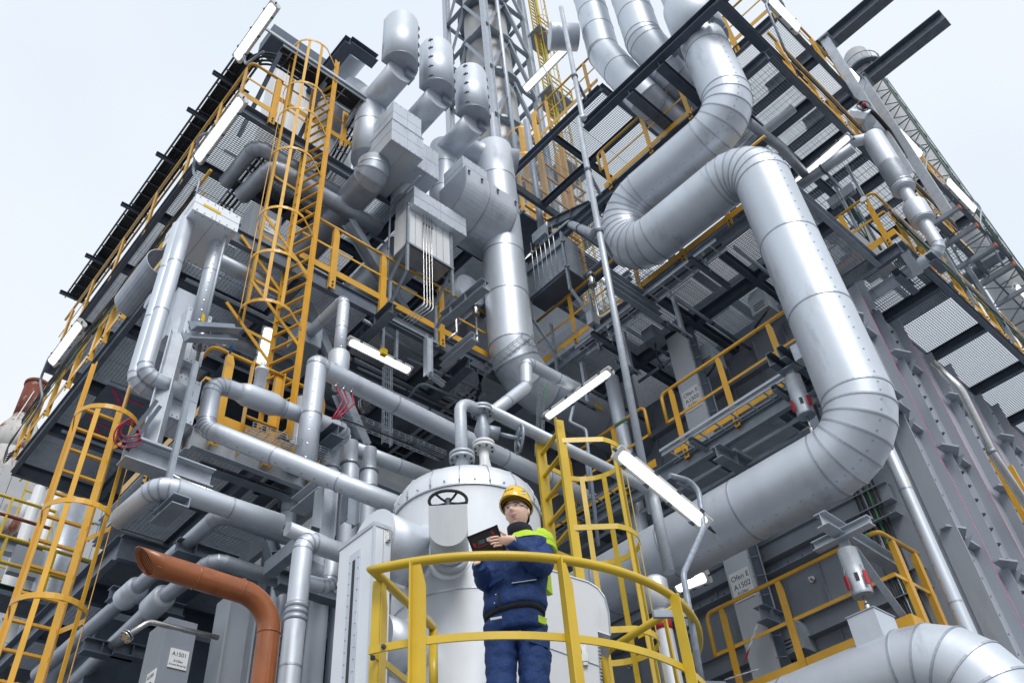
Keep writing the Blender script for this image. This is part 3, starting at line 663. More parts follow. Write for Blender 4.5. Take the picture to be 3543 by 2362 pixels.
# removable cover box on the right and door left of the worker
ud = V((.702, .712, 0))
def PD(c, x, y, D):
    ox, oy = CROP[c]; d = FW+RT*((ox+x/1.96-PW/2)/FPX)-UP*((oy+y/1.96-PH/2)/FPX); return EYE+d*(D/d.dot(ud))
co = [PD('c3', x, y, 5.95) for x, y in ((300, 775), (450, 815), (550, 850), (660, 883), (725, 925), (768, 985), (795, 1090), (806, 1245), (722, 1218), (735, 1400), (748, 1600), (300, 1600))]
t.part('cover_box', MB().prism(co, ud*.38), mattew)
ed_ = MB()
for a_, b_ in zip(co[:8], co[1:9]): ed_.bar(a_-ud*.002, b_-ud*.002, .012, .008, (0, 0, 1))
t.part('cover_edge', ed_, band)
t.part('cover_joint', MB().bar(PD('c3', 390, 1325, 5.945), PD('c3', 735, 1448, 5.945), .006, .006), band)
for k in range(13): q = PD('c3', 728+1.6*k, 1270+24*k, 5.945); t.part('cover_rivet', MB().obox(q, (.008, 0, 0), (0, .004, 0), (0, 0, .006)), band)
for x_, y_ in ((632, 1380),):
    q = PD('c3', x_, y_, 5.935); sv = V((.712, -.702, 0)); t.part('toggle_latch', MB().obox(q, sv*.016, ud*.01, Z3*.07).obox(q-ud*.01-Z3*.02, sv*.022, ud*.006, Z3*.025), stain_)
th0 = math.atan2(u.y, u.x)
dth = .33
mbd = MB(); ringo = []
for z, w_ in [(3.0, .36), (4.02, .36), (4.14, .34), (4.22, .28), (4.26, .2)]:
    ringo.append([vp(th0+.30+w_*(j/8-1)*1.0+.35, z, VR+.014) for j in range(9)])
mbd.v = [p for r_ in ringo for p in r_]; mbd.f = [(i*9+j, i*9+j+1, i*9+j+10, i*9+j+9) for i in range(4) for j in range(8)]; mbd.sm = [True]*32
t.part('door', mbd, cladw)
# worker platform with curved railing
t = T('service_platform', 'round service platform carrying the worker, hidden below the curved railing', 'platform')
ths = [math.radians(a) for a in range(150, 346, 5)]
pf = MB()
for a, b in zip(ths, ths[1:]):
    pf.prism([vp(a, 3.2, .68), vp(a, 3.2, 1.68), vp(b, 3.2, 1.68), vp(b, 3.2, .68)], (0, 0, -.04))
t.part('floor_plate', pf, galv)
for a in (200, 240, 280, 320): t.part('cantilever', MB().bar(vp(math.radians(a), 3.08, .58), vp(math.radians(a), 3.08, 1.66), .08, .15), galv)
RZ = 4.28; RR = 1.645
t = T('guardrail', 'curved yellow railing in front of the worker with a bend at its left end', 'railing')
a0_, a1_ = math.atan2(3.94-VY, 2.64-VX) % (2*math.pi), math.radians(326)
arc = [vp(a0_+(a1_-a0_)*k/40, RZ, RR) for k in range(41)]
ret = P('c2', 1172, 1190, Z=RZ)
t.part('handrail', MB().tube([ret+Z3*-.5+V((.01, .01, 0))]+arcpath([ret+V((.008, .008, -.02)), ret, arc[0]], .03, 3)[1:-1]+[arc[0]+(ret-arc[0]).normalized()*.03]+arc, .029, 14), lem)
arcm = [p+Z3*-.49 for p in arc]
t.part('knee_rail', MB().strip(arcm, .045, .012, lambda i: arcm[i]-V((VX, VY, RZ-.49))), lem)
rm_ = P('c2', 1000, 1540, Z=RZ-.49)
t.part('knee_return', MB().bar(arcm[0], ret+Z3*-.49, .012, .04), lem)
t.inst('bolt', BOLTD, [boltm(arcm[0]+(arcm[1]-arcm[0]).normalized()*.09+(arcm[0]-V((VX, VY, RZ-.49))).normalized()*.008, arcm[0]-V((VX, VY, RZ-.49)), .9), boltm(arcm[0]+V((0, 0, -.03))+(ret-arcm[0]-Z3*.49).normalized()*.05+V((-.008, -.004, 0)), (-.5, -.86, 0), .9)])
def cpost(th, tw=.085):
    q = V((math.cos(th), math.sin(th), 0)); s_ = Z3.cross(q); o = V((VX, VY, 0))+q*(RR+.004)
    mb = MB(); mb.prism([o-s_*tw/2+Z3*3.1, o+s_*tw/2+Z3*3.1, o+s_*tw/2+Z3*(RZ-.16), o+s_*.012+Z3*(RZ-.02), o-s_*tw/2+Z3*(RZ-.02)], q*.010)
    mb.obox(o+q*.035-s_*(tw/2-.005)+Z3*(RZ-.02+3.1)/2, s_*.005, q*.032, Z3*((RZ-.02-3.1)/2))
    return t.part('post', mb, lem)
for c_, x_, y_ in (('c2', 1060, 705), ('c3', 490, 720), ('c3', 1215, 975)):
    p = P(c_, x_, y_, Z=RZ); cpost(math.atan2(p.y-VY, p.x-VX))
p = P('c2', 850, 870, Z=RZ); d_ = (ret-arc[0]).normalized(); s_ = Z3.cross(d_)
t.part('post', MB().prism([p+d_*-.04+Z3*(3.1-RZ), p+d_*.04+Z3*(3.1-RZ), p+d_*.04-Z3*.16, p+d_*.01-Z3*.02, p-d_*.04-Z3*.02], s_*.01).obox(p-d_*.035+s_*.035+Z3*((3.1-RZ)/2), d_*.005, s_*.03, Z3*((RZ-3.12)/2)), lem)
# ================================================================ ladders with cages
PY = lambda c, x, y, Y: P(c, x, y, Y=Y)
PX = lambda c, x, y, X: P(c, x, y, X=X)
PZ = lambda c, x, y, Z: P(c, x, y, Z=Z)
hz = [P(c, x, y, Y=8.0).z for c, x, y in (('a2', 330, 310), ('a2', 250, 575), ('a2', 200, 740), ('a2', 150, 1010), ('a2', 60, 1405), ('b1', 1780, 178), ('b1', 1700, 505))]
t = cage('tall amber caged ladder climbing from the landing to the top deck', (4.10, 8.08), (3.93, 8.56), 8.35, 17.0, (-1, -.34), .80, hz, .27, yel, 5, .085, ztop=17.45, name='caged_ladder')
for z in (9.9, 11.3):
    t.part('flare_bar', MB().bar((4.10, 8.08, z), (3.2, 7.9, z+.55), .012, .06), yel); t.part('flare_bar', MB().bar((3.93, 8.56, z-.05), (3.1, 8.4, z+.5), .012, .06), yel)
hb = P('b3', 490, 1445, X=5.18).z; hc = P('c3', 560, 510, X=5.18).z
t = cage('lemon yellow caged ladder beside the white vessel', (5.18, 4.56), (5.31, 4.96), 3.2, hb+.15, (.945, -.325), .76, [hb, hc, hc-(hb-hc), hc-1.9*(hb-hc)], .27, lem, 5, .10, ztop=hb+.25)
t = cage('amber caged ladder at the lower left in front of the white pipes', (1.79, 8.42), (2.21, 8.42), 0, 7.9, (0, -1), .70, [P('b1', 700, 1200, Y=7.72).z, P('c1', 480, 300, Y=7.72).z, P('c1', 270, 945, Y=7.72).z, 4.4, 3.3], .27, yel, 5, .07, ztop=8.6)
# ================================================================ pipes in front of the left block
t = T('insulated_pipe', 'silver pipe bent like a lying U below the foot of the tall caged ladder', 'pipe')
Yu = 7.8
A = PY('b2', 590, 1400, Yu); B = PY('b1', 1445, 1065, Yu); Cc = PY('b1', 1395, 1375, Yu); D = PY('c2', 1000, 396, 6.3)
pipe(t, [A+V((-.02, 1.6, -.05)), A, B, Cc, D], .105, [1.5, 1.6, 1.6], 4, .8, seg=24, m=clad)
m1 = PY('b1', 1640, 1135, Yu); m2 = PY('b1', 1850, 1235, Yu); dd = (A-B).normalized()
t.part('reducer', MB().lathe(m1, dd, [(.106, -.05), (.14, .05), (.14, (m2-m1).length), (.106, (m2-m1).length+.12)], 28), clad)
st = PY('b1', 1755, 1110, Yu); t.part('stub', MB().lathe(st, Z3, [(.075, 0), (.075, .27), (.085, .27), (.085, .31), (.03, .33), (.03, .42)], 20), cladw)
t = T('insulated_pipe', 'long silver pipe running right past the inner corner below the middle deck', 'pipe')
S0 = PY('b2', 385, 950, 7.6); S1 = PY('b2', 1345, 1425, 7.6); S2 = PY('b2', 1640, 1568, 7.6)
pipe(t, [S0+V((0, .02, -1.6)), S0+V((0, 0, .02)), S0+V((.05, .0, 0))+(S1-S0)*.02, S1, S1+(S2-S1)*4.2], .13, 1.1, 3, .95, seg=24)
t.part('end_cap', MB().ball(S0, .135, 16, 10), clad)
for k in range(3):
    q = PY('b2', 520+52*k, 1075+20*k, 7.5); t.part('sensor', MB().lathe(q, (-.3, -.3, -.6), [(.018, -.05), (.022, 0), (.014, .05), (.02, .06), (.01, .1)], 10), stain_)
    e = PY('b2', 490+15*k, 1310, 7.45); t.part('sensor_cable', MB().tube([q+V((-.02, -.02, -.07)), q.lerp(e, .4)+V((.12-.0*k, 0, .02)), q.lerp(e, .75)+V((.05, 0, 0)), e], .012, 7), crimson)
t = T('exhaust_pipe', 'thin silver pipe with a thick drum at its foot, bent back under the amber railing', 'pipe')
E0 = PY('b2', 570, 500, 7.85); E1 = PY('b2', 548, 880, 7.85); E2 = PY('b2', 540, 1000, 7.85)
pipe(t, [E0+V((0, 1.0, .02)), E0, V((E0.x, E0.y, E1.z))], .085, 1.3, 3, .5, seg=22)
t.part('drum', MB().lathe((E0.x, E0.y, 0), Z3, [(.14, E2.z-.1), (.148, E2.z-.09), (.148, E1.z-.02), (.142, E1.z), (.08, E1.z)], 28), clad)
t.part('foot', MB().cyl((E0.x, E0.y, E2.z-.3), (E0.x, E0.y, E2.z-.08), .06, 16), clad)
t.part('wall_box', MB().box((E0.x-.2, E0.y+.9, E0.z-.2), (E0.x+.2, E0.y+1.2, E0.z+.2)), galv)
# twin pipes and third pipe at the far left, with boxes and a column
for k, lb in ((0, 'rear of the two silver pipes hanging side by side at the far left'), (1, 'front one of the two silver pipes hanging side by side at the far left')):
    t = T('insulated_pipe', lb, 'pipe', 'twin silver pipes at the far left')
    if k == 0: top = PY('b1', 1190, 100, 7.75); el = PY('b1', 925, 1075, 7.75)
    else: top = PY('b1', 1255, 20, 7.6); el = PY('b1', 985, 1010, 7.6)
    pipe(t, [(top.x, top.y, 10.6), (top.x, top.y, el.z), (top.x+.55, top.y+.05, el.z)], .085, 1.4, 3, .85, seg=24)
t = T('insulated_pipe', 'silver pipe with a yellow sticker between the twin pipes and the caged ladder', 'pipe')
pp = PY('b1', 1430, 300, 7.7); pt = PY('a1', 1515, 1470, 7.7).z; pb = PY('b1', 1320, 700, 7.7).z
pipe(t, [(pp.x, pp.y+.25, pt-.02), (pp.x, pp.y, pt), (pp.x, pp.y, pb)], .09, 1.2, 3, .9, seg=24)
q = PY('b1', 1360, 615, 7.6); t.part('sticker', MB().obox((pp.x+.02, pp.y-.093, q.z), (.03, .006, 0), (0, .001, 0), (0, 0, .06)), tagy)
t = T('steel_housing', 'silver tray shaped housing on top of the twin pipes', 'box')
plain_box(t, (2.05, 7.35, 10.55), (2.66, 8.2, 10.86), 'casing', cladw)
t.part('strip', MB().box((2.16, 7.343, 10.70), (2.40, 7.35, 10.745)), tagy)
t = T('steel_housing', 'small white housing standing behind the tray shaped housing', 'box')
plain_box(t, (2.35, 7.9, 10.87), (2.72, 8.3, 11.25), 'casing', cladw)
t = T('cladding_hood', 'curved silver sheet hood left of the twin pipes with a torn lower edge', 'hood')
q0 = PX('b1', 1100, 240, 2.1); 
hd = []
for y in (8.2, 8.7, 9.15): hd.append([V((2.12+.22*math.cos(a), y, 10.34+.22*math.sin(a))) for a in [math.pi*.5+math.pi*1.05*k/14 for k in range(15)]] + [V((2.12+.21*math.cos(a), y, 10.34+.21*math.sin(a))) for a in [math.pi*.5+math.pi*1.05*k/14 for k in range(14, -1, -1)]])
t.part('sheet', MB().rings(hd, False), cladd)
t = T('steel_column', 'galvanised I section column carrying the pipes at the far left', 'column')
c0 = PY('b1', 1195, 800, 7.6); c1 = PY('b1', 1040, 1500, 7.6)
t.part('shaft', MB().prof((2.36, 7.62, c1.z-.02), (2.36, 7.62, 8.8), 'I', .17, .15, .014, (.8, -.6, 0)), galvl)
t.part('foot_plate', MB().box((2.2, 7.48, c1.z-.045), (2.55, 7.76, c1.z-.02)), galvl)
b_ = PY('c1', 790, 150, 7.5); b2_ = PY('c1', 1230, 60, 7.5)
t.part('base_beam', MB().prof((2.12, 7.62, c1.z-.16), (3.05, 7.62, c1.z-.16), 'I', .22, .2, .014), galvl)
t.part('bracket', MB().prof((2.34, 7.2, 8.62), (2.9, 7.3, 8.98), 'L', .12, .12, .012), galv)
t.part('bracket', MB().prof((2.30, 7.2, 8.42), (2.86, 7.3, 8.78), 'L', .12, .12, .012), galv)
t = T('steel_housing', 'upper of two silver boxes beside the far left column', 'box')
plain_box(t, (2.42, 7.72, 8.55), (2.72, 8.1, 9.35), 'casing', clad); t.part('tall_casing', MB().box((2.3, 7.9, 8.95), (2.55, 8.2, 9.75)), clad)
t = T('steel_housing', 'lower of two silver boxes beside the far left column', 'box')
plain_box(t, (2.46, 7.74, 7.75), (2.78, 8.1, 8.35), 'casing', clad); t.part('neck', MB().cyl((2.6, 7.9, 8.35), (2.6, 7.9, 8.56), .07, 18), clad)
t = T('vent_rod', 'thin upright tube with a flanged valve and blue handwheel at the far left', 'pipe')
vx, vy = 2.58, 7.5
f0 = PY('b1', 1380, 720, 7.5).z; f1 = PY('b1', 1350, 800, 7.5).z
t.part('tube', MB().tube([(vx, vy, 11.1), (vx, vy, f0)], .018, 10), galvl)
lo = PY('b1', 1180, 1568, 7.5).z
low = PY('c1', 1150, 150, 7.5).z
t.part('lower_tube', MB().tube(arcpath([(vx, vy, f1), (vx, vy, low), (vx+.1, vy-.05, low-.06), (vx+2.2, vy-.15, low-.35)], .06, 5), .024, 10), stain_)
flange(t, (vx, vy, f0), Z3, .085, .02, 6); flange(t, (vx, vy, f1-.02), Z3, .085, .02, 6)
t.part('valve_body', MB().lathe((vx, vy, 0), Z3, [(.04, f1), (.07, (f0+f1)/2), (.04, f0)], 16), stain_)
t.part('stem', MB().cyl((vx, vy, (f0+f1)/2), (vx+.32, vy-.06, (f0+f1)/2-.02), .018, 10), stain_)
handwheel(t, (vx+.34, vy-.06, (f0+f1)/2-.02), (1, -.2, 0), .06, blue, 4, .009)
# hoses
t = T('cable_coil', 'crimson cable looped around a slotted rail at the far left', 'cable')
q = PY('b1', 890, 1380, 7.45)
for k in range(3): t.part('loop', MB().tube([q+V((math.cos(a)*(.09+.02*k), .04*math.sin(a*2)+.02*k, math.sin(a)*(.10+.02*k)-.03*k)) for a in [2*math.pi*j/22 for j in range(23)]], .008, 7), crimson)
t = T('slotted_rail', 'dark slotted rail with two cables beside the crimson cable coil', 'rail')
r0 = PY('b1', 840, 1480, 7.5); r1 = PY('b1', 1060, 1190, 7.5)
for o in (0, .05): t.part('rail', MB().prof(r0+V((o, 0, -o)), r1+V((o, 0, -o)), 'C', .04, .04, .004, (0, -1, 0)), dark)
# lower pipes in front of the landing
t = T('insulated_pipe', 'silver elbow pipe at the left, coming forward and turning right above the orange pipe', 'pipe')
k0 = PZ('c1', 820, 450, 6.35); k1 = PY('c1', 1085, 225, k0.y-.75); k2 = PY('c1', 1900, 490, k1.y)
k1 = V((k0.x+.02, 6.95, 0)); k1.z = 6.35; zz = k1.z
k1 = PZ('c1', 1085, 225, 6.35); k2 = PY('c1', 1900, 490, k1.y)
pipe(t, [k0, k1, k2], .10, 1.6, 4, .7, seg=24); t.part('cap', MB().ball(k0, .1, 16, 10), clad)
t.part('rib_tube', MB().tube([k1+V((.2, .12, .2)), k2+V((0, .12, .16))], .022, 10), stain_)
t = T('steel_beam', 'short galvanised beam end holding the elbow pipe above the orange pipe', 'beam')
q0 = PY('c1', 1190, 360, k1.y-.1); q1 = PY('c1', 1060, 500, k1.y-.1)
t.part('beam', MB().prof(q0+V((0, .32, .0)), q0+V((0, -.12, -.01)), 'C', .10, .16, .01), galv)
t.part('hanger', MB().box((q0.x-.05, q0.y+.22, q0.z), (q0.x+.0, q0.y+.28, 8.0)), galv)
# ================================================================ orange pipe
t = T('vent_pipe', 'glossy orange brown vent pipe with a slanted barred mouth', 'pipe')
o0 = PY('c1', 960, 735, 6.45); o1 = PY('c1', 1320, 833, 6.45); o2 = PY('c1', 1650, 930, 6.45); 
oz = 5.31; ox = 3.33
pts = arcpath([(2.10, 6.45, oz+.02), (ox, 6.45, oz), (ox, 6.45, 0)], .30, 10)
r_ = .098
mb = MB(); mb.tube(pts[1:] if False else [(2.34, 6.45, oz+.015)]+pts[1:], r_, 36, caps=(False, True)); bodyo = t.part('pipe', mb, orange)
ring = [V((2.34, 6.45+r_*math.cos(a), oz+.015+r_*math.sin(a))) for a in [2*math.pi*k/36 for k in range(36)]]
mo = [p+V((-.15+(-.085)*(p.z-oz)/r_*1.0, 0, 0)) for p in ring]; mi = [V((p.x, 6.45+(p.y-6.45)*.93, oz+.015+(p.z-oz-.015)*.93)) for p in mo]
ri = [V((p.x, 6.45+(p.y-6.45)*.93, oz+.015+(p.z-oz-.015)*.93)) for p in ring]
t.part('mouth', MB().rings([ring, mo, mi, ri], True, False, (False, False)), orange, bodyo)
for k in range(7):
    y = 6.45+r_*(-.78+.26*k); h = math.sqrt(max(0, r_*r_-(y-6.45)**2))*.93
    def mp_(z): return 2.34-.15-.085*z/r_+.02
    t.part('bar', MB().prism([(mp_(h), y-.006, oz+.015+h), (mp_(h)+.04, y-.006, oz+.015+h), (mp_(-h)+.04, y-.006, oz+.015-h), (mp_(-h), y-.006, oz+.015-h)], (0, .012, 0)), orange)
t.part('inside', MB().cyl((2.42, 6.45, oz+.015), (2.425, 6.45, oz+.015), r_*.95, 24), black)
for x in (2.62, 3.02): t.part('weld', MB().lathe((x, 6.45, oz+.01), (1, 0, 0), [(r_, -.008), (r_+.006, 0), (r_, .008)], 36), orange)
t.part('weld', MB().lathe((ox, 6.45, oz-.30), Z3, [(r_, -.01), (r_+.009, 0), (r_, .01)], 36), orange)
# ================================================================ pipes in the lower left
for k, lb in ((0, 'upper of two silver pipes slanting down behind the orange pipe'), (1, 'lower of two silver pipes slanting down behind the orange pipe')):
    t = T('insulated_pipe', lb, 'pipe', 'slanting silver pipes behind the orange pipe')
    if k == 0: a = PZ('c1', 1490, 420, 6.9); c = PZ('c1', 900, 950, 6.75); e = PZ('c1', 250, 1510, 6.75)
    else: a = PZ('c1', 1450, 730, 6.5); c = PZ('c1', 1080, 1010, 6.4); e = PZ('c1', 520, 1540, 6.4)
    pipe(t, [a+V((.9, .1, .05)), a, c, e], .085, [1.6, .2], 3, 1.4, seg=20, m=cladd)
    d = (e-c).normalized(); t.part('sleeve', MB().lathe(c-d*.12, d, [(.09, -.02), (.135, 0), (.135, .34), (.09, .36)], 26), clad)
for i, (x0, y0, x1, y1, zz, lb) in enumerate(((740, 960, 1240, 1090, 6.85, 'steel beam under the sleeves of the slanting pipes'), (1190, 640, 1600, 760, 6.75, 'steel beam crossing behind the mouth of the orange pipe'), (770, 1330, 1110, 1400, 6.3, 'steel beam beside the A1501 column'), (560, 1310, 890, 1390, 6.3, 'steel beam crossing the slanting pipes near the bottom'))):
    t = T('steel_beam', lb, 'beam', 'steel beams at the lower left'); p0_ = PZ('c1', x0, y0, zz); p1_ = PY('c1', x1, y1, p0_.y)
    t.part('beam', MB().prof(p0_, V((p1_.x, p0_.y, p0_.z)), 'I', .16, .16, .012), darkgal)
    t.part('stiffener', MB().box((p0_.x+.2, p0_.y-.07, p0_.z-.07), (p0_.x+.21, p0_.y+.07, p0_.z+.07)), darkgal)
# sign column
def text(t, s, o, xd, yd, size, m=None, parent=None, name='lettering', al='LEFT'):
    cu = bpy.data.curves.new('lettering', 'FONT'); cu.body = s; cu.size = size; cu.align_x = al; cu.extrude = .0006
    ob = bpy.data.objects.new('lettering', cu); me = bpy.data.meshes.new_from_object(ob)
    xd, yd = V(xd).normalized(), V(yd).normalized(); n_ = xd.cross(yd); mb = MB()
    mb.add([V(o)+xd*v.co.x+yd*v.co.y+n_*(v.co.z+.0008) for v in me.vertices], [tuple(p.vertices) for p in me.polygons])
    bpy.data.objects.remove(ob); bpy.data.curves.remove(cu); bpy.data.meshes.remove(me)
    return t.part(name, mb, m or ink, parent)
t = T('steel_column', 'broad grey casing column with the A1501 notice at the lower left', 'column')
ca = PY('c1', 1130, 1200, 7.6); cb = PY('c1', 1330, 1230, 7.6)
t.part('shaft', MB().box((ca.x-.0, 7.6, 0), (cb.x, 8.0, ca.z+.12)), wallg)
sa = PY('c1', 1160, 1325, 7.59); sb = PY('c1', 1287, 1345, 7.59); sc_ = PY('c1', 1136, 1455, 7.59)
T_ = T('notice', 'white A1501 notice facing forward on the grey casing column', 'sign')
w_ = sb.x-sa.x; h_ = sa.z-sc_.z
pl = T_.part('panel', MB().box((sa.x, 7.588, sa.z-h_), (sa.x+w_, 7.598, sa.z)), signw)
xd, yd = (1, 0, 0), (0, 0, 1)
text(T_, 'A1501', (sa.x+w_*.5, 7.5875, sa.z-h_*.37), xd, yd, h_*.30, al='CENTER'); text(T_, 'E-Ofen', (sa.x+w_*.5, 7.5875, sa.z-h_*.68), xd, yd, h_*.17, al='CENTER'); text(T_, '(Direkte Beheizung)', (sa.x+w_*.5, 7.5875, sa.z-h_*.86), xd, yd, h_*.115, al='CENTER')
T_ = T('notice', 'white A1501 notice on the left side of the grey casing column', 'sign')
q0 = PX('c1', 1105, 1430, ca.x-.01); 
T_.part('panel', MB().box((ca.x-.012, 7.62, q0.z-h_), (ca.x-.002, 7.62+w_, q0.z)), signw)
text(T_, 'A1501', (ca.x-.0125, 7.62+w_*.5, q0.z-h_*.37), (0, -1, 0), yd, h_*.30, al='CENTER'); text(T_, 'E-Ofen', (ca.x-.0125, 7.62+w_*.5, q0.z-h_*.68), (0, -1, 0), yd, h_*.17, al='CENTER'); text(T_, '(Direkte Beheizung)', (ca.x-.0125, 7.62+w_*.5, q0.z-h_*.86), (0, -1, 0), yd, h_*.115, al='CENTER')
t = T('steel_column', 'I section column right behind the orange pipe', 'column')
ia = PY('c1', 1530, 1300, 7.4); t.part('shaft', MB().prof((ia.x+.06, 7.4, 0), (ia.x+.06, 7.4, P('c1', 1540, 1000, Y=7.4).z), 'I', .3, .26, .02, (1, 0, 0)), wallg)
t = T('steel_column', 'white panelled casing wall behind the slanting pipes', 'wall')
xa_, xb_ = P('c1', 600, 1000, Y=12.6).x, P('c1', 830, 1000, Y=12.6).x; zt_ = P('c1', 790, 850, Y=12.6).z
for k in range(4): t.part('panel', MB().box((xa_+(xb_-xa_)*k/4, 12.6, 0), (xa_+(xb_-xa_)*(k+.94)/4, 12.66, zt_)), wallw)
t = T('thin_pipe', 'thin stainless tube with a small flange below the slanting pipes', 'pipe')
g0 = PY('c1', 860, 1250, 7.2); g1 = PY('c1', 1010, 1150, 7.2); g2 = PY('c1', 1480, 1260, 7.2)
t.part('tube', MB().tube(arcpath([g0, g1, g2], .1, 5), .024, 12), stain_); flange(t, g0, (g1-g0), .055, .014, 6)
# ================================================================ cluster of pipes left of the vessel
t = T('pipe_header', 'silver header pipe left of the vessel with three pipes dropping from it', 'pipe')
h0 = PY('b2', 600, 1500, 8.3); h1 = PY('c2', 1050, 130, 8.3)
pipe(t, [h0, h1+V((.5, 0, 0))], .105, 1, 3, 1.0, seg=24)
for cx_, cy_ in ((495, 60), (625, 60), (755, 60)):
    q = PY('c2', cx_, cy_, 8.15); mb = MB()
    zt = h0.z+(h1.z-h0.z)*((q.x-h0.x)/(h1.x-h0.x)) if cx_ > 500 else q.z+.25
    t.part('drop_pipe', MB().lathe((q.x, 8.2, 0), Z3, [(.095, zt), (.095, zt-.36), (.125, zt-.42), (.125, zt-.62), (.115, zt-.66), (.115, 3)], 24), clad)
    for z_ in (zt-.36, zt-.62): t.part('band', MB().lathe((q.x, 8.2, z_), Z3, [(.096, -.015), (.132, -.012), (.132, .012), (.096, .015)], 24, False), band)
t = T('insulated_pipe', 'silver down pipe with a bellows joint left of the tall steel cabinet', 'pipe')
q = PY('c2', 285, 700, 6.6); qb = PY('c2', 240, 1050, 6.6).z; 
pipe(t, [(q.x+.75, 6.6, PY('c2', 300, 600, 6.6).z), (q.x, 6.6, PY('c2', 300, 600, 6.6).z), (q.x, 6.6, qb), (q.x-.0, 6.6, 3.2)], .095, 1.2, 3, .55, seg=24)
for k in range(3): t.part('bellows', MB().lathe((q.x, 6.6, qb-.06*k), Z3, [(.096, -.028), (.108, 0), (.096, .028)], 24), cladd)
t = T('insulated_pipe', 'short silver pipe bend half hidden by the tall steel cabinet', 'pipe')
q = PY('c2', 420, 620, 6.9); pipe(t, [q+V((-.4, 0, .03)), q+V((.13, 0, 0)), q+V((.13, 0, -.45)), q+V((-.25, 0, -.47))], .075, 1.4, 3, .5, seg=20)
t = T('steel_support', 'galvanised T shaped support under the long front pipe', 'support')
q = PX('c2', 420, 260, 3.52); 
s0 = PY('c2', 300, 420, 7.35)
t.part('beam', MB().prof((s0.x+.1, 7.12, s0.z+.30), (s0.x+.1, 7.7, s0.z+.30), 'I', .17, .19, .012), galvl)
t.part('post', MB().prof((s0.x+.1, 7.1, s0.z-.5), (s0.x+.1, 7.1, s0.z+.21), 'I', .18, .18, .012, (1, 0, 0)), galvl)
t.part('beam', MB().prof((s0.x-.05, 7.0, s0.z-.42), (s0.x-.05, 7.9, s0.z-.44), 'C', .16, .12, .012), galv)
t.part('beam', MB().prof((s0.x+.42, 7.1, s0.z-.1), (s0.x+.42, 7.1, s0.z+.25), 'I', .16, .14, .012, (1, 0, 0)), galv)
t = T('steel_support', 'galvanised beam end under the elbow of the U bent pipe', 'support')
s1 = PY('b2', 450, 1470, 7.6)
t.part('beam', MB().prof((s1.x, 7.35, s1.z+.03), (s1.x, 9.2, s1.z+.03), 'I', .17, .18, .012), darkgal)
t.part('clamp', MB().box((s1.x-.2, 7.6, s1.z+.12), (s1.x-.02, 7.8, s1.z+.2)), dark)
t = T('insulated_pipe', 'upright silver pipe behind the handrail end of the landing', 'pipe')
q = PY('b2', 290, 1150, 8.7); pipe(t, [(q.x, 8.7, 9.6), (q.x, 8.7, 5)], .10, 1, 3, 1, seg=20)
# ================================================================ steel cabinet
t = T('steel_cabinet', 'tall bright steel cabinet with a black slot in front of the vessel nozzles', 'cabinet')
X0, Y0 = 3.0, 4.46; yl = P('c2', 548, 572, X=X0).y; xr = P('c2', 887, 592, Y=Y0).x; zt = P('c2', 775, 498, X=X0).z
t.part('casing', MB().box((X0, Y0, 1.2), (xr, yl, zt)), cladw)
t.part('lid', MB().box((X0-.008, Y0-.008, zt+.0), (xr+.008, yl+.008, zt+.03)), galvl)
z_ = P('c2', 640, 740, X=X0).z
ys = P('c2', 640, 740, X=X0).y
fr = t.part('frame', MB().box((X0-.008, ys-.075, 1.6), (X0-.001, ys+.055, z_+.06)), clad)
t.part('slot', MB().box((X0-.010, ys-.022, 1.7), (X0-.0082, ys+.010, z_)), black, fr)
t.inst('screw', shared('screw', MB().ball((0, 0, 0), .006, 6, 4), band), [M.Translation((X0-.009, ys+o, z_-.08*k)) for k in range(26) for o in (-.062, .042)])
t.part('corner_bead', MB().box((X0-.006, Y0-.006, 1.2), (X0+.012, Y0+.012, zt)), clad)
t.part('side_seam', MB().box((X0+.16*(xr-X0)/.3, Y0-.004, 1.2), (X0+.17*(xr-X0)/.3, Y0, zt)), band)
q = V((xr-.03, Y0-.012, zt-.05)); t.part('toggle_latch', MB().obox(q, (.016, 0, 0), (0, .01, 0), (0, 0, .05)).obox(q+V((0, -.01, -.01)), (.01, 0, 0), (0, .008, 0), (0, 0, .03)), stain_)
# ================================================================ right block: roof-level pieces
deck('high grated deck at the top right, lamps along its edge', 10.6, 21, 2.0, 4.55, 18.45, jx=(12.1, 13.6, 15.2, 17, 19), hb=.22, group=G1, m=darkgal, jm=dark, split=1.2)
rail('amber railing at the top right corner above the cantilever beams', [(10.6, 4.4), (10.6, 2.0), (20.5, 2.0)], 18.62, [.4, 1.4, 2.4, 3.4, 4.4, 5.4, 6.4, 7.4, 8.4, 9.4], feet=-.4, inward=(0, 1), group=GR, pw=.12)
for i, (x, yb, ye, lb) in enumerate(((13.58, 3.6, -.9, 'left one of two long cantilever beams jutting into the sky'), (15.2, 3.6, -.30, 'right one of two long cantilever beams, its sawn end against the sky'))):
    t = T('cantilever_beam', lb, 'beam', 'cantilever beams')
    t.part('beam', MB().prof((x, yb, 20.55), (x, ye, 20.55), 'I', .40, .28, .022), darkgal)
    t.part('post', MB().prof((x-.3, 1.86, 15.0), (x-.3, 1.86, 20.33), 'C', .2, .12, .012, (0, -1, 0)), galvl)
    t.part('end_plate', MB().box((x-.42, 1.72, 20.30), (x+.1, 1.98, 20.335)), galv)
    t.inst('bolt', BOLTD, [boltm((x-.36+.12*k, 1.84, 20.298), (0, 0, -1), 1.4) for k in range(3)])
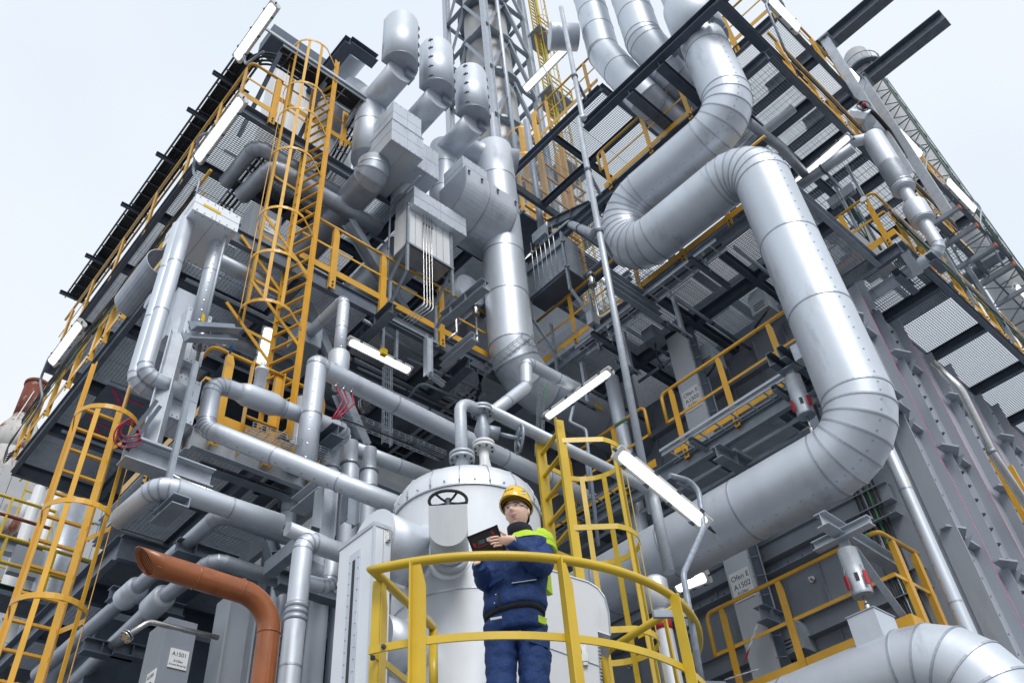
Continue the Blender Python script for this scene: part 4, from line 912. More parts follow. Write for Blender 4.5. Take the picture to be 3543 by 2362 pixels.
# frame of dark beams around the head of the duct
t = T('duct_support', 'dark steel beams framing the top bend of the S shaped duct', 'frame')
f0 = PX('a3', 1640, 80, 8.3); f1 = PX('a3', 1180, 520, 8.3); f2 = PX('a3', 740, 920, 8.3)
zf = 15.75
t.part('long_beam', MB().prof((7.98, 2.05, zf), (7.98, 5.4, zf), 'I', .2, .16, .014), dark)
t.part('cross_beam', MB().prof((7.9, 2.2, zf-.02), (10.6, 2.2, zf-.02), 'I', .22, .18, .014), dark)
t.part('cross_beam', MB().prof((7.95, 3.58, zf-.21), (9.4, 3.58, zf-.21), 'I', .2, .18, .014), dark)
t.part('cross_beam', MB().prof((7.95, 4.3, zf-.21), (9.4, 4.3, zf-.21), 'I', .2, .18, .014), darkgal)
for y, s_ in ((2.46, -1), (3.30, 1)): t.part('shoe', MB().obox((8.1, y, zf+.0), (.07, 0, 0), (0, .05, 0), (0, 0, .07)), galv)
# slender pole
t = T('thin_pole', 'slender pale pole with a kink near the top, in front of the right block', 'pole')
t.part('pole', MB().tube([(7.17, 5.1, 6.9), (7.38, 5.1, 15.08)], .05, 16), galvl)
t.part('upper_pole', MB().tube(arcpath([(7.38, 5.1, 15.06), (7.46, 5.0, 15.12), (7.53, 5.1, 15.2), (7.63, 5.1, 19.6)], .06, 4), .048, 16), galvl)
for z in (11.9, 13.5, 16.7): 
    x = 7.17+.21*(z-6.9)/8.18 if z < 15 else 7.53+.1*(z-15.2)/4.4
    t.part('clamp', MB().lathe((x, 5.1, z), Z3, [(.05, -.03), (.064, -.03), (.064, .03), (.05, .03)], 14, False), dark)
    t.part('bracket', MB().bar((x+.05, 5.12, z), (x+.5, 5.3, z), .05, .08), galv)
t = T('steel_bracket', 'double galvanised bracket reaching out to the slender pole', 'bracket')
b0 = PX('b3', 780, 520, 8.2); b1 = PX('b3', 960, 560, 8.6)
for dz in (0, -.28): t.part('arm', MB().prof((7.75, 5.45, 11.62+dz), (9.0, 5.45, 11.62+dz), 'C', .16, .1, .01), galv)
t.part('stub', MB().prof((8.3, 5.38, 11.85), (8.3, 5.9, 11.85), 'I', .14, .12, .01), galv)
# instrument boxes
def slotted(t, p, q, s=.045, m=None, n=None):
    p, q = V(p), V(q); e = t.part('slotted_channel', MB().prof(p, q, 'C', s, s, .004, n or (0, -1, 0)), m or galv); return e
t = T('instrument_box', 'white ribbed instrument box hung in a slotted frame over the left block railing', 'box')
xa, xb, ya, yb, za, zb = 5.74, 6.66, 7.9, 8.3, 13.1, 14.05
t.part('casing', MB().box((xa, ya, za), (xb, yb, zb)), white)
for k in range(1, 6): t.part('rib', MB().box((xa+(xb-xa)*k/6-.006, ya-.008, za+.02), (xa+(xb-xa)*k/6+.006, ya-.001, zb-.02)), galvl)
t.part('floor_pan', MB().box((xa-.01, ya-.01, za-.03), (xb+.01, yb+.01, za-.002)), cladd)
for x in (xa-.02, xb+.02):
    slotted(t, (x, ya-.02, 12.35), (x, ya-.02, zb)); slotted(t, (x, ya-.02, 12.38), (x, ya+.42, 11.95)); slotted(t, (x, ya-.02, za-.05), (x-.02, ya+.45, 12.5))
    slotted(t, (x, yb+.05, 11.55), (x, yb+.05, 12.6))
slotted(t, (xa-.05, ya-.03, za-.06), (xb+.05, ya-.03, za-.06)); slotted(t, (xa-.05, yb+.03, 11.6), (xb+.05, yb+.03, 11.6)); slotted(t, (xa-.05, ya-.03, zb+.02), (xb+.05, ya-.03, zb+.02))
for k in range(4):
    x = xa+.28+.06*k; t.part('impulse_tube', MB().tube(arcpath([(x-.0, ya-.08, 14.3), (x, ya-.07, 13.15), (x+.03, ya-.05, 11.75), (x-.25, ya+.2, 11.4)], .1, 4), .007, 6), stain_)
    t.part('gland', MB().cyl((x, ya-.08, 13.7), (x, ya-.08, 13.82), .014, 8), dark)
t = T('instrument_box', 'grey steel instrument box with vertical tubes, right of the centre pipe', 'box')
t.part('casing', MB().box((8.6, 6.85, 13.45), (9.0, 7.88, 14.42)), galv)
t.part('floor_pan', MB().box((8.585, 6.83, 13.42), (9.01, 7.9, 13.447)), darkgal)
for y in (6.86, 7.86):
    slotted(t, (8.57, y, 12.9), (8.57, y, 14.5), n=(-1, 0, 0)); slotted(t, (8.57, y, 12.95), (8.9, y-.15, 12.2), n=(-1, 0, 0)); slotted(t, (8.9, y-.15, 11.5), (8.9, y-.15, 12.9), n=(-1, 0, 0))
for z in (13.5, 14.2): slotted(t, (8.57, 6.8, z), (8.57, 7.95, z), n=(-1, 0, 0))
for k in range(6):
    y = 7.05+.12*k; t.part('impulse_tube', MB().tube([(8.54, y, 13.5), (8.54, y-.01, 14.5), (8.56, y, 14.9)], .008, 6), stain_); t.part('gland', MB().cyl((8.54, y, 14.45), (8.54, y, 14.62), .016, 8), dark)
t.part('terminal_box', MB().box((8.5, 7.2, 14.75), (8.6, 7.55, 15.0)), galv)
t = T('small_valve', 'small flanged valve on an upright tube by the slender pole', 'valve')
vq = PX('b3', 680, 370, 8.5)
t.part('body', MB().lathe(vq-Z3*.12, Z3, [(.05, 0), (.03, .05), (.06, .12), (.03, .2), (.055, .24)], 14), stain_)
flange(t, vq+Z3*.12, Z3, .075, .015, 6); flange(t, vq-Z3*.12, Z3, .075, .015, 6)
t.part('tube', MB().tube(arcpath([vq-Z3*.13, vq-Z3*.95, vq+V((.1, -.5, -.85))], .08, 5), .024, 10), stain_)
t = T('small_valve', 'small valve with bent tube at the edge of the left block, by the centre pipe', 'valve')
vq = PY('b2', 1460, 570, 8.1)
t.part('body', MB().lathe(vq-Z3*.1, Z3, [(.045, 0), (.03, .05), (.055, .1), (.03, .16), (.05, .2)], 14), stain_)
flange(t, vq+Z3*.09, Z3, .065, .015, 6); flange(t, vq-Z3*.11, Z3, .065, .015, 6)
vb = PY('b2', 1460, 780, 8.1); t.part('tube', MB().tube(arcpath([vq-Z3*.12, V((vq.x, vq.y, vb.z)), V((vq.x-.14, vq.y, vb.z-.02))], .04, 4), .022, 10), stain_)
handwheel(t, vq+V((-.14, -.05, 0)), (-1, -.3, 0), .06, dark, 4, .008)
t = T('steel_support', 'galvanised beam stub with hangers under the left block edge by the centre pipe', 'support')
g = PY('b2', 1340, 860, 8.2); t.part('beam', MB().prof((g.x, 7.75, 11.52), (g.x, 8.6, 11.52), 'I', .16, .16, .012), galvl)
g2 = PY('b2', 1140, 900, 8.3); t.part('hanger', MB().prof((g2.x, 8.3, 10.75), (g2.x, 8.3, 11.6), 'I', .12, .1, .01, (1, 0, 0)), galvl)
t.part('foot', MB().prof((g2.x, 8.28, 10.8), (g2.x+.3, 8.28, 10.72), 'C', .08, .08, .008), galvl)
t.part('tube', MB().tube(arcpath([(g.x-.36, 8.0, 11.45), (g.x-.18, 8.0, 11.7), (g.x-.18, 8.0, 12.1), (g.x-.02, 8.05, 12.08)], .05, 4), .022, 10), stain_)
# braces of the left block
for (x0, y0, x1, y1, Y_, lb) in ((600, -20, 1000, 640, 8.7, 'diagonal steel brace behind the amber railing of the left block'), (300, 540, 490, 960, 9.0, 'upper part of the diagonal brace behind the tall caged ladder'), (540, 1130, 700, 1500, 9.1, 'lower diagonal brace left of the pale furnace box')):
    t = T('steel_brace', lb, 'brace', 'diagonal braces of the left block'); p0_, p1_ = PY('b2', x0, y0, Y_), PY('b2', x1, y1, Y_)
    t.part('brace', MB().prof(p0_, p1_, 'I', .2, .17, .012, (0, -1, .2)), galv); t.part('gusset', MB().obox(p1_, (.12, 0, .05), (0, .008, 0), (-.04, 0, .12)), galv)
# flanged nozzle on furnace
t = T('flanged_nozzle', 'short rusty nozzle with a round blind flange on the pale furnace box', 'nozzle')
nq = PY('b2', 690, 1220, 9.4); t.part('pipe', MB().cyl(nq+V((-.0, .6, -.1)), nq, .055, 14), rustd); flange(t, nq+V((.03, -.03, 0)), (.35, -1, -.1), .14, .02, 10)
# valve group on the vessel
t = T('valve_group', 'cast valve with flanges and bent pipe on top of the white vessel', 'valve')
yv = 4.9
za_, zb_ = 6.34, 6.86
pipe_pts = arcpath([(4.2, yv, 5.75), (4.2, yv, 6.94), (4.47, yv, 6.93)], .13, 6)
t.part('riser', MB().tube(pipe_pts, .058, 18), galvl); flange(t, (4.2, yv, 6.28), Z3, .115, .03, 8, galvl)
t.part('valve_body', MB().lathe((4.47, yv, 0), Z3, [(.05, 6.5), (.05, 6.6), (.085, 6.7), (.05, 6.82), (.05, 6.95)], 22), galv)
flange(t, (4.47, yv, 6.94), Z3, .105, .028, 8, galvl); flange(t, (4.47, yv, 6.52), Z3, .105, .028, 8, white)
t.part('cone', MB().lathe((4.47, yv, 0), Z3, [(.10, 5.75), (.045, 6.35), (.05, 6.5)], 22), white)
for k in range(4): a = k*math.pi/2+.4; t.part('fin', MB().prism([(4.47+.04*math.cos(a), yv+.04*math.sin(a), 6.42), (4.47+.16*math.cos(a), yv+.16*math.sin(a), 5.76), (4.47+.05*math.cos(a), yv+.05*math.sin(a), 5.76)], (0.012*math.sin(a), -.012*math.cos(a), 0)), white)
t.part('bonnet', MB().tube([(4.5, yv, 6.72), (4.62, yv-.06, 6.70)], .065, 16), galv); t.part('stem', MB().tube([(4.62, yv-.06, 6.70), (4.84, yv-.17, 6.66)], .022, 10), galv)
handwheel(t, (4.80, yv-.15, 6.665), (.9, -.45, -.05), .14, galv, 5, .014)
t = T('steel_pipe', 'bare grey pipe running right from the vessel valve behind the lemon caged ladder', 'pipe')
e_ = P('c3', 1060, 270, Z=6.95)
t.part('pipe', MB().tube(arcpath([(4.5, yv, 7.0), (e_.x+.1, yv, 7.0), (e_.x+.1, yv, 6.0)], .14, 6), .062, 18), galvl)
t.part('weld', MB().lathe((5.4, yv, 7.0), (1, 0, 0), [(.062, -.008), (.067, 0), (.062, .008)], 18), galv)
t = T('insulated_pipe', 'thin silver pipe with two bends passing over the foot of the centre pipe', 'pipe')
pipe(t, [P('b3', 620, 1125, Y=6.2), P('b3', 235, 925, Y=6.2), P('b3', 240, 1090, Y=6.2), P('b3', -30, 1300, X=5.75)], .085, 1.2, 2, .6, seg=22)
t = T('insulated_pipe', 'pale upright pipe below the thick bend of the centre pipe', 'pipe')
q = PX('b3', 900, 1250, 9.2); pipe(t, [(9.3, q.y+.2, 11.2), (9.3, q.y+.2, 5.0)], .12, 1, 3, 1.0, seg=22)
# spring hangers
def hanger(lab, x, y, z0, z1, zd):
    t = T('spring_hanger', lab, 'hanger', 'spring hangers'); r_ = .105
    t.part('can', MB().lathe((x, y, 0), Z3, [(r_, z0), (r_, z1)], 28, caps=(False, True)), galvl)
    t.part('can_inside', MB().lathe((x, y, 0), Z3, [(r_*.9, z0), (r_*.9, z0+.1)], 28, caps=(False, True)), dark)
    t.part('rim', MB().lathe((x, y, z0), Z3, [(r_*.9, 0), (r_*1.02, 0), (r_*1.02, .02), (r_*.9, .02)], 28, False), galv)
    t.part('rod', MB().cyl((x, y, zd), (x, y, z0+.09), .014, 10), stain_); t.part('turnbuckle', MB().lathe((x, y, zd+.1), Z3, [(.014, -.06), (.03, -.03), (.03, .04), (.014, .07)], 10), stain_)
    for a in (3.6, 5.2): t.part('window', MB().obox((x+math.cos(a)*(r_+.001), y+math.sin(a)*(r_+.001), z0+.17), (math.cos(a)*.003, math.sin(a)*.003, 0), (-math.sin(a)*.02, math.cos(a)*.02, 0), (0, 0, .045)), black)
    for a in (2.6, 5.9, 4.3): 
        t.part('lock_tag', MB().obox((x+math.cos(a)*(r_+.03), y+math.sin(a)*(r_+.03), z0+.14), (math.cos(a)*.006, math.sin(a)*.006, 0), (-math.sin(a)*.025, math.cos(a)*.025, 0), (0, 0, .075)), red)
        t.part('tag_chain', MB().tube([(x+math.cos(a)*(r_+.03), y+math.sin(a)*(r_+.03), z0+.21), (x+math.cos(a)*(r_+.01), y+math.sin(a)*(r_+.01), z0+.3)], .005, 5), galv)
    t.part('top_lug', MB().box((x-.012, y-.06, z1), (x+.012, y+.06, z1+.14)), galv)
    return t
hanger('spring hanger can with red tags left of the vertical duct', 8.45, 3.52, 7.88, 8.48, 7.56)
hanger('spring hanger can with red tags above the bottom right duct', 8.45, 3.63, 5.62, 6.14, 5.37)
t = T('steel_bracket', 'steel bracket holding the hanger left of the vertical duct', 'bracket')
for y in (3.44, 3.60): t.part('arm', MB().prof((8.2, y, 8.72), (9.2, y, 8.72), 'C', .2, .08, .01), darkgal)
t.part('plate', MB().box((8.36, 3.40, 8.60), (8.54, 3.64, 8.615)), galv); t.part('duct_lug', MB().obox((8.42, 3.3, 8.7), (.09, 0, 0), (0, .06, 0), (0, 0, .12)), galvl)
t = T('steel_bracket', 'galvanised bracket with a long strut holding the lower hanger', 'bracket')
t.part('arm', MB().prof((8.1, 3.63, 6.40), (9.6, 3.63, 6.32), 'I', .16, .14, .01), galvl); t.part('cross_arm', MB().prof((8.42, 3.25, 6.31), (8.42, 3.95, 6.31), 'I', .1, .12, .01), galvl)
st0 = V((8.55, 3.58, 6.2)); st1 = PX('c4', 1200, 1180, 9.2); t.part('strut', MB().prof(st0, st1, 'L', .08, .08, .008), galvl)
# right hand side pipes
t = T('insulated_pipe', 'silver pipe with three insulated valve drums at the right edge, turning back under the walkway', 'pipe')
xs_, ys_ = 11.86, 1.86; zt_ = PY('a4', 900, 900, ys_).z; ze_ = 11.80
pipe(t, [(xs_-.35, ys_+.55, zt_+.05), (xs_, ys_, zt_), (xs_, ys_, ze_), (xs_, 4.1, ze_)], .105, 1.5, 3, 1.0, seg=24)
for y0, y1 in ((960, 1100), (1265, 1345), (1370, 1440)):
    z1, z0 = PY('a4', 960 if y0 < 1000 else 1190, y0, ys_).z, PY('a4', 960 if y0 < 1000 else 1215, y1, ys_).z
    t.part('valve_drum', MB().lathe((xs_, ys_, 0), Z3, [(.11, z0-.01), (.19, z0-.01), (.195, z0), (.195, z1-.015), (.188, z1), (.11, z1)], 32), clad)
    t.part('drum_band', MB().lathe((xs_, ys_, z0+.03), Z3, [(.196, -.01), (.202, -.01), (.202, .01), (.196, .01)], 32, False), band)
t = T('valve_box', 'silver valve enclosure with a red handwheel at the upper right', 'valve')
vq = PY('a4', 865, 810, 2.0)
t.part('casing', MB().lathe(vq, (.2, -.6, -.75), [(.2, -.22), (.23, -.2), (.23, .16), (.22, .18)], 10, False), clad)
handwheel(t, vq+V((-.2, -.18, .08)), (-.7, -.6, -.2), .13, dark, 4, .013); t.part('wheel_centre', MB().ball(vq+V((-.23, -.2, .07)), .05, 10, 8), red)
t = T('insulated_pipe', 'narrow silver pipe with yellow stickers running down beside the bolted wall', 'pipe')
pipe(t, [(9.43, 3.12, 8.4), (9.43, 3.12, 0)], .075, 1, 3, 1.3, seg=24, phase=.6)
for c_, x_, y_ in (('c4', 1182, 175), ('c4', 1700, 1290)):
    z_ = P(c_, x_, y_, X=9.43).z; t.part('sticker', MB().obox((9.43+.06, 3.12-.052, z_), (.024, .02, 0), (.001, -.0012, 0), (0, 0, .065)), tagy)
t = T('steel_pipe', 'bright bare pipe at the far right below the walkway', 'pipe')
t.part('pipe', MB().tube(arcpath([(11.75, 2.75, 9.95), (11.85, 2.6, 9.4), (12.15, 2.7, 8.47), (12.9, 2.7, 6.6)], .4, 5), .06, 16), stain_)
t.part('clip', MB().lathe((12.15, 2.7, 8.47), (.3, 0, -.75), [(.06, -.03), (.07, -.03), (.07, .03), (.06, .03)], 16), galv)
t = T('support_rail', 'amber steel upright at the far right behind the bright bare pipe', 'post')
for x in (12.73, 13.47): t.part('upright', MB().prof((x, 2.86, 0), (x, 2.86, 8.85), 'C', .08, .06, .008, (0, -1, 0)), yel)
# walkway stubs
t = T('steel_support', 'pair of galvanised beam stubs under the right hand walkway', 'support')
for x0, y0, x1, y1 in ((1150, 180, 1250, 330), (830, 370, 930, 560)):
    a, b = PZ('b4', x0, y0, 11.9), PZ('b4', x1, y1, 11.6); t.part('stub', MB().prof(a, b, 'I', .16, .14, .012), galvl)
t.part('channel', MB().prof((11.55, 2.0, 11.55), (11.95, 2.0, 11.55), 'C', .18, .12, .01), darkgal); t.part('channel', MB().prof((11.5, 2.55, 11.62), (12.1, 2.55, 11.62), 'C', .18, .12, .01), darkgal)
# instrument stand behind the walkway railing
t = T('instrument_stand', 'perforated posts and grey terminal boxes behind the walkway railing', 'stand')
for x0, y0, x1, y1 in ((650, 1190, 840, 1568), (750, 1120, 980, 1530)):
    a, b = PX('a4', x0, y0, 11.5), PX('a4', x1, y1, 11.5); slotted(t, V((a.x, b.y, a.z)), b, .05, galvl)
t.part('shelf', MB().box((11.5, 2.5, 13.75), (11.6, 3.0, 13.95)), galv)
t.part('terminal_box', MB().box((11.9, 2.7, 12.5), (12.4, 3.2, 12.9)), white); t.part('terminal_box', MB().box((11.7, 3.1, 12.4), (11.95, 3.3, 12.75)), galv)
for k in range(3): t.part('lead', MB().tube(arcpath([(11.6, 2.9-.1*k, 13.75), (11.58, 2.85-.1*k, 13.2), (11.6, 2.7, 12.6)], .1, 4), .01, 6), (blue, black, greenp)[k])
t = T('valve', 'dark flanged valve left of the walkway railing', 'valve')
vq = PX('b4', 640, 70, 11.3); 
t.part('body', MB().ball(vq, .09, 14, 10), stain_); flange(t, vq+V((0, .02, .12)), (0, .1, 1), .1, .02, 8); flange(t, vq+V((0, -.05, -.12)), (0, .3, 1), .11, .02, 8); t.part('tube', MB().tube([vq+V((0, .02, .13)), vq+V((-.0, .25, .9)), vq+V((.05, .35, 1.2))], .03, 10), white)
# sign columns of the right block
t = T('steel_column', 'pale column carrying two furnace notices behind the long amber railing', 'column')
t.part('shaft', MB().box((9.9, 5.62, 0), (10.25, 6.02, 11.8)), wallw)
for y in (5.55,): t.part('cable_ladder', MB().box((9.95, 5.5, 0), (9.99, 5.6, 11.8)), dark)
for k in range(40): t.part('wire', MB().tube([(9.92, 5.47, .4+.28*k), (9.90, 5.62, .43+.28*k)], .006, 4), galv)
for k, (c_, x_, y_) in enumerate((('b3', 1350, 1180), ('c3', 1680, 910))):
    cpt = PX(c_, x_, y_, 9.89); hh, ww = .42, .32; yc = 5.82
    T_ = T('notice', ('upper white furnace notice on the pale column', 'lower white furnace notice on the pale column')[k], 'sign')
    T_.part('panel', MB().box((9.886, yc-ww/2, cpt.z-hh/2), (9.898, yc+ww/2, cpt.z+hh/2)), signw)
    text(T_, 'Ofen E', (9.8855, yc+ww*.44, cpt.z+hh*.2), (0, -1, 0), (0, 0, 1), .105); text(T_, 'A1502', (9.8855, yc+ww*.40, cpt.z-hh*.1), (0, -1, 0), (0, 0, 1), .105); text(T_, 'E-Ofen', (9.8855, yc, cpt.z-hh*.28), (0, -1, 0), (0, 0, 1), .06, al='CENTER'); text(T_, '(Indirekte Beheizung)', (9.8855, yc, cpt.z-hh*.42), (0, -1, 0), (0, 0, 1), .035, al='CENTER')
T_ = T('notice', 'white notice on a grey cabinet behind the bars of the tall caged ladder', 'sign')
cq = PY('a1', 1830, 1520, 9.0)
T_.part('cabinet', MB().box((cq.x-.32, 9.02, cq.z-.7), (cq.x+.2, 9.4, cq.z+.35)), wallg)
T_.part('panel', MB().box((cq.x-.15, 9.005, cq.z-.2), (cq.x+.15, 9.017, cq.z+.16)), signw)
text(T_, 'Ofen E', (cq.x-.13, 9.004, cq.z+.03), (1, 0, 0), (0, 0, 1), .09); text(T_, 'A1501', (cq.x-.13, 9.004, cq.z-.07), (1, 0, 0), (0, 0, 1), .09); text(T_, 'E-Ofen', (cq.x-.13, 9.004, cq.z-.15), (1, 0, 0), (0, 0, 1), .05)
# burners on furnace wall
for i, (c_, x_, y_) in enumerate((('b3', 1850, 530), ('c4', 420, 1230), ('b3', 1500, 900))):
    q = PX(c_, x_, y_, 10.3); t = T('burner_housing', ('rounded steel housing high on the grey furnace wall', 'rounded steel housing low on the grey furnace wall', 'boxy burner unit left of the rounded housing on the furnace wall')[i], 'housing')
    pr = [(q.y+.16*math.cos(a), q.z+.16*math.sin(a)) for a in [math.pi*k/10 for k in range(11)]]+[(q.y-.16, q.z-.3), (q.y+.16, q.z-.3)]
    t.part('casing', MB().prism([(10.38, y, z) for y, z in pr], (-.3, 0, 0)), galvl)
    t.part('hose', MB().tube(arcpath([(10.15, q.y-.1, q.z-.25), (10.0, q.y-.15, q.z-.45), (10.1, q.y+.2, q.z-.5), (10.35, q.y+.3, q.z-.4)], .1, 4), .018, 8), black)
    for k in range(3): t.part('vent', MB().box((10.075, q.y-.1, q.z-.24+.05*k), (10.079, q.y+.1, q.z-.225+.05*k)), black)
# white wall penthouse on the top deck
t = T('roof_cabin', 'white ribbed cabin with a dark overhanging roof on the top deck of the left block', 'cabin')
t.part('roof', MB().box((3.2, 9.4, 19.4), (5.6, 10.0, 19.8)), dark)
t.part('walls', MB().box((3.55, 9.6, 15.0), (5.5, 10.0, 19.39)), white)
for k in range(10): t.part('rib', MB().box((3.6+.19*k, 9.57, 15.05), (3.68+.19*k, 9.598, 19.3)), white)

t = T('duct_support', 'dark angled steel frame behind the leftmost drum', 'frame')
A0, A1, A2 = PY('a2', 640, 185, 8.6), PY('a2', 420, 540, 9.6), PY('a2', 830, 330, 8.2)
zf = 18.55
t.part('beam', MB().prof((4.35, 8.1, zf), (4.35, 11.5, zf), 'I', .26, .24, .016), dark); t.part('beam', MB().prof((4.35, 8.15, zf-.01), (5.0, 8.15, zf-.01), 'I', .24, .24, .016), dark)
t = T('insulated_duct', 'capped silver duct end behind the leftmost drum', 'duct')
pipe(t, [(4.72, 8.5, 19.2), (4.72, 11, 19.2)], .34, 1, 3, 1.2, seg=32)
t = T('insulated_duct', 'silver duct end under the dark angled frame', 'duct')
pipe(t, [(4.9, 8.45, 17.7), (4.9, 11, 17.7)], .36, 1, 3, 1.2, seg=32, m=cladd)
for x in (5.94, 6.87):
    t = T('insulated_duct', 'silver duct running back from the middle drum' if x < 6 else 'silver duct running back from the rightmost drum', 'duct'); pipe(t, [(x, 8.3, 17.0), (x, 11.5, 17.0)], .28, 1, 3, 1.2, seg=28)
t = T('insulated_duct', 'silver cross pipe joining the head of the centre pipe', 'duct')
pipe(t, [(7.1, 8.4, 17.6), (8.05, 7.97, 17.6), (8.5, 7.75, 17.6)], .31, 1.0, 3, 1.2, seg=30)
# ================================================================ the worker
from mathutils import noise
skin = mat('skin', (.86, .56, .44), .45, 0, .05, 30, .03, 200, .05); skin.node_tree.nodes['Principled BSDF'].inputs['Subsurface Weight'].default_value = .12
skin.node_tree.nodes['Principled BSDF'].inputs['Subsurface Scale'].default_value = .01
navy = mat('navy_workwear', (.010, .040, .155), .8, 0, .22, 22, .9, 11, .05, bdist=.03)
navyd = mat('dark_fleece', (.010, .012, .02), .9, 0, .2, 30, .3, 120, .02)
hivis = mat('lime_fabric', (.46, .66, .035), .7, 0, .08, 20, .6, 14, .05, bdist=.02)
helm = mat('helmet_yellow', (.84, .52, .012), .22, 0, .02, 5, coat=.5)
hairm = mat('brown_hair', (.11, .045, .02), .5, 0, .3, 60, .4, 150, .05)
lipm = mat('lips', (.50, .13, .11), .4, 0, .05, 20); teethm = mat('teeth', (.78, .74, .68), .3, 0, 0, 5)
eyew = mat('eye_white', (.75, .73, .70), .2, 0, 0, 5); iris = mat('iris', (.05, .035, .025), .15, 0, 0, 5)
lens = mat('clear_lens', (.9, .92, .93), .03, 0, 0, 5, rvar=0); lens.node_tree.nodes['Principled BSDF'].inputs['Alpha'].default_value = .06
silver = mat('reflective_piping', (.6, .62, .63), .35, .4, .03, 8)
u0 = V((.702, .712, 0)); DW = 5.06
def PP(x, y, dd=0, c='c2'):
    ox, oy = CROP[c]; nx, ny = ox+x/1.96, oy+y/1.96
    d = FW+RT*((nx-PW/2)/FPX)-UP*((ny-PH/2)/FPX); return EYE+d*((DW+dd)/d.dot(u0))
uc = -u0; il = V((-.712, .702, 0))
Fb = (uc*math.cos(.42)+il*math.sin(.42)).normalized(); Lb = Z3.cross(Fb)
W = T('person', 'worker in navy and lime workwear with yellow helmet, reading a tablet behind the curved railing', 'person')
def eye_fn(): pass
def loft(secs, n=28, pw=2.3, wr_=0):     # (centre, half width, half depth) stacked: superellipse rings facing Fb
    rs = []; fine_ = []
    for (c0, a0, b0), (c1, a1, b1) in zip(secs, secs[1:]):
        m_ = max(1, int((c1-c0).length/.018)) if wr_ else 1
        fine_ += [(c0.lerp(c1, i/m_), a0+(a1-a0)*i/m_, b0+(b1-b0)*i/m_) for i in range(m_)]
    fine_.append(secs[-1])
    for c, a, b in fine_:
        r_ = []
        for k in range(n):
            th = 2*math.pi*k/n; cx_, sx_ = math.cos(th), math.sin(th)
            q_ = Lb*a*math.copysign(abs(cx_)**(2/pw), cx_)+Fb*b*math.copysign(abs(sx_)**(2/pw), sx_); q0_ = c+q_
            if wr_: q_ = q_*(1+wr_*(noise.noise(V((q0_.x*9, q0_.y*9, q0_.z*16)))+.6*noise.noise(V((q0_.x*20+5, q0_.y*20, q0_.z*34)))))
            r_.append(c+q_)
        rs.append(r_)
    return rs
def limb(mb, pts, rad, n=24, sub=4):
    P_ = []; R_ = []
    path = arcpath(pts, .06, 4)
    tot = [0]
    for a, b in zip(path, path[1:]): tot.append(tot[-1]+(b-a).length)
    keys = [0]
    for a, b in zip(pts, pts[1:]): keys.append(keys[-1]+(b-a).length)
    rs = []; u = None; N = 40
    for i in range(N+1):
        s_ = tot[-1]*i/N; j = 0
        while j < len(tot)-2 and tot[j+1] < s_: j += 1
        f = (s_-tot[j])/max(1e-6, tot[j+1]-tot[j]); p = path[j].lerp(path[j+1], f)
        k = s_/tot[-1]*keys[-1]; m_ = 0
        while m_ < len(keys)-2 and keys[m_+1] < k: m_ += 1
        g = (k-keys[m_])/max(1e-6, keys[m_+1]-keys[m_]); r_ = rad[m_]*(1-g)+rad[m_+1]*g
        P_.append(p); R_.append(r_)
    for i, p in enumerate(P_):
        t_ = (P_[min(i+1, N)]-P_[max(i-1, 0)]).normalized()
        if u is None: u = t_.orthogonal().normalized()
        u = (u-t_*u.dot(t_)).normalized(); v_ = t_.cross(u); wr = 1+.035*math.sin(i*1.3)
        rs.append([p+(u*math.cos(2*math.pi*k/n)+v_*math.sin(2*math.pi*k/n))*R_[i]*((wr+.11*noise.noise(V((p.x*17+k*.0, p.y*17+math.cos(2*math.pi*k/n)*1.6, p.z*24+math.sin(2*math.pi*k/n)*1.6)))) if rad[0] > .05 else 1) for k in range(n)])
    return mb.rings(rs)
hc_ = PP(1742, 418, .0)          # head centre
neck0 = PP(1775, 610, .03)
# --- body: one continuous skinned mesh, head and hands joined to it
Lsh, Rsh = PP(1895, 625, .02), PP(1612, 668, -.0); Lel, Rel = PP(1915, 800, -.16), PP(1532, 905, -.06); Lwr, Rwr = PP(1690, 640, -.25), PP(1478, 760, -.24)
pel = PP(1728, 1150, .0); che = PP(1750, 760, .0); Lhip, Rhip = PP(1838, 1210, 0), PP(1628, 1210, 0)
FZ = 3.2; Lkn, Rkn = V((Lhip.x, Lhip.y, FZ+.45))+Fb*.02, V((Rhip.x, Rhip.y, FZ+.45))+Fb*.03
Lft, Rft = V((Lhip.x, Lhip.y, FZ+.09)), V((Rhip.x, Rhip.y, FZ+.09))
sk = [(pel, .10), (PP(1738, 980), .10), (che, .11), (neck0, .055), (hc_-Z3*.06, .05), (Lsh, .05), (Lel, .042), (Lwr, .028), (Rsh, .05), (Rel, .042), (Rwr, .028), (Lhip, .08), (Lkn, .055), (Lft, .04), (Rhip, .08), (Rkn, .055), (Rft, .04), (Lft+Fb*.16-Z3*.05, .035), (Rft+Fb*.16-Z3*.05, .035)]
ed = [(0, 1), (1, 2), (2, 3), (3, 4), (2, 5), (5, 6), (6, 7), (2, 8), (8, 9), (9, 10), (0, 11), (11, 12), (12, 13), (0, 14), (14, 15), (15, 16), (13, 17), (16, 18)]
me = bpy.data.meshes.new('armature_mesh'); me.from_pydata([p for p, r in sk], ed, []); ob = bpy.data.objects.new('armature_mesh', me); C.objects.link(ob)
md = ob.modifiers.new('skin', 'SKIN'); md.use_smooth_shade = True
for i, (p, r) in enumerate(sk): me.skin_vertices[0].data[i].radius = (r, r); me.skin_vertices[0].data[i].use_root = (i == 0)
ob.modifiers.new('sub', 'SUBSURF').levels = 1
dg = bpy.context.evaluated_depsgraph_get(); em = bpy.data.meshes.new_from_object(ob.evaluated_get(dg))
body = MB(); body.add([v.co.copy() for v in em.vertices], [tuple(p.vertices) for p in em.polygons], True)
bpy.data.objects.remove(ob); bpy.data.meshes.remove(em); bpy.data.meshes.remove(me)
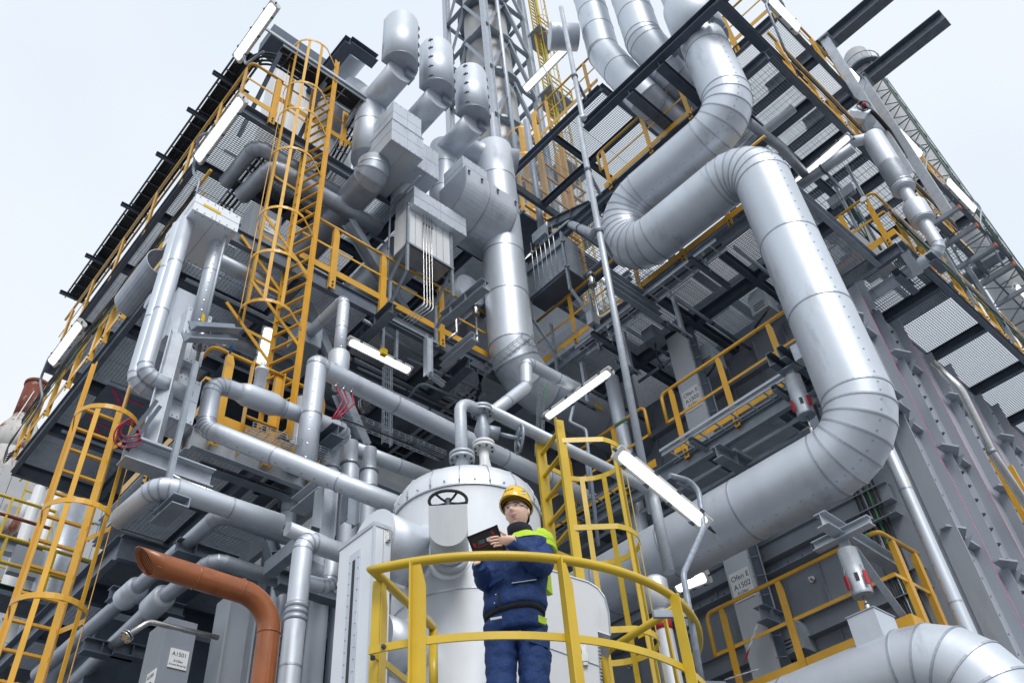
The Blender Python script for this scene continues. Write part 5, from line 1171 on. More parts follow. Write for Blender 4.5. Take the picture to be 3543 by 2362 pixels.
# head
Fh = (uc*math.cos(.36)+il*math.sin(.36)-Z3*.10).normalized(); Lh = Z3.cross(Fh).normalized(); Uh = Fh.cross(Lh)
HS = 1.0
def hpt(u_, v_, lift=0):
    x, y, z = .076*math.cos(v_)*math.sin(u_), .096*math.cos(v_)*math.cos(u_), .118*math.sin(v_)
    G = lambda x0, z0, sx, sz: math.exp(-((x-x0)/sx)**2-((z-z0)/sz)**2)
    if z < 0:
        f = min(1, -z/.118); x *= 1-.30*f**1.4
        if y < 0: y *= 1-.35*f
        else: y *= 1+.05*f
    if y > 0:
        dy = .012*G(0, .012, .010, .020)+.024*G(0, -.012, .012, .014)+.008*G(.012, -.018, .007, .008)+.008*G(-.012, -.018, .007, .008)
        dy += .004*G(.03, .036, .022, .007)+.004*G(-.03, .036, .022, .007)-.009*G(.031, .016, .015, .011)-.009*G(-.031, .016, .015, .011)
        dy += .006*G(.036, -.020, .018, .016)+.006*G(-.036, -.020, .018, .016)+.004*G(0, -.046, .022, .007)+.005*G(0, -.066, .020, .006)-.004*G(0, -.056, .024, .004)-.004*G(0, -.078, .016, .006)+.009*G(0, -.098, .018, .012)
        y += dy
    q = V((x, y, z)); 
    if lift: q = q*(1+lift)
    return hc_+(Lh*q.x+Fh*q.y+Uh*q.z)*HS
NU, NV = 56, 44
hr_ = [[hpt(2*math.pi*i/NU, -math.pi/2+math.pi*(j+.5)/NV) for i in range(NU)] for j in range(NV)]
body.rings(hr_, True)
def hl(x, y, z): return hc_+(Lh*x+Fh*y+Uh*z)*HS
def surf(x, z, off=0):            # face surface point at (x, z)
    best = None; v_ = math.asin(max(-1, min(1, z/.118))); u_ = math.asin(max(-1, min(1, x/(.076*max(.2, math.cos(v_))*(1-.30*min(1, max(0, -z/.118))**1.4)))))
    return hpt(u_, v_)+Fh*off
for s_ in (-1, 1):                 # ears
    body.ball(hl(s_*.074, -.012, .0), .028, 10, 8, (.5, .5, 1.0))
# hands
def hand(wr, fwd, side, palm, curl, thumb, sz=1.0):
    fwd, side, palm = V(fwd).normalized(), V(side).normalized(), V(palm).normalized()
    body.rings([[wr+fwd*d_*sz+side*a*math.cos(2*math.pi*k/12)*sz+palm*b*math.sin(2*math.pi*k/12)*sz for k in range(12)] for d_, a, b in ((-.03, .026, .02), (0, .028, .019), (.03, .036, .017), (.07, .040, .015), (.088, .036, .011))])
    for i, (o, ln) in enumerate(((-.030, .062), (-.010, .074), (.010, .070), (.029, .056))):
        p = wr+fwd*.082*sz+side*o*sz; pts = [p-fwd*.02]; d_ = fwd.copy()
        for k in range(3):
            ang = curl*(k+1)/1.5; dd_ = (fwd*math.cos(ang)+palm*math.sin(ang)); pts.append(pts[-1]+dd_*ln*sz*(.42, .34, .28)[k]+(fwd*.02 if k == 0 else V((0, 0, 0))))
        body.tube(pts, .0088*sz, 9, r2=.0068*sz)
    p = wr+fwd*.03*sz+side*thumb*.032*sz; body.tube([p, p+(fwd*.5+side*thumb*.7+palm*.2)*.035*sz, p+(fwd*.85+side*thumb*.75+palm*.45)*.06*sz], .0108*sz, 9, r2=.008*sz)
bodyp = W.part('body', body, skin)
# --- tablet held in front
TL, TR, BLk = PP(1408, 577, -.31), PP(1604, 498, -.36), PP(1462, 720, -.24)
tx = (TR-TL); tw = tx.length; tx.normalize(); ty = (BLk-TL); ty = (ty-tx*ty.dot(tx)); th_ = max(ty.length, .155); ty.normalize(); tn = tx.cross(ty)
if tn.dot(uc) < 0: tn = -tn
tc_ = TL+tx*tw/2+ty*th_/2
TB = T('tablet', 'black rugged tablet with small red marks held up by the worker', 'tablet')
e0 = TB.part('shell', MB().obox(tc_, tx*tw/2, ty*th_/2, tn*.010), black)
bz = MB()
for sx_, sy_ in ((1, 0), (-1, 0)): bz.obox(tc_+tx*sx_*(tw/2-.004), tx*.006, ty*(th_/2+.003), tn*.0135)
for sy_ in (1, -1): bz.obox(tc_+ty*sy_*(th_/2-.004), tx*(tw/2+.003), ty*.006, tn*.0135)
TB.part('bumper', bz, navyd); TB.part('screen', MB().obox(tc_-tn*.0108, tx*(tw/2-.015), ty*(th_/2-.015), tn*.0005), iris)
for dx, dy in ((-.38, -.1), (.30, -.30)): TB.part('clip_mark', MB().obox(tc_+tx*dx*tw+ty*dy*th_+tn*.0112, tx*.006+ty*.004, ty*.012, tn*.001), red)
q = tc_+tx*-.03*tw+ty*-.12*th_+tn*.0112
TB.part('red_line', MB().obox(q+ty*.024, tx*.045, ty*.002, tn*.0008), red); TB.part('red_line', MB().obox(q-tx*.045+ty*.01, tx*.002, ty*.016, tn*.0008), red); TB.part('plate', MB().obox(q+tx*.028, tx*.014, ty*.010, tn*.0008), signw); TB.part('plate', MB().obox(q-tx*.018, tx*.02, ty*.012, tn*.0008), dark)
for dx in (-.47, .46): TB.part('stylus_clip', MB().obox(tc_+tx*dx*tw+ty*.05*th_+tn*.011, tx*.004, ty*.022, tn*.002), galvl)
# hands on the tablet edges
lh = tc_+tx*(tw/2+.05)+ty*.028+tn*.0; Lwr2 = lh
hand(tc_+tx*(tw/2+.055)+ty*.035+tn*.004, -tx*.95-ty*.25, ty, -tn, -.55, -1, .92)
hand(PP(1476, 742, -.26), (BLk+tx*.02-PP(1476, 742, -.26)).normalized()+tx*.1, tx, tn, .35, -1, .92)
# --- clothing
jk = loft([(PP(1727, 1098), .196, .150), (PP(1727, 1060), .205, .158), (PP(1728, 990), .198, .152), (PP(1735, 900), .200, .150), (PP(1745, 800), .208, .150), (PP(1752, 715), .212, .142), (PP(1758, 655), .200, .125), (PP(1765, 615), .150, .105), (PP(1772, 585), .095, .090), (PP(1776, 570), .080, .085)], 48, 2.3, .055)
W.part('jacket', MB().rings(jk), navy)
yk = loft([(PP(1757, 652), .204, .131), (PP(1758, 640), .196, .128), (PP(1765, 608), .154, .110), (PP(1772, 580), .100, .094)], 32)
ky = [k for k in range(-13, 9)]
ymb = MB(); ymb.v = [r_[k % 32] for r_ in yk for k in ky]; nk = len(ky); ymb.f = [(j*nk+i, j*nk+i+1, (j+1)*nk+i+1, (j+1)*nk+i) for j in range(len(yk)-1) for i in range(nk-1)]; ymb.sm = [True]*len(ymb.f)
W.part('lime_yoke', ymb, hivis)
W.part('lime_edge', MB().strip([PP(1768, 655, -.13), PP(1748, 622, -.12), PP(1738, 600, -.105)], .03, .01, lambda i: uc), hivis)
sl_ = MB(); limb(sl_, [PP(1860, 610, .02), Lsh+V((0, 0, -.01)), Lel, Lwr.lerp(tc_+tx*(tw/2+.055)+ty*.035, .75)], [.075, .088, .072, .042]); W.part('sleeve', sl_, navy)
sl_ = MB(); limb(sl_, [PP(1650, 650, .0), Rsh, Rel, PP(1480, 770, -.24)], [.07, .08, .064, .042]); W.part('sleeve', sl_, navy)
lm = MB(); limb(lm, [PP(1858, 606, .02), PP(1898, 618, .02), PP(1915, 700, -.03)], [.086, .098, .094]); W.part('lime_shoulder', lm, hivis)
lm = MB(); limb(lm, [PP(1660, 640, .02), PP(1618, 662, .03), PP(1600, 730, .02)], [.07, .078, .07]); W.part('lime_shoulder', lm, hivis)
W.part('lime_panel', MB().obox(PP(1928, 860, .02), Lb*.018, Fb*.07, Z3*.085), hivis)
W.part('collar', MB().rings(loft([(PP(1776, 612, .0), .100, .100), (PP(1770, 565, -.02), .086, .094), (PP(1758, 522, -.03), .080, .090), (PP(1756, 514, -.03), .070, .078)], 24, 2)), navyd)
W.part('collar_flap', MB().rings(loft([(PP(1778, 620, .01), .112, .106), (PP(1776, 585, .01), .094, .096), (PP(1776, 575, .01), .086, .088)], 24, 2)), navy)
W.part('fleece_hem', MB().rings(loft([(PP(1727, 1136), .182, .136), (PP(1727, 1128), .192, .147), (PP(1727, 1108), .193, .149), (PP(1727, 1072), .188, .142)], 40, 2.3, .02)), navyd)
tr = loft([(PP(1730, 1245), .176, .128), (PP(1728, 1190), .182, .135), (PP(1727, 1120), .180, .136), (PP(1727, 1085), .172, .130)], 40, 2.3, .03); W.part('trouser_seat', MB().rings(tr), navy)
for hip, kn, ft, s_ in ((Lhip, Lkn, Lft, 1), (Rhip, Rkn, Rft, -1)):
    tg = MB(); limb(tg, [hip+Z3*.03, hip-Z3*.18+Lb*s_*.005, kn, ft+Z3*.02], [.098, .097, .085, .085], 24); W.part('trouser_leg', tg, navy)
    W.part('shoe', MB().rings([[ft+Fb*d_+Lb*a*math.cos(2*math.pi*k/12)+Z3*(-.045+h_+b*math.sin(2*math.pi*k/12)) for k in range(12)] for d_, a, b, h_ in ((-.07, .03, .04, 0), (-.03, .042, .05, .005), (.08, .046, .04, -.004), (.17, .042, .03, -.014), (.2, .02, .018, -.022))]), black)
# pockets, flaps, buttons
def patch(x, y, w_, h_, dd, m, name, tilt=0.0, out=.004, nrm=None):
    c = PP(x, y, dd); n_ = (nrm or (uc+Z3*-.1)).normalized(); sx_ = Z3.cross(n_).normalized(); sx_ = (sx_*math.cos(tilt)+Z3*math.sin(tilt)).normalized(); up_ = n_.cross(sx_)
    return W.part(name, MB().obox(c, sx_*w_/2, up_*h_/2, n_*out), m)
patch(1790, 855, .15, .045, -.165, navy, 'pocket_flap', .06, .006); patch(1600, 870, .10, .04, -.15, navy, 'pocket_flap', .25, .006, Fb)
patch(1790, 878, .152, .004, -.172, silver, 'piping', .06, .004)
patch(1815, 625, .10, .035, -.145, navy, 'chest_flap', .05, .006)
patch(1880, 1130, .115, .042, -.10, hivis, 'lime_pocket_flap', -.32, .008, (uc+Lb*.5)); patch(1893, 1285, .12, .05, -.085, navy, 'cargo_pocket_flap', -.25, .010, (uc+Lb*.6)); patch(1545, 1240, .02, .10, -.03, hivis, 'lime_strip')
patch(1600, 1128, .07, .014, -.135, silver, 'label_tab', .1)
for x, y in ((1600, 968), (1590, 1025)): W.part('press_stud', MB().ball(PP(x, y, -.155), .006, 8, 6), stain_)
patch(1622, 1010, .012, .10, -.158, navyd, 'open_seam')
W.part('strap', MB().tube([PP(1850, 580, -.05), PP(1800, 600, -.12), PP(1768, 650, -.145), PP(1750, 690, -.15)], .010, 6), navyd)
# face pieces
for s_ in (-1, 1):
    ec = surf(s_*.031, .016, -.0055); W.part('eye', MB().ball(ec, .0130, 12, 10), eyew); W.part('iris', MB().ball(ec+Fh*.0088-Uh*.001, .0072, 10, 8), iris)
    W.part('eyelid', MB().tube([surf(s_*.031-.013, .018, .002), surf(s_*.031, .0245, .003), surf(s_*.031+.013, .018, .002)], .0032, 6), hairm)
    W.part('eyebrow', MB().tube([surf(s_*.014, .034, .001), surf(s_*.030, .040, .002), surf(s_*.048, .035, .001)], .0042, 6), hairm)
    if s_ > 0: W.part('earring', MB().ball(hl(.08, -.006, -.03), .004, 8, 6), stain_)
W.part('teeth', MB().strip([surf(x, -.0555+.006*(x/.022)**2, .0015) for x in (-.020, -.013, -.005, .005, .013, .020)], .009, .003, lambda i: Fh), teethm)
W.part('lip', MB().tube([surf(x, -.0505+.0075*(abs(x)/.023)**2, .001) for x in (-.023, -.014, -.006, 0, .006, .014, .023)], .0026, 7), lipm); W.part('lip', MB().tube([surf(x, -.0625+.013*(abs(x)/.023)**2, .001) for x in (-.023, -.015, -.007, 0, .007, .015, .023)], .0034, 7), lipm)
# hair: cap under the helmet and a pony tail
hh = MB(); rows = []
for j in range(10):
    rows.append([hl(.0795*math.sin(a)*math.cos(b_), -.012+.096*math.cos(a)*math.cos(b_), .118*math.sin(b_)) for b_ in [-.42+.9*j/9] for a in [math.pi*.56+math.pi*.88*k/20 for k in range(21)]])
hh.v = [p for r_ in rows for p in r_]; hh.f = [(j*21+k, j*21+k+1, j*21+k+22, j*21+k+21) for j in range(9) for k in range(20)]; hh.sm = [True]*len(hh.f)
W.part('hair', hh, hairm); W.part('pony_tail', MB().tube([hl(.0, -.10, -.02), hl(.02, -.125, -.07), hl(.035, -.115, -.13), hl(.04, -.10, -.19)], .026, 12, r2=.010), hairm)
# helmet
tp = .22; Hf = (Fh*math.cos(tp)+Uh*math.sin(tp)); Hu = (Uh*math.cos(tp)-Fh*math.sin(tp)); hcn = hl(0, -.006, .052)
def hm(x, y, z): return hcn+Lh*x+Hf*y+Hu*z
rs_ = []
for j in range(13):
    b_ = math.pi/2*j/13; ra = math.cos(b_)**.8
    rs_.append([hm(.103*ra*math.sin(a), .127*ra*math.cos(a), .142*math.sin(b_)**.9+(.006*math.exp(-(math.sin(a)*3.2)**2) if j > 3 else 0)) for a in [2*math.pi*k/40 for k in range(40)]])
hp_ = W.part('helmet', MB().rings(rs_, True, False, (False, True)), helm)
def brim(f): return [hm((.104+.006*f)*math.sin(a), (.128+f*(.030*max(0, math.cos(a))**1.5+.006))*math.cos(a), -.004-.016*f*max(.2, math.cos(a))) for a in [2*math.pi*k/40 for k in range(40)]]
b0_, b1_ = brim(0), brim(1); W.part('brim', MB().rings([[p+Hu*.004 for p in b0_], [p+Hu*.002 for p in b1_], [p-Hu*.003 for p in b1_], [p-Hu*.004 for p in b0_]], True, False, (False, False)), helm, hp_)
W.part('helmet_band', MB().rings([[hm(.094*math.sin(a), .117*math.cos(a), z) for a in [2*math.pi*k/32 for k in range(32)]] for z in (.03, -.022)], True, False, (False, False)), mat('dull_yellow_band', (.30, .18, .02), .6), hp_)
q = hm(.103*.93*math.sin(.95), .127*.93*math.cos(.95), .046); n_ = (q-hm(0, 0, .0)).normalized(); xd_ = Hu.cross(n_).normalized(); W.part('round_sticker', MB().cyl(q-n_*.004, q+n_*.0035, .021, 20), signw, hp_); W.part('sticker_print', MB().obox(q+n_*.0037+Hu*.004, xd_*.016, n_.cross(xd_)*.008, n_*.0006), greenp, hp_)
a_ = -.05; q = hm(.103*.9*math.sin(a_), .127*.9*math.cos(a_)+.003, .050); n_ = (q-hm(0, 0, .012)).normalized(); xd_ = Hu.cross(n_).normalized(); yd_ = n_.cross(xd_)
text(W, 'BASF', q-xd_*.010+n_*.004, xd_, yd_, .022, parent=hp_); W.part('emblem', MB().obox(q-xd_*.022+yd_*.007+n_*.0045, xd_*.005, yd_*.006, n_*.0005), ink, hp_)
# safety glasses
gl = W.part('glasses', MB().tube([hl(-.066, .045, .020), hl(-.056, .088, .020), hl(-.03, .108, .022), hl(0, .118, .022), hl(.03, .108, .022), hl(.056, .088, .020), hl(.066, .045, .020)], .0022, 6), iris)
for s_ in (-1, 1):
    W.part('lens', MB().strip([hl(s_*.006, .117, .004), hl(s_*.03, .109, .003), hl(s_*.056, .089, .005)], .036, .0012, lambda i: Fh+Lh*s_*.5), lens, gl)
    W.part('temple_arm', MB().tube([hl(s_*.060, .08, .018), hl(s_*.080, .03, .020), hl(s_*.082, -.02, .018)], .0032, 6), (iris if s_ < 0 else silver), gl)
W.part('ring', MB().lathe(tc_+tx*(tw/2-.045)+ty*.03+tn*.02, tx, [(.0085, -.003), (.0105, 0), (.0085, .003)], 12), stain_)
# ================================================================ far surroundings
t = T('lattice_tower', 'tall galvanised lattice tower around a pale steel stack at the top centre', 'tower')
Lg = [V((16.5, 16.0, 0)), V((19.8, 16.0, 0)), V((19.8, 19.2, 0)), V((16.5, 19.2, 0))]
for p in Lg: t.part('leg', MB().prof(p, p+Z3*66, 'I', .34, .32, .03, (1, 0, 0)), galvl)
zs = [20+4.4*k for k in range(11)]
for a, b in zip(Lg, Lg[1:]+Lg[:1]):
    for i, z in enumerate(zs):
        t.part('girt', MB().prof(a+Z3*z, b+Z3*z, 'C', .22, .16, .02), galv)
        if i < len(zs)-1:
            p_, q_ = (a, b) if i % 2 else (b, a); t.part('brace', MB().prof(p_+Z3*z, (p_+q_)/2+Z3*(z+4.4), 'L', .18, .18, .02), galv); t.part('brace', MB().prof(q_+Z3*z, (p_+q_)/2+Z3*(z+4.4), 'L', .18, .18, .02), galv)
t = T('stack', 'pale steel stack inside the lattice tower', 'stack')
t.part('shaft', MB().lathe((18.12, 17.6, 0), Z3, [(1.42, 18), (1.42, 33), (1.30, 36), (1.22, 66)], 40), mat('pale_stack_steel', (.50, .50, .50), .5, .35, .06, .8))
for z in (29, 34, 38.5, 43, 47, 51, 55): t.part('flange_ring', MB().lathe((18.12, 17.6, z), Z3, [(1.2, -.1), (1.62, -.1), (1.62, .1), (1.2, .1)], 40, False), galv)
for a in (3.9, 4.4): t.part('riser_tube', MB().cyl((18.12+1.7*math.cos(a), 17.6+1.7*math.sin(a), 30), (18.12+1.7*math.cos(a), 17.6+1.7*math.sin(a), 66), .13, 10), galvl)
t = T('tower_ladder', 'slim yellow caged ladder with landings on the right side of the lattice tower', 'ladder')
bx = V((20.3, 15.6, 0))
for o in (-.22, .22): t.part('stringer', MB().bar(bx+V((o, 0, 22)), bx+V((o, 0, 64)), .09, .07), lem)
t.inst('rung', shared('rung', MB().box((-.22, -.03, -.02), (.22, .03, .02)), lem), [M.Translation(bx+Z3*(22+.42*k)) for k in range(100)])
for z in [26+2.0*k for k in range(19)]: t.part('hoop', MB().tube([bx+V((.42*math.cos(a), -.45+.45*math.sin(a), z)) for a in [math.pi+math.pi*k/10 for k in range(11)]], .018, 5), lem)
for a in (3.6, 4.2, 4.71, 5.2, 5.8): t.part('cage_bar', MB().bar(bx+V((.42*math.cos(a), -.45+.45*math.sin(a), 26)), bx+V((.42*math.cos(a), -.45+.45*math.sin(a), 62)), .03, .015), lem)
for z in (31.5, 36, 42.5, 49): 
    t.part('landing', MB().box((19.9, 15.0, z), (21.6, 16.4, z+.12)), galv)
    for zz in (.6, 1.1): t.part('landing_rail', MB().tube([(19.9, 15.0, z+zz), (21.6, 15.0, z+zz), (21.6, 16.4, z+zz)], .035, 6), lem)
    for x in (19.95, 20.8, 21.6): t.part('landing_post', MB().bar((x, 15.0, z), (x, 15.0, z+1.1), .07, .05), lem)
for o in (.5, .62, .74): t.part('cable', MB().tube([bx+V((o, .1, 22)), bx+V((o, .1, 64))], .035, 6), greenp if o < .6 else tagy)
t = T('stair_tower', 'amber ladder and landing tower between the blocks behind the slender pole', 'ladder')
for p in ((10.9, 9.0), (10.9, 9.55), (11.9, 9.0), (12.4, 9.6)): t.part('upright', MB().prof((*p, 17), (*p, 23.5), 'C', .14, .1, .01, (0, -1, 0)), yel)
for k in range(20): t.part('rung', MB().box((10.92, 9.02, 17.4+.29*k), (10.96, 9.53, 17.43+.29*k)), yel)
for z in (18.6, 19.8, 21.0, 22.2):
    t.part('hoop', MB().strip([(10.9-.38+.38*math.cos(a), 9.28+.4*math.sin(a), z) for a in [math.pi*.5+math.pi*k/12 for k in range(13)]], .06, .008, lambda i: (-1, .01, 0)), yel)
for z in (18.5, 19.1, 19.65): t.part('landing_rail', MB().tube([(9.9, 9.9, z), (9.9, 8.95, z), (11.9, 8.95, z), (12.4, 9.6, z)], .035, 8), yel)
for x in (9.9, 10.5): t.part('landing_post', MB().bar((x, 8.95, 18.2), (x, 8.95, 19.65), .08, .06), yel)
for z in (20.6, 21.2): t.part('landing_rail', MB().tube([(11.0, 9.0, z), (12.6, 9.0, z), (12.6, 10, z)], .035, 8), yel)
t.part('landing', MB().box((9.85, 8.95, 18.12), (12.5, 10, 18.2)), dark); t.part('conduit', MB().tube([(10.4, 8.9, 17), (10.4, 8.9, 22.5)], .09, 8), galv)
# green lattice mast and chimney far right
t = T('lattice_mast', 'green tapering lattice mast far off at the upper right', 'mast')
cx_, cy_ = 60.0, 7.2
def lw(z): return 1.35+(76.7-z)*.012
zs = [42+2.3*k for k in range(16)]
for sx_, sy_ in ((1, 1), (1, -1), (-1, 1), (-1, -1)): t.part('leg', MB().tube([(cx_+sx_*lw(42), cy_+sy_*lw(42), 42), (cx_+sx_*lw(76), cy_+sy_*lw(76), 76)], .10, 8), green)
for i, z in enumerate(zs[:-1]):
    z2 = zs[i+1]; a, b = lw(z), lw(z2)
    for f in (lambda s_, l: V((cx_+l, cy_+s_*l, 0)), lambda s_, l: V((cx_+s_*l, cy_-l, 0))):
        t.part('girt', MB().bar(f(-1, a)+Z3*z, f(1, a)+Z3*z, .09, .09), green); t.part('brace', MB().bar(f(-1, a)+Z3*z, f(1, b)+Z3*z2, .07, .07), green); t.part('brace', MB().bar(f(1, a)+Z3*z, f(-1, b)+Z3*z2, .07, .07), green)
    t.part('ladder_rail', MB().tube([(cx_+a*.6, cy_-a, z), (cx_+b*.6, cy_-b, z2)], .07, 6), galv); t.part('ladder_rail', MB().tube([(cx_+a*.3, cy_-a, z), (cx_+b*.3, cy_-b, z2)], .07, 6), galv)
t = T('stack', 'distant grey chimney with a rusty crown behind the cantilever beams', 'stack')
q = P('a4', 880, 480, Y=8.0)
t.part('shaft', MB().lathe((q.x, 8.0, 0), Z3, [(1.3*q.x/60, 30), (1.15*q.x/60, q.z+3.2)], 32), mat('grey_chimney', (.33, .34, .36), .6, .2, .1, .4, stain=(.16, .11, .10)))
t.part('ring_platform', MB().lathe((q.x, 8.0, q.z-.6), Z3, [(1.2, 0), (2.1, 0), (2.1, .25), (1.2, .25)], 28, False), dark)
for k in range(14): a = 2*math.pi*k/14; t.part('rail_post', MB().bar((q.x+2.05*math.cos(a), 8+2.05*math.sin(a), q.z-.4), (q.x+2.05*math.cos(a), 8+2.05*math.sin(a), q.z+.9), .08, .08), galv)
t.part('ring_rail', MB().tube([(q.x+2.05*math.cos(a), 8+2.05*math.sin(a), q.z+.9) for a in [2*math.pi*k/20 for k in range(20)]], .06, 6, True), galv)
# rusty stack and plant at the far left
t = T('stack', 'rusty white painted stack at the far left edge', 'stack')
q = P('b1', 255, 1085, Y=40.0); r_ = .56
t.part('upper_shaft', MB().lathe((q.x, 40, 0), Z3, [(r_, 29.3), (r_, q.z)], 28), mat('rust_stack', (.34, .30, .27), .7, .05, .15, 2, .2, 20, .05, stain=(.17, .035, .014), stain_lo=.34))
t.part('rim', MB().lathe((q.x, 40, q.z-.1), Z3, [(r_, 0), (r_+.05, 0), (r_+.05, .14), (r_-.06, .14), (r_-.06, 0)], 28, False), rustd)
t.part('cone', MB().lathe((q.x, 40, 0), Z3, [(1.15, 27.2), (1.15, 28.3), (r_+.05, 29.4), (r_, 29.6)], 28), rust)
t.part('lower_shaft', MB().lathe((q.x, 40, 0), Z3, [(1.3, 0), (1.3, 27.0), (1.15, 27.3)], 28), rust)
t.part('lightning_rod', MB().tube([(q.x-1.25, 39.2, 24), (q.x-.15, 39.4, 30.9)], .025, 6), white)
t = T('plant_building', 'grey clad plant building far behind the lower left ladder', 'building')
for k in range(7):
    x0 = 4.0+.98*k; t.part('wall_panel', MB().box((x0, 36+.02*(k % 2), 0), (x0+.96, 40, 24.4)), mat('grey_cladding_%d' % (k % 2), (.40, .41, .42), .6, .1, .1, .8, stain=(.30, .28, .26)) if k < 2 else MATS['grey_cladding_%d' % (k % 2)])
for z in (12, 18, 23): t.part('panel_joint', MB().box((3.98, 35.96, z), (10.9, 35.995, z+.06)), galv)
t.part('hatch', MB().box((6.1, 35.9, 19.5), (7.1, 35.98, 22.6)), wallg)
t = T('white_pipe', 'white insulated pipe arch behind the lower left ladder', 'pipe', None)
pipe(t, [P('c1', 175, 560, Y=22.0)-Z3*6, P('c1', 290, 195, Y=22.0), P('c1', 470, 260, Y=22.0), P('c1', 470, 260, Y=22.0)+V((.4, 2.5, 0))], .14, 1.4, 3, 2, m=white, seg=18, fine=False)
t = T('white_pipe', 'second white pipe descending between the rungs of the lower left ladder', 'pipe', None)
a = P('c1', 395, 275, Y=21.0); pipe(t, [a+V((.2, 1.5, .1)), a, V((a.x, a.y, 3))], .14, 1.2, 3, 2, m=white, seg=18, fine=False)
t = T('white_pipe', 'thick grey speckled pipe behind the lower left ladder', 'pipe', None)
a = P('c1', 500, 360, Y=20.0); pipe(t, [V((a.x, a.y, a.z+.1)), V((a.x, a.y, 2))], .30, 1.2, 3, 2, m=cladd, seg=22, fine=False)
t = T('old_vessel', 'rusty horizontal vessel on the far platform at the left edge', 'vessel')
a = P('c1', 40, 500, Y=24.0); t.part('shell', MB().lathe(a+V((-1.6, 0, -.1)), (1, 0, 0), [(.1, -.2), (.42, 0), (.42, 1.9), (.1, 2.15)], 24), rust); t.part('saddle', MB().box((a.x-.6, 23.7, a.z-.8), (a.x-.3, 24.3, a.z-.3)), dark)
t.part('nozzle', MB().tube(arcpath([a+V((.3, 0, .3)), a+V((.3, 0, .85)), a+V((.8, 0, .85))], .12, 4), .09, 10), white)
t = T('pipe_bridge', 'old pipe bridge of grey and green beams behind the lower left ladder', 'bridge')
zb = P('c1', 100, 650, Y=20).z
t.part('fascia_beam', MB().box((3.9, 20, zb-.55), (6.4, 20.2, zb+.1)), wallg); t.part('floor_beam', MB().prof((1, 20.5, zb+.25), (6.5, 20.5, zb+.25), 'I', .35, .25, .02), galv)
for z in (11.2, 9.4, 7.3, 5.4): t.part('green_beam', MB().prof((1, 19.5+.3*(z % 2), z), (6.2, 19.5+.3*(z % 2), z), 'I', .34, .26, .02), green if z not in (7.3,) else galv)
for x in (3.6, 5.7): t.part('green_column', MB().prof((x, 20.8, 0), (x, 20.8, 12), 'I', .35, .3, .02, (1, 0, 0)), green)
for x in (2.3, 4.6): t.part('green_brace', MB().prof((x, 20.6, 5.4), (x+1.4, 20.6, 9.3), 'L', .15, .15, .015), green)
for zz in (zb+.75, zb+1.2): t.part('handrail', MB().tube([(1, 20.1, zz), (5.4, 20.1, zz)], .04, 6), lem if zz > zb+1 else rustd)
for x in (2.6, 3.5, 4.5): t.part('rail_post', MB().bar((x, 20.1, zb), (x, 20.1, zb+1.2), .07, .05), lem)
for z in (10.7, 8.2): 
    t.part('walk_plate', MB().box((1, 18.6, z-.1), (6.2, 19.4, z)), dark)
    for zz in (.55, 1.1): t.part('handrail', MB().tube([(1, 18.6, z+zz), (6.0, 18.6, z+zz)], .04, 6), lem)
    for x in (2.4, 3.4, 4.4, 5.4): t.part('rail_post', MB().bar((x, 18.6, z), (x, 18.6, z+1.1), .09, .05), lem)
for k, (x, z) in enumerate(((1.5, 9.0), (2.2, 8.6), (1.8, 6.6), (2.5, 6.2), (1.2, 10.4))): t.part('process_pipe', MB().tube([(x-1, 21.2+.3*k, z), (7, 21.2+.3*k, z)], .13+.03*(k % 3), 12), (cladd, rust, galvl, rustd, white)[k])
for x in (4.2, 4.9, 5.3, 6.0): t.part('process_riser', MB().cyl((x, 22.5, 4), (x, 22.5, 11.6), .1, 10), (galvl, rust, white, cladd)[int(x*10) % 4])
t = T('tower_ladder', 'far yellow caged ladder on the grey plant building', 'ladder')
for x in (6.05, 6.5): t.part('stringer', MB().bar((x, 33, 12), (x, 33, 23.2), .09, .06), lem)
for k in range(24): t.part('rung', MB().box((6.05, 32.97, 12+.46*k), (6.5, 33.03, 12.05+.46*k)), lem)
for z in (17, 19.5, 22): t.part('hoop', MB().tube([(6.27+.5*math.cos(a), 33-.9*math.sin(a), z) for a in [math.pi*k/10 for k in range(11)]], .04, 5), lem)
# ================================================================ lamps
LG = 'long tube lamps of the plant'
down = (0, 0, -1)
def lampx(label, a, b, dn, **k): return lamp(label, a, b, dn, group=LG, **k)
a, b = PX('a1', 1865, 30, 2.35), PX('a1', 1600, 400, 2.35); b.z = a.z = (a.z+b.z)/2
lampx('tube lamp standing free against the sky at the top left corner', a, b, (-.55, -.35, -.75), wd=.2, ht=.1, pole=[(2.5, a.y+.45, 15.2), (2.48, b.y-.15, a.z-.25), (2.28, b.y-.3, a.z+.25), (2.36, (a.y+b.y)/2, a.z+.06)])
a, b = PX('a1', 1640, 690, 2.35), PX('a1', 1340, 1065, 2.35); b.z = a.z = (a.z+b.z)/2
lampx('tube lamp on a bent conduit below the top left corner', a, b, (-.55, -.35, -.75), wd=.19, ht=.1, pole=[(2.45, b.y-.1, 11.9), (2.45, b.y-.12, a.z-.6), (2.38, b.y+.15, a.z-.1), (2.2, b.y-.3, a.z+.2), (2.33, (a.y+b.y)/2+.1, a.z+.08)])
a, b = PX('b1', 550, 660, 2.3), PX('b1', 345, 935, 2.3); b.z = a.z = (a.z+b.z)/2
lampx('tube lamp at the far left end of the middle deck', a, b, (-.5, -.45, -.75), wd=.2, ht=.1, pole=[(2.45, b.y+.9, 12.2), (2.42, b.y+.15, a.z-.7), (2.3, b.y+.45, a.z-.1), (2.25, b.y+.1, a.z+.2), (2.28, b.y-.4, a.z+.08)])
a, b = PY('b2', 595, 785, 8.62), PY('b2', 1022, 982, 8.62); b.z = a.z = (a.z+b.z)/2
t = lampx('tube lamp hung under the middle deck between two slotted hangers', a, b, (0, -.5, -.85), wd=.16)
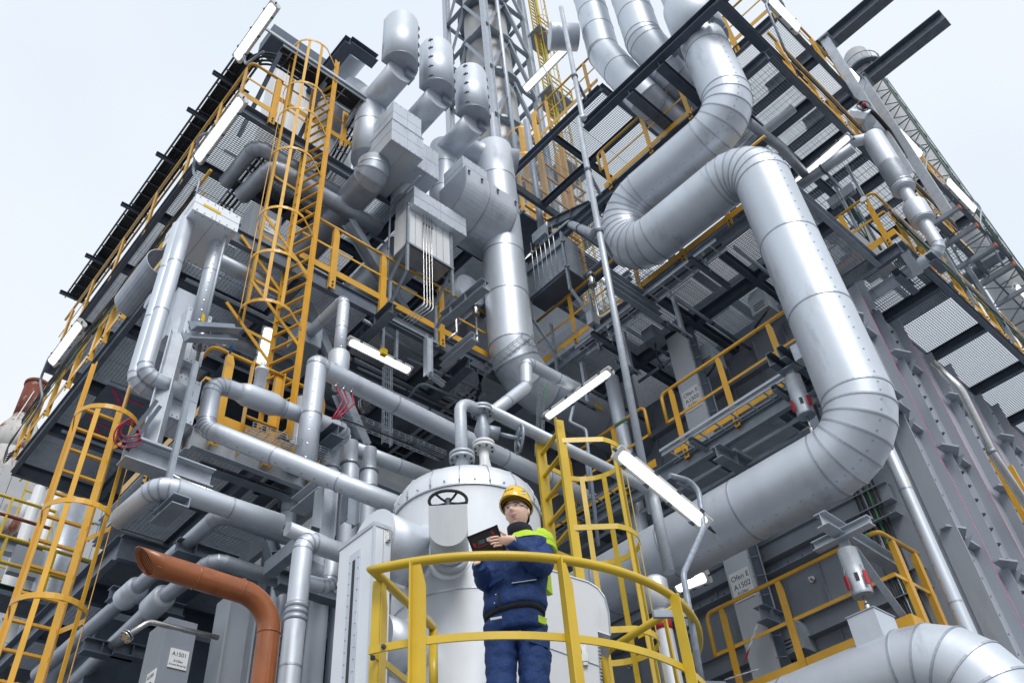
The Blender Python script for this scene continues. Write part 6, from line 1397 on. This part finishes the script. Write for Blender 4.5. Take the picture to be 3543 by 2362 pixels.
for x_ in (820, 915):
    h = PY('b2', x_, 900, 8.5); h.z = a.z; slotted(t, h+V((0, -.02, -.05)), V((h.x, h.y-.02, 11.6)), .05)
t.part('junction', MB().box((h.x-.3, 8.42, a.z-.12), (h.x-.2, 8.5, a.z)), tagy)
a, b = PY('b1', 1825, 690, 9.6), PY('b1', 1765, 960, 9.6)
lampx('tube lamp standing upright behind the tall caged ladder', a, b, (-.3, -1, 0), wd=.2, clips=2)
a, b = PX('b3', 812, 988, 7.5), PX('b3', 368, 1298, 7.5); b.z = a.z = (a.z+b.z)/2
lampx('tube lamp in front of the foot of the centre pipe', a, b, (-.45, -.2, -.85), wd=.14, clips=4, pole=[(7.35, 6.1, 7.0), (7.4, 6.05, a.z-.75), (7.5, 6.4, a.z-.35), (7.62, 6.35, a.z+.04), (7.52, 6.2, a.z+.07)])
a, b = P('c3', 848, 0, Y=3.3), P('c3', 1485, 512, Y=3.3)
a = V((4.40, 3.45, 5.50)); a = P('c3', 850, -5, Y=3.45); b = P('c3', 1470, 505, Y=3.30)
pm = a.lerp(b, .52)
lampx('nearest tube lamp on a tall bent conduit right of the worker', a, b, (-.55, -.6, -.6), wd=.13, ht=.08, clips=4, pr=.0225, pole=[P('c3', 1440, 1640, Y=3.3), P('c3', 1345, 1085, Y=3.3), P('c3', 1300, 830, Y=3.3), P('c3', 1440, 520, Y=3.28), P('c3', 1400, 210, Y=3.3), P('c3', 1210, 160, Y=3.36)])
tt = THINGS[-1]
q = P('c3', 1345, 1100, Y=3.3); tt.part('pole_clamp', MB().lathe(q, (0.1, 0, 1), [(.023, -.02), (.033, -.02), (.033, .02), (.023, .02)], 12), galvl); tt.part('pole_bracket', MB().bar(q, q+V((-.25, .12, -.02)), .03, .05), galv); tt.part('end_wire', MB().tube([b, P('c3', 1560, 620, X=6.2), P('c3', 1640, 690, X=7.6)], .004, 5), galvl)
q = P('c3', 1480, 1530, Y=3.3); tt.part('foot_channel', MB().bar(q+V((-.05, .1, -.03)), q+V((.15, .0, -.03)), .06, .05), darkgal)
a, b = PX('a3', 222, 592, 11.0), PX('a3', 520, 338, 11.0); b.z = a.z = (a.z+b.z)/2
lampx('tube lamp against the sky left of the slender pole', a, b, (-.6, -.3, -.7), wd=.26, ht=.14, pole=[(10.8, a.y-1.4, a.z-3), (10.8, a.y-1.2, a.z-1.2), (10.9, a.y-.9, a.z+.2), (11, a.y-.7, a.z+.1)])
for i, (x0, y0, x1, y1, c0_, lb) in enumerate(((430, 195, 205, -35, 'a4', 'tube lamp at the top right roof edge, cut by the frame'), (745, 450, 855, 585, 'a4', 'tube lamp between the two cantilever beams'), (1075, 850, 1285, 1095, 'a4', 'tube lamp right of the grey cantilever post'), (1435, 1225, 1625, 1425, 'a4', 'tube lamp beside the orange capped rails at the right edge'))):
    a, b = PY(c0_, x0, y0, 1.85), PY(c0_, x1, y1, 1.85); m_ = (a+b)/2; a.z = b.z = m_.z
    lampx(lb, a, b, (-.2, -.75, -.6), wd=.24, ht=.12, pole=[(b.x-.15, 2.0, m_.z-2.2), (b.x-.15, 1.9, m_.z-.6), (b.x+.15, 1.7, m_.z+.1), (m_.x+.1, 1.78, m_.z+.22), (m_.x, 1.85, m_.z+.08)])
a, b = PZ('a4', 782, 918, 14.7), PZ('a4', 408, 1242, 14.7)
lampx('tube lamp under the top right deck beside the vertical duct', a, b, (-.5, -.1, -.85), wd=.15, pole=[(11.6, 2.6, 12.3), (11.6, 2.62, 13.6), (11.42, 2.75, 14.4), (11.40, 2.8, 14.72)])
a, b = PY('b3', 568, 190, 9.3), PY('b3', 835, 392, 9.3); a.z = b.z = (a.z+b.z)/2+0
lampx('broad tube lamp shining behind the slender pole and the grey instrument box', a, b, (-.3, -.6, -.75), wd=.42, ht=.16)
a, b = PX('b3', 215, 275, 9.6), PX('b3', 292, 190, 9.6); lampx('small tube lamp glimpsed between the centre pipe and the grey instrument box', a, b, (-.7, 0, -.7), wd=.2)
a, b = PX('c3', 1245, 925, 9.3), PX('c3', 1350, 900, 9.3); lampx('tube lamp glowing below the lowest run of the large duct', a, b+V((0, -.3, 0)), (-.8, 0, -.5), wd=.2)
a, b = PY('b4', 1900, 410, 2.0), PY('b4', 1985, 650, 2.0); lampx('tube lamp cut by the right edge of the frame', a, V((a.x+1.3, 2.0, a.z)), (-.1, -.8, -.6), wd=.2)
a, b = P('c3', 700, 2, X=8.6), P('c3', 590, 70, X=8.6)
# ================================================================ cable trays
t = T('cable_tray', 'cable tray along the roof edge of the left block, turning the top left corner', 'tray')
zt = 16.78
for p, q_ in (((2.65, 16.6, zt), (2.65, 8.6, zt)), ((3.0, 8.28, zt), (5.3, 8.28, zt))): tray(t, [p, q_], .42, .13, .35, dark if p[1] > 10 else galv, cables=9)
pts = arcpath([(2.65, 9.2, zt-.08), (2.65, 8.28, zt-.08), (3.7, 8.28, zt-.08)], .5, 8)
for k in range(4): t.part('cable_loop', MB().tube([p+V((.03*k, .05*k, -.03*k)) for p in pts], .022, 7), black)
for y in (9.3, 10.3, 11.6, 13.2, 15.0, 16.4): t.part('strut', MB().prof((2.27, y, zt-.12), (3.0, y, zt-.12), 'C', .09, .06, .006), dark)
for x, y in ((3.0, 8.2), (3.95, 8.2), (5.2, 8.2)): t.part('strut', MB().prof((x, y-.05, zt-.2), (x-.05, y+.9, 15.0), 'C', .07, .07, .006, (0, -1, 0)), dark)
t.part('plate', MB().box((2.4, 8.04, zt+.05), (5.3, 8.07, zt+.12)), galvl)
t = T('cable_tray', 'dark cable tray down from the square housing to the amber railing', 'tray')
tray(t, [(4.85, 8.25, 16.6), (4.85, 9.9, 15.4)], .3, .08, .3, galv, cables=3)
t = T('cable_bundle', 'black cables draped along the long left railing', 'cable')
for k in range(7):
    pts = [V((2.44-.012*(k % 3), 8.8+.5*j, 12.55+.1*(k % 3)+.07*math.sin(j*1.3+k)+random.uniform(-.02, .02))) for j in range(15)]
    t.part('cable', MB().tube(pts, .010, 6), black if k != 3 else greenp)
for k in range(5): t.part('cable_tail', MB().tube(arcpath([(2.44, 15.7, 12.5), (2.40, 16.1, 12.3-.05*k), (2.42, 15.95, 11.95-.06*k), (2.5, 15.6, 11.9)], .1, 4), .010, 6), black)
t = T('cable_bundle', 'black cables draped along the right hand walkway railing', 'cable')
for k in range(8):
    pts = [V((11.6+.75*j, 2.18-.01*(k % 3), 12.62+.11*(k % 4)+.06*math.sin(j*1.7+k))) for j in range(11)]; t.part('cable', MB().tube(pts, .012, 6), (black, black, galv, black, greenp, black, black, galv)[k])
t = T('cable_bundle', 'black cables along the top right railing', 'cable')
for k in range(6): t.part('cable', MB().tube([V((9.8+.8*j, 2.03, 15.75+.1*(k % 3)+.05*math.sin(j*1.4+k))) for j in range(9)], .014, 6), black)
t.part('loop', MB().tube(arcpath([(12.6, 1.9, 17.1), (12.8, 1.75, 16.6), (13.3, 1.75, 16.4), (13.6, 1.8, 15.8), (13.3, 1.8, 15.5)], .2, 5), .045, 8), black)
t = T('cable_tray', 'galvanised cable tray in front of the deck behind the lower duct run', 'tray')
tray(t, [(8.75, 7.0, 11.62), (8.75, 3.95, 11.62)], .28, .06, .25, galvl, cables=1)
for y in (4.4, 5.6, 6.5): t.part('strut', MB().prof((8.5, y, 11.52), (9.5, y, 11.52), 'C', .08, .08, .006), darkgal); t.part('hanger', MB().bar((8.98, y, 11.5), (8.98, y, 12.0), .06, .02), galvl)
t = T('cable_tray', 'pale cable tray under the long amber railing', 'tray')
tray(t, [(8.86, 5.85, 8.78), (8.86, 3.4, 8.78)], .26, .06, .25, galvl, cables=0)
t.part('lip', MB().box((8.70, 3.4, 8.82), (8.72, 5.85, 8.86)), galvl)
for y in (3.9, 5.3): t.part('strut', MB().prof((8.68, y, 8.70), (9.1, y, 8.70), 'C', .08, .08, .006), galv)
t = T('cable_tray', 'cable tray behind the lemon caged ladder on the right', 'tray')
tray(t, [(8.85, 8.6, 8.74), (8.85, 6.2, 8.74)], .3, .06, .25, galv, cables=1)
t = T('cable_tray', 'cable tray with orange capped rails at the far right', 'tray')
a, b = P('a4', 1420, 1380, Y=1.75), P('b4', 1900, 60, Y=1.75)
zt2 = (a.z+b.z)/2
tray(t, [(13.6, 1.75, 14.2), (19, 1.75, 14.2)], .5, .1, .5, darkgal, cables=0); 
for x in (13.8, 14.5, 15.3, 16.1, 17): 
    t.part('arm', MB().prof((x, 1.52, 14.1), (x, 2.3, 14.1), 'C', .09, .07, .008), galv); t.part('orange_cap', MB().box((x-.04, 1.49, 14.05), (x+.04, 1.52, 14.15)), mat('orange_plastic', (.75, .14, .02), .4) if 'orange_plastic' not in MATS else MATS['orange_plastic'])
for x in (14.1, 15.7): t.part('upright', MB().prof((x, 2.2, 12.2), (x, 2.2, 14.3), 'C', .08, .08, .008, (0, -1, 0)), galv)
def mesh_tray(label, p, q_, wd=.2, h=.07, up=(0, 0, 1), m=None):
    t = T('mesh_tray', label, 'tray'); p, q_ = V(p), V(q_); d = (q_-p).normalized(); s_ = d.cross(V(up)).normalized(); u_ = s_.cross(d); m = m or galv
    prof_ = [(-.5, h), (-.5, h*.5), (-.5, 0), (-.25, 0), (0, 0), (.25, 0), (.5, 0), (.5, h*.5), (.5, h)]
    for a, b in prof_: t.part('long_wire', MB().bar(p+s_*a*wd+u_*b, q_+s_*a*wd+u_*b, .006, .006), m)
    n = int((q_-p).length/.11); mb = MB()
    mb = MB(); mb.bar((0, -wd/2, h), (0, -wd/2, 0), .005, .005, (1, 0, 0)); mb.bar((0, -wd/2, 0), (0, wd/2, 0), .005, .005); mb.bar((0, wd/2, 0), (0, wd/2, h), .005, .005, (1, 0, 0))
    t.inst('cross_wire', shared('cross_wire', mb, m), [frame(p+d*(.11*k), d, s_, u_) for k in range(n+1)])
    return t
mesh_tray('short wire basket tray lying above the long front pipe', PY('b1', 1690, 1390, 7.62), PY('c2', 480, 50, 7.62), .16)
mt = mesh_tray('long wire basket tray with cables in front of the pale furnace box', PY('b2', 560, 1300, 8.2), PY('b2', 1240, 1575, 8.2), .18)
for k in range(3): mt.part('cable', MB().tube([PY('b2', 560, 1310, 8.2-.04*k), PY('b2', 900, 1450, 8.2-.04*k)+V((0, 0, .03)), PY('b2', 1240, 1585, 8.2-.04*k)], .013, 6), black)
mesh_tray('upright wire basket tray below the hung tube lamp', PY('b2', 872, 960, 8.5), PY('b2', 868, 1480, 8.5), .14, .06, (0, 1, 0))
mesh_tray('wire basket tray sweeping up to the bend of the centre pipe', PX('b2', 1500, 1010, 7.55), PX('b3', 240, 770, 7.55), .16)
mesh_tray('wire basket tray sweeping right from the bend of the centre pipe', PY('b3', 250, 780, 7.4), PY('b3', 700, 980, 7.4), .2)
mesh_tray('wire basket tray running along the rail below the grey instrument box', PX('b3', 400, 840, 8.8), PX('b3', 1080, 300, 8.8), .16)
mesh_tray('upright wire basket tray beside the hanging green cable', PY('b3', 350, 1090, 7.2), PY('b3', 330, 1568, 7.2), .12, .05, (0, 1, 0), galv)
t = T('cable_bundle', 'loose cables gathered under the middle deck near the centre pipe', 'cable')
for k in range(6): t.part('cable', MB().tube(arcpath([PY('b2', 1480+8*k, 1000, 8.6), PY('b2', 1500-6*k, 1120, 8.7), PY('b2', 1430+10*k, 1230, 8.9)], .1, 4), .012, 6), black)
# cables in the furnace shade
t = T('cable_bundle', 'cable ladder with green wires on the furnace wall under the lowest deck', 'cable')
for k in range(7): t.part('cable', MB().tube([(10.3, 3.75+.05*k, 0), (10.3, 3.75+.05*k+.05*math.sin(k), 5.0), (10.28, 3.76+.05*k, 8.4)], .013, 6), (black, black, greenp, black, galv, black, black)[k])
t = T('control_box', 'black control box with a yellow sticker in the shade behind the lemon caged ladder', 'box')
q = P('c3', 1050, 1225, X=8.2); t.part('casing', MB().box((8.2, q.y-.18, q.z-.2), (8.45, q.y+.18, q.z+.2)), black); t.part('sticker', MB().box((8.195, q.y-.05, q.z-.03), (8.199, q.y+.13, q.z+.08)), tagy); t.part('button', MB().box((8.19, q.y-.12, q.z-.12), (8.199, q.y-.04, q.z-.02)), white)
t = T('fire_hydrant_pipe', 'white and red banded pipe in the shade right of the lemon caged ladder', 'pipe')
q = P('c3', 1165, 1180, X=7.9); t.part('pipe', MB().cyl((7.9, q.y, 0), (7.9, q.y, q.z+.6), .10, 18), cladw); t.part('red_band', MB().cyl((7.9, q.y, q.z-.06), (7.9, q.y, q.z+.06), .104, 18), red); t.part('cap', MB().lathe((7.9, q.y, q.z+.2), Z3, [(.1, 0), (.15, .02), (.15, .35), (.1, .4)], 20), cladw)
t = T('guardrail', 'lower yellow railing with a rounded corner seen through the curved railing', 'railing')
a = P('c3', 760, 1600, Y=4.5); b = P('c3', 760, 1365, Y=4.5); c_ = P('c3', 1390, 1380, Y=3.55)
t.part('handrail', MB().tube(arcpath([V((b.x, b.y, b.z-1.2)), b, V((c_.x, c_.y, b.z+.02))], .08, 5), .03, 12), lem)
e_ = P('c3', 1250, 1500, Y=3.75); t.part('post', MB().bar((e_.x, e_.y, b.z-1.2), (e_.x, e_.y, b.z), .07, .012, (.8, -.6, 0)), lem)
for k, (c0_, x, y) in enumerate((('c3', 1600, 1540), ('c3', 1725, 1400))):
    q = P(c0_, x, y, X=8.9); t = T('safety_chain', ('white safety chain hanging at the end of the curved railing', 'white and red safety chain on the lowest amber railing')[k], 'chain')
    d = V((0, -.03, .035)) if k else V((.0, -.05, -.004))
    for j in range(9): t.part('link', MB().tube([q+d*j+V((.012*math.cos(a)*(j % 2), .008*math.cos(a)*((j+1) % 2), 0))+d*.8*math.sin(a) for a in [2*math.pi*m_/8 for m_ in range(8)]], .006, 5, True), (red if k and j < 3 else white))
# ================================================================ smaller pipework and steel under the decks
def small(label, pts, r, m=None, cat='pipe', grp='small pipes under the decks', bend=.12):
    t = T('thin_pipe', label, cat, grp); pts = [V(p) for p in pts]
    t.part('tube', MB().tube(arcpath(pts, bend, 5), r, 12), m or galvl)
    for a, b in zip(pts, pts[1:]):
        d = b-a
        if d.length > 1.0: q = a.lerp(b, .5); t.part('clamp', MB().lathe(q, d, [(r, -.02), (r+.012, -.02), (r+.012, .02), (r, .02)], 12, False), dark)
    return t
u = PZ('a1', 1530, 1240, 14.5); v_ = PZ('a1', 1735, 985, 14.5); w_ = PY('a1', 1990, 1065, v_.y)
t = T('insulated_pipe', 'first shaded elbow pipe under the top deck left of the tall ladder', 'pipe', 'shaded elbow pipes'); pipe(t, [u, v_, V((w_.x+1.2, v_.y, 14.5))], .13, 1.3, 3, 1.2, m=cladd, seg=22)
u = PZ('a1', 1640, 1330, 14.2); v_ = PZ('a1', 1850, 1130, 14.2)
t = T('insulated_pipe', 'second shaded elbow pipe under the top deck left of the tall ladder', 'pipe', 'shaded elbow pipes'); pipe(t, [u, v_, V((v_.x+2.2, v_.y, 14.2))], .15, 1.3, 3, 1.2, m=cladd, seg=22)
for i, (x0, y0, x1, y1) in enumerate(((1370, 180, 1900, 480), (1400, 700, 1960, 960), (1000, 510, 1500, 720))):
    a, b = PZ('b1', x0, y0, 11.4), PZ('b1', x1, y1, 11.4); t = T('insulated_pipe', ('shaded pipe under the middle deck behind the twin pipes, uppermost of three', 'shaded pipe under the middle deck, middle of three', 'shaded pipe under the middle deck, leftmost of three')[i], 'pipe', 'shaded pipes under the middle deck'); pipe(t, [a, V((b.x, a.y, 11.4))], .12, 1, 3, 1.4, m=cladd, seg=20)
small('thin pipe bent under the middle deck right of the hung tube lamp', [PZ('b2', 990, 1190, 11.2), PZ('b2', 1090, 1060, 11.2), PZ('b2', 1380, 1190, 11.2)], .025, galv)
small('thin dark pipe along the deck behind the lower duct run', [PX('b3', 1200, 690, 10.6), PX('b3', 1850, 235, 10.6)], .05, darkgal)
small('long conduit under the deck behind the lower duct run', [PX('b3', 1000, 1060, 10.2), PX('b3', 1300, 850, 10.2)], .03, galv)
small('sprinkler pipe under the deck of the long amber railing', [(9.5, 3.2, 8.45), (9.5, 9, 8.45)], .04, galv)
small('conduit pair below the long amber railing', [(9.25, 3.2, 8.5), (9.25, 9, 8.5)], .03, galvl)
small('conduit below the lowest amber railing', [(9.3, 3.4, 4.95), (9.3, 9, 4.95)], .035, galvl)
small('shaded pipe under the top right deck', [(10.0, 2.4, 14.75), (10.0, 8.2, 14.75)], .09, cladd)
small('grey pipe crossing under the top right deck by the duct bend', [PZ('a4', 90, 830, 14.6), PZ('a4', 310, 1000, 14.6), PZ('a4', 470, 1180, 14.6)], .09, cladd, bend=.2)
small('pipe crossing beneath the tube lamp of the top right deck', [PZ('a4', 400, 1290, 14.5), PZ('a4', 800, 1000, 14.5)], .10, cladd)
small('thin riser left of the slender pole', [PY('b3', 870, 1150, 7.8), PY('b3', 910, 1560, 7.8)], .06, galvl)
small('bent pipe above the grey instrument box', [PX('b3', 400, 100, 9.1), PX('b3', 530, -10, 9.1), PX('b3', 690, 60, 8.6), PX('b3', 760, -20, 8.4)], .09, cladd)
small('pipe stub curving behind the lemon caged ladder', [PX('c3', 640, 0, 7.6), PX('c3', 680, 280, 7.6)], .035, cond)
# deck steel: extra joists and hangers seen from below
def beam(label, p, q, h=.2, b_=.14, m=None, kind='I', up=(0, 0, 1)):
    t = T('steel_beam', label, 'beam', 'steel beams under the decks'); p, q = V(p), V(q); t.part('beam', MB().prof(p, q, kind, h, b_, .012, up), m or galv); d = (q-p).normalized(); s_ = d.cross(V(up)).normalized()
    for f in (.25, .6): t.part('stiffener', MB().obox(p.lerp(q, f), d*.005, s_*(b_/2-.006), s_.cross(d)*(h/2-.012)), m or galv)
    return t
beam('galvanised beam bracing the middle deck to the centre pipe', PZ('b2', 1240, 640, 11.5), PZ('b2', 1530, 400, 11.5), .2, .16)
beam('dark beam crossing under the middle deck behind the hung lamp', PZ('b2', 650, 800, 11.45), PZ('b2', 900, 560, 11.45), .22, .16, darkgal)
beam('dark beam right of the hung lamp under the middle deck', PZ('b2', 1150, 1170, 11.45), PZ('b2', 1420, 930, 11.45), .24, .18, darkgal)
beam('bent dark bracket plate left of the slender pole', PX('a3', 380, 1530, 9.2), PX('a3', 660, 1400, 9.2), .24, .1, darkgal)
beam('beam end below the long amber railing', (8.75, 5.0, 8.35), (10.3, 5.0, 8.35), .2, .16, galv)
beam('upright stub below the long amber railing', (9.1, 3.7, 7.7), (9.1, 3.7, 8.5), .14, .12, galv, up=(1, 0, 0))
beam('beam under the lowest run of the large duct', (9.6, 5.5, 6.5), (10.4, 5.5, 6.5), .2, .16, galv)
beam('galvanised beam under the landing right of the elbow pipe', PZ('c1', 1340, 90, 7.9), PZ('c1', 1960, 310, 7.9), .06, .14, galv)
beam('I beam column in the shade below the landing', (4.6, 9.0, 0), (4.6, 9.0, 8.0), .24, .22, darkgal, up=(1, 0, 0))
beam('second I beam column in the shade below the landing', (5.1, 8.6, 0), (5.1, 8.6, 7.6), .2, .2, darkgal, up=(1, 0, 0))
beam('beam across the shade left of the steel cabinet', PY('c2', 120, 860, 8.0), PY('c2', 540, 990, 8.0), .18, .16, darkgal)
beam('slanted brace in the shade left of the steel cabinet', PY('c2', 60, 600, 8.4), PY('c2', 170, 960, 8.4), .16, .14, darkgal, up=(1, 0, 0))
small('dark pipe slanting behind the bellows pipe', [PY('c2', 110, 1200, 8.6), PY('c2', 560, 900, 8.0)], .12, cladd)
small('lower dark pipe slanting behind the bellows pipe', [PY('c2', 250, 1320, 8.8), PY('c2', 560, 1120, 8.2)], .11, cladd)
small('shaded pipe elbow left of the steel cabinet', [PY('c2', 330, 790, 7.4), PY('c2', 430, 840, 7.4), PY('c2', 540, 810, 7.4)], .09, clad)
# pipe racks high behind the drums
small('thin pipe pair climbing beside the lattice tower', [(9.3, 9.1, 14), (9.3, 9.1, 22)], .05, galvl)
small('conduit along the edge of the square housing', [(5.7, 7.5, 14.5), (5.7, 8.4, 14.5), (5.7, 8.4, 12.2)], .02, galv)
# small flood lights, boxes on the decks
def jbox(label, c, s=(.1, .06, .14), m=None):
    t = T('junction_box', label, 'box', 'small junction boxes'); c = V(c); t.part('case', MB().box(c-V(s), c+V(s)), m or galvl); t.part('lid', MB().box(c-V((s[0]*.9, s[1]+.008, s[2]*.9)), c+V((s[0]*.9, -s[1], s[2]*.9))), m or galvl); t.part('gland', MB().cyl(c-V((0, 0, s[2])), c-V((0, 0, s[2]+.05)), .02, 8), dark); t.part('lead', MB().tube(arcpath([c-V((0, 0, s[2]+.05)), c-V((.05, 0, s[2]+.3)), c+V((.25, .1, -s[2]-.35))], .08, 4), .01, 6), black)
jbox('grey junction box on the slotted rail by the small valve', PX('b3', 690, 640, 8.8)); jbox('junction box under the deck by the pale column', PX('b3', 1100, 760, 9.6), (.16, .12, .14), galv)
jbox('junction box beside the conduit of the front lamp', P('c3', 1320, 1140, Y=3.6), (.05, .04, .07), galv)
jbox('box with leads on the walkway by the dark flanged valve', PX('b4', 760, 130, 11.6), (.14, .1, .12), white)
jbox('white cabinet on the walkway behind the amber railing', PX('b4', 900, 130, 12.4), (.3, .2, .25), white)
t = T('green_hose', 'green cable hanging along the centre pipe bend', 'cable'); t.part('hose', MB().tube(arcpath([PY('b3', 380, 1070, 7.3), PY('b3', 350, 1300, 7.3), PY('b3', 320, 1568, 7.3)], .1, 4), .012, 6), greenp)
for k, (c_, x, y, X_) in enumerate((('a3', 640, 70, 8.2), ('a3', 1040, 20, 8.2))): pass
# ================================================================ finer clutter seen from below
# green primer patches on handrails
def patchtube(owner_label, p, q, r=.0275):
    for t in THINGS:
        if t.label == owner_label: t.part('green_patch', MB().tube([p, q], r, 12), mat('green_primer', (.16, .30, .13), .6) if 'green_primer' not in MATS else MATS['green_primer'], label='green primer patch on the handrail')
patchtube('amber railing turning a corner with a green patch on its handrail', (9.0, 3.72, 6.48), (9.0, 3.55, 6.48))
patchtube('short amber railing left of the thin pole, with a green weld patch', (9.0, 6.5, 9.98), (9.0, 6.75, 9.98))
# conduits, flat trays and cables fixed under the decks
for i, (x0, y0, x1, y1, z, r) in enumerate(((700, 640, 1120, 900, 11.5, .03), (640, 900, 1080, 1120, 11.5, .02), (660, 960, 1300, 1260, 11.3, .02), (780, 1080, 1480, 1400, 11.0, .035), (1000, 900, 1480, 1110, 11.4, .02))):
    small(('first', 'second', 'third', 'fourth', 'fifth')[i]+' straight conduit under the middle deck counted from the amber railing', [PZ('b2', x0, y0, z), PZ('b2', x1, y1, z)], r, galvl if i % 2 else galv, grp='straight conduits under the middle deck')
for i, y in enumerate((3.6, 4.9, 5.9, 7.4)):
    small(('front', 'second', 'third', 'rearmost')[i]+' cross conduit fixed under the deck of the long amber railing', [(9.05, y, 8.47), (10.35, y, 8.47)], .025, galv, grp='cross conduits on the right block')
    small(('front', 'second', 'third', 'rearmost')[i]+' cross conduit fixed under the deck behind the lower duct run', [(9.05, y+.3, 11.72), (11.2, y+.3, 11.72)], .03, galv, grp='upper cross conduits on the right block')
for i, y in enumerate((9.2, 10.5, 12.1, 13.8)):
    small(('front', 'second', 'third', 'rearmost')[i]+' cross conduit fixed under the top deck of the left block', [(2.8, y, 14.55), (8.7, y, 14.55)], .03, galv, grp='cross conduits under the top deck')
    small(('front', 'second', 'third', 'rearmost')[i]+' cross conduit fixed under the middle deck of the left block', [(2.8, y+.2, 11.5), (8.7, y+.2, 11.5)], .03, galv, grp='cross conduits under the middle deck')
t = T('cable_tray', 'cable tray running back under the middle deck of the left block', 'tray'); tray(t, [(7.9, 8.7, 11.45), (7.9, 13, 11.45)], .3, .07, .3, galvl, cables=2)
t = T('cable_tray', 'cable tray running back under the top deck of the left block', 'tray'); tray(t, [(3.4, 8.8, 14.5), (3.4, 15, 14.5)], .3, .07, .3, galv, cables=3)
t = T('cable_tray', 'cable tray crossing the furnace wall behind the lower hanger', 'tray'); tray(t, [(10.1, 3.6, 5.02), (10.1, 8, 5.02)], .25, .06, .25, galv, cables=2)
# support brackets and slotted hangers
for i, (c_, x0, y0, y1, Y_) in enumerate((('b2', 1405, 1020, 1170, 9.0), ('b2', 1340, 1130, 1200, 9.2))):
    a, b = PY(c_, x0, y0, Y_), PY(c_, x0, y1, Y_); t = T('slotted_hanger', ('slotted hanger under the middle deck nearest the centre pipe', 'shorter slotted hanger under the middle deck')[i], 'hanger'); slotted(t, V((a.x, Y_, b.z)), V((a.x, Y_, 11.75)), .07, galvl); slotted(t, V((a.x-.25, Y_, b.z)), V((a.x+.15, Y_, b.z)), .06, galvl)
for i, (y, z) in enumerate(((6.3, 11.3), (7.3, 11.2), (5.2, 11.3))):
    t = T('slotted_hanger', ('slotted hanger left of the slender pole under the right block deck', 'slotted hanger behind the grey instrument box', 'slotted hanger right of the slender pole under the right block deck')[i], 'hanger')
    slotted(t, (9.1, y, z-.45), (9.1, y, 11.75), .06, galvl, (-1, 0, 0)); slotted(t, (8.75, y, z-.4), (9.3, y, z-.4), .06, galv)
# stack of strut lugs under right decks
# landing steps and kick plates seen by the tall ladder
t = T('ladder_gate', 'amber safety gate frame at the foot of the tall caged ladder', 'gate')
for z in (8.55, 9.0, 9.42): t.part('bar', MB().tube([(3.55, 8.22, z), (4.0, 8.22, z)], .02, 8), yel)
for x in (3.55, 4.0): t.part('upright', MB().bar((x, 8.22, 7.95), (x, 8.22, 9.44), .09, .012), yel)
# magenta scribbles on a deck underside plate
t = T('marked_plate', 'grey plate with magenta chalk scribbles under the left end of the middle deck', 'plate')
q = PZ('b1', 800, 1190, 11.5); q2 = PZ('b1', 650, 1380, 11.5)
for c in (q, q2):
    t.part('plate', MB().box((c.x-.3, c.y-.35, 11.56), (c.x+.5, c.y+.35, 11.57)), darkgal)
    t.part('scribble', MB().bar((c.x-.2, c.y-.2, 11.556), (c.x+.2, c.y+.25, 11.556), .05, .004), pink); t.part('scribble', MB().bar((c.x+.0, c.y-.1, 11.555), (c.x+.42, c.y-.05, 11.555), .04, .004), pink)
# extra small valves and gauges on the walkway
t = T('pressure_gauge', 'small round gauge beside the walkway posts', 'gauge'); c = PX('a4', 870, 1350, 11.4); t.part('case', MB().cyl(c, c+V((.05, 0, 0)), .07, 18), stain_); t.part('dial', MB().cyl(c-V((.003, 0, 0)), c, .06, 18), signw); t.part('stem', MB().cyl(c-Z3*.2, c-Z3*.06, .012, 8), stain_)
# sill angles along the furnace wall
t = T('kick_angle', 'dark angle irons bolted along the furnace wall above the long amber railing', 'angle')
for z in (9.2, 10.4, 11.2): t.part('angle', MB().prof((11.12, 3.6, z), (11.12, 9.4, z), 'L', .12, .12, .012), wallg)
for y in [3.9+.6*k for k in range(9)]: t.part('rib', MB().box((11.14, y-.01, 8.95), (11.195, y+.01, 11.8)), wallg)
t.inst('stud', shared('stud_small', MB().lathe((0, 0, 0), (-1, 0, 0), [(.04, 0), (.04, .03), (.018, .03), (.018, .08)], 10, False), stain_), [M.Translation((11.198, 4.2+.6*i, 9.7+.5*(i % 2))) for i in range(8)])
finish()
